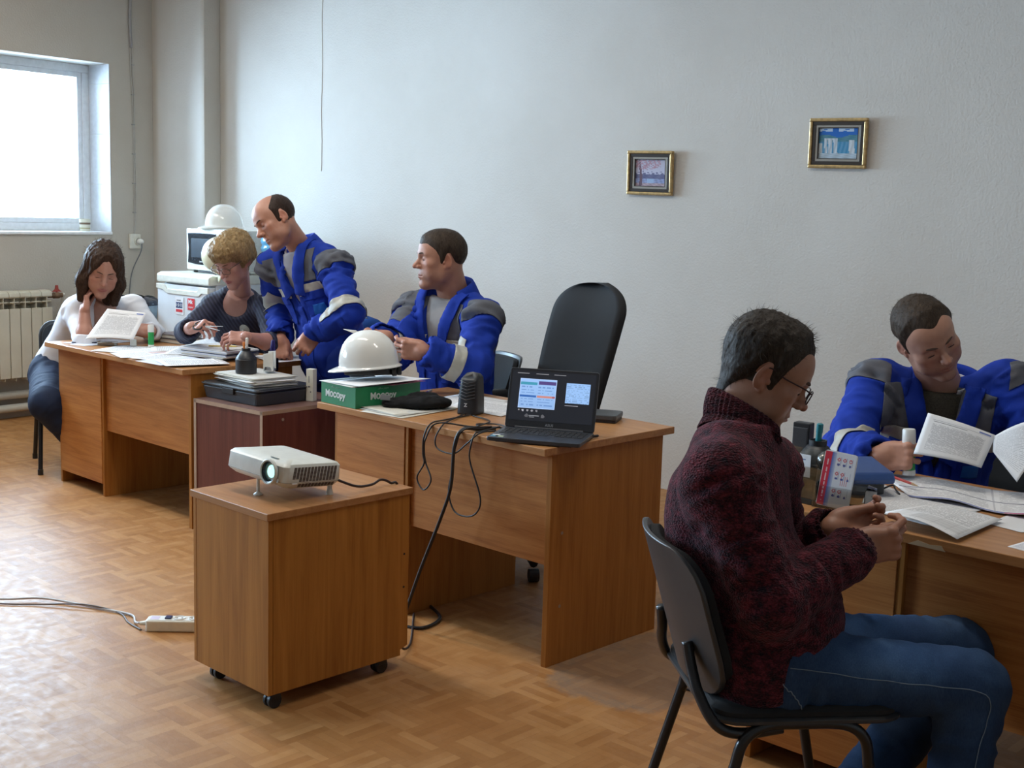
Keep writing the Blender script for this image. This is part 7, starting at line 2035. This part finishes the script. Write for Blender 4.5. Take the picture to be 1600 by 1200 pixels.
obj('sheet', MB().prism(rrect(.090, .148, .008, 3, 0, .074), 1, .0002, .0012, Matrix.Rotation(math.radians(4), 4, 'Y') @ Matrix.Rotation(math.radians(-9), 4, 'X')), WHP, l2)
painted('print', .086, .143, 50, 84, leaf, LEAF, l2, Matrix.Rotation(math.radians(4), 4, 'Y') @ Matrix.Rotation(math.radians(-9), 4, 'X') @ Matrix.Translation((0, -.0004, .002)))
BLB = plain('blue_box_plastic', (.035, .085, .26), .3)
hp = dthing('hole_punch', 'blue desk hole punch with a dark base on the right desk', 'punch', -1.640, 3.135, T0 + .0005, math.radians(-38))
obj('base', MB().prism(rrect(.115, .10, .014, 3), 2, 0, .038), plain('punch_base', (.035, .04, .045), .4), hp, .004)
obj('lever', MB().prism([(-.070, .040), (.085, .036), (.092, .050), (.080, .068), (-.070, .086), (-.078, .06)], 1, -.062, .062), BLB, hp, .006)
obj('lever_trim', MB().box(-.02, -.0635, .050, .084, -.0618, .054), plain('pale_blue_trim', (.2, .27, .42), .3), hp)
cord('thin black cord end lying right of the hole punch', [(-1.60, 3.19, T0 + .004), (-1.575, 3.20, T0 + .018), (-1.56, 3.19, T0 + .010), (-1.535, 3.165, T0 + .005)], .0025, 20, name='cord')
# ================================================================== projector, power strip, floor cords
PRJ = plain('projector_white', (.66, .66, .60), .35); PRJ2 = plain('projector_shadow_line', (.34, .34, .30), .5); VENT = plain('vent_dark', (.10, .075, .06), .6)
pj = dthing('projector', 'white video projector with a lit lens on the wooden pedestal', 'projector', -3.125, 2.235, .607, math.radians(1.5)); 
PT = Matrix.Translation((0, 0, .040)) @ Matrix.Rotation(math.radians(5.0), 4, 'X').inverted() @ Matrix.Rotation(math.radians(2.0), 4, 'Y')
pw, pdp = .300, .215
def shell(u, v):
    a = u * 2 * PI
    x, y = math.cos(a), math.sin(a); e = .22
    sx = math.copysign(abs(x) ** e, x); sy = math.copysign(abs(y) ** e, y)
    return sx, sy
def ring_at(z, gx, gyf, gyb, bow):
    out = []
    for (x, y) in rrect(pw - gx, pdp - (gyf + gyb), .016, 4, 0, (gyf - gyb) / 2):
        yy = y - bow * (1 - (x / (pw / 2)) ** 2) * (1 if y < 0 else 0)
        out.append((x, yy, z))
    return out
lay = [(0.0, .045, .030, .012, .010), (.004, .030, .020, .006, .012), (.016, .006, .004, .002, .016), (.022, .0, .0, .0, .018), (.068, .004, .002, .0, .018), (.076, .016, .010, .006, .016), (.083, .10, .05, .03, .008), (.0855, .17, .085, .05, .0)]
vs = []; L_ = [ring_at(*q) for q in lay]; n = len(L_[0])
for r in L_: vs += [PT @ Vector(p) for p in r]
fs = [tuple(range(n))[::-1], tuple((len(L_) - 1) * n + i for i in range(n))] + [(j * n + i, j * n + (i + 1) % n, (j + 1) * n + (i + 1) % n, (j + 1) * n + i) for j in range(len(L_) - 1) for i in range(n)]
obj('housing', MB().add(vs, fs), PRJ, pj, smooth='auto')
LX = .082
MLn = PT @ Matrix.Translation((LX, -pdp / 2 - .012, .045)) @ Matrix.Rotation(PI / 2, 4, 'X')
obj('lens_ring', MB().lathe([(.039, -.004), (.039, .004), (.036, .006), (.033, .004), (.031, -.004)], 32, MLn, False), PRJ, pj, smooth='auto')
obj('lens_barrel', MB().lathe([(.033, .003), (.030, .002), (.025, -.008), (.022, -.018)], 32, MLn, False), plain('lens_barrel_black', (.008, .010, .014), .25), pj, smooth='auto')
lm_, nt_, b_ = nmat('projector_lens_glow'); b_.inputs['Base Color'].default_value = (.02, .04, .05, 1); b_.inputs['Emission Color'].default_value = (.45, 1.0, .92, 1); b_.inputs['Emission Strength'].default_value = 1.6; b_.inputs['Roughness'].default_value = .05
obj('lens_glass', MB().lathe([(.0225, -.012), (.016, -.006), (.008, -.0035), (.0005, -.003)], 28, MLn, False), lm_, pj, smooth=True)
obj('sensor', MB().cyl((0, 0, 0), (0, 0, .0015), .006, n=12), PRJ2, pj).matrix_local = PT @ Matrix.Translation((LX + .043, -pdp / 2 - .010, .026)) @ Matrix.Rotation(PI / 2, 4, 'X')
seam_ = [PT @ Vector((x * 1.001, y - .0004, .0215)) for (x, y, z) in ring_at(.0215, .001, .0005, 0, .0175)]
obj('seam_line', MB().tube(seam_, .0009, 4, closed=True), PRJ2, pj)
vm = obj('vent_slot', MB().box(0, -.0050, -.0016, .0012, .0050, .0016), VENT, pj); first = True
for r in range(11):
    for c in range(13):
        if r < 2 and c < 2: continue
        y = -.074 + c * .0128 + (r - 5) * .0006; z = .026 + r * .0040
        o = vm if first else vm.copy()
        if not first: COL.objects.link(o)
        first = False
        o.matrix_local = PT @ Matrix.Translation((pw / 2 - .0004 - .0020 * max(0, (z - .022) / .046), y, z))
for r in range(3):
    for c in range(11):
        o = vm.copy(); COL.objects.link(o); o.matrix_local = PT @ Matrix.Translation((pw / 2 - .0035 - .004 * (2 - r) * .5, -.05 + c * .0128, .008 + r * .0040)) @ Matrix.Rotation(.5 * (2 - r) * .5, 4, 'Y')
obj('glint_strip', MB().box(0, -.010, -.0018, .002, .010, .0018), plain('white_glint', (.9, .9, .9), .1), pj).matrix_local = PT @ Matrix.Translation((pw / 2 - .001, -.072, .019))  # small white strip painted on as a glint of light
ft = obj('front_foot', MB().cyl((-.012, -.085, .004), (-.012, -.085, .055), .0048, n=12).lathe([(.014, 0), (.014, .003), (.009, .007), (.004, .010)], 20, Matrix.Translation((-.012, -.085, 0))), PRJ, pj, smooth='auto')
for x in (-.12, .125): obj('rear_foot', MB().lathe([(.011, 0), (.011, .006), (.008, .018), (.008, .030)], 16, Matrix.Translation((x, .085, 0))), PRJ, pj, smooth='auto')
obj('top_slider', MB().box(-.018, -.008, 0, .018, .008, .002), PRJ2, pj, .0008).matrix_local = PT @ Matrix.Translation((.055, -.078, .0795)) @ Matrix.Rotation(-.35, 4, 'X')
cord('dark cord looping from the back of the projector over the cart edge', [(-2.985, 2.335, .655), (-2.965, 2.40, .628), (-2.975, 2.47, .622), (-2.99, 2.52, .628), (-2.985, 2.555, .614), (-2.98, 2.588, .58), (-2.985, 2.60, .30), (-3.0, 2.62, .06), (-3.06, 2.72, .008), (-3.30, 2.95, .007)], .0042, 90, plain('dark_brown_cord', (.03, .016, .014), .5), name='cord')
ps = dthing('power_strip', 'white power strip with a blue switch on the floor left of the cart', 'power strip', -3.735, 2.215, 0.0005, math.radians(46))
obj('housing', MB().prism(rrect(.36, .062, .012, 3, .08, 0), 2, 0, .040), OFFWHITE, ps, .005)
obj('top_face', MB().prism(rrect(.345, .048, .006, 3, .08, 0), 2, .040, .0415), WHITE_PL, ps)
obj('rocker_switch', MB().box(-.035, -.014, .0415, -.012, .014, .047), plain('navy_switch', (.015, .025, .09), .3), ps, .002)
obj('rating_label', MB().box(-.085, -.016, .0415, -.055, .016, .0420), plain('lilac_label', (.60, .52, .66), .5), ps)
for k in range(4):
    x = .015 + k * .052
    obj('outlet', MB().lathe([(.021, 0), (.021, .003), (.018, .003), (.018, .0005), (.001, .0005)], 20, Matrix.Translation((x, 0, .0415))), WHITE_PL, ps, smooth='auto')
    for s in (-1, 1): obj('outlet_hole', MB().cyl((x + s * .009, 0, .0420), (x + s * .009, 0, .0426), .0035, n=8), HOLE_SHADE, ps)
obj('cord_gland', MB().cyl((-.10, 0, .022), (-.125, 0, .020), .009, .006, 12), OFFWHITE, ps, smooth='auto')
WCORD = plain('pale_cord', (.52, .48, .46), .5); BCORD = plain('brown_grey_cord', (.13, .10, .09), .5)
cord('pale cord running from the power strip along the floor to the left', [(-3.825, 2.125, .021), (-3.88, 2.14, .008), (-3.96, 2.17, .006), (-4.08, 2.13, .006), (-4.161, 2.10, .006), (-4.33, 2.01, .012), (-4.42, 1.90, .010), (-4.60, 1.78, .006), (-5.2, 1.5, .006)], .0042, 70, WCORD, name='cord')
cord('thin brownish cord crossing the pale one beside the power strip', [(-3.80, 2.118, .004), (-3.90, 2.125, .004), (-4.02, 2.15, .005), (-4.161, 2.085, .014), (-4.30, 1.965, .005), (-4.40, 1.87, .005), (-4.60, 1.74, .005), (-5.2, 1.42, .005)], .0030, 70, BCORD, name='cord')
cord('black cord end lying on the floor by the foreground chair', [(-2.19, 3.115, .004), (-2.10, 3.135, .004), (-2.0, 3.13, .004), (-1.92, 3.10, .004)], .0045, 24, name='cord')
# ---- cup on the sill, bag behind the standing man
cn = thing('paper_cup', 'cream cup with a dark band standing on the window sill', 'cup', (XW - .12, 5.16, Z0 + .0005))
obj('wall', MB().lathe([(.034, 0), (.040, .085), (.041, .088), (.038, .088), (.033, .004), (.001, .003)], 24), plain('cream_cup', (.66, .64, .52), .5), cn, smooth='auto')
obj('band', MB().lathe([(.0378, .048), (.0392, .062)], 24, None, False), plain('brown_band', (.15, .10, .06), .5), cn, smooth='auto')
obj('label', MB().lathe([(.0362, .016), (.0370, .026)], 24, None, False), plain('olive_band', (.42, .38, .22), .5), cn, smooth='auto')
st = thing('stool', 'small wooden stool against the wall holding the blue bag', 'stool', DW(-5.40, 4.38, 0), DA)
obj('seat', MB().prism(rrect(.30, .30, .03, 3), 2, .59, .62), DESK_H, st, .003)
for x in (-.12, .12):
    for y in (-.12, .12): obj('leg', MB().box(x - .016, y - .016, 0, x + .016, y + .016, .59), DESK_V, st)
bg = thing('bag', 'blue fabric bag with a dark top behind the standing man', 'bag', DW(-5.40, 4.38, .6205), DA)
F = Field((-.15, -.11, 0), (.15, .11, .34), .008); F.add(rbox((0, 0, .13), (.125, .08, .125), .04, np.eye(3))); F.add(ellipsoid((0, 0, .24), (.10, .055, .03)), .03)
V, Q = F.mesh(); V += vnormals(V, Q) * (.006 * vnoise(V, 18, 4))[:, None]; V[:, 2] = np.maximum(V[:, 2], .001)
array_obj('sack', V, Q, fabric('bag_blue', (.012, .06, .26), .8), bg, (0, 0, 0))
obj('handle', MB().tube(curve_pts([(-.05, 0, .26), (-.04, 0, .315), (.04, 0, .315), (.05, 0, .26)], 20), .010, 8), BLACK_FAB, bg, smooth=True)
obj('zip', MB().tube(curve_pts([(-.09, -.02, .262), (0, -.03, .272), (.09, -.02, .262)], 12), .004, 6), GREY_PL, bg, smooth=True)
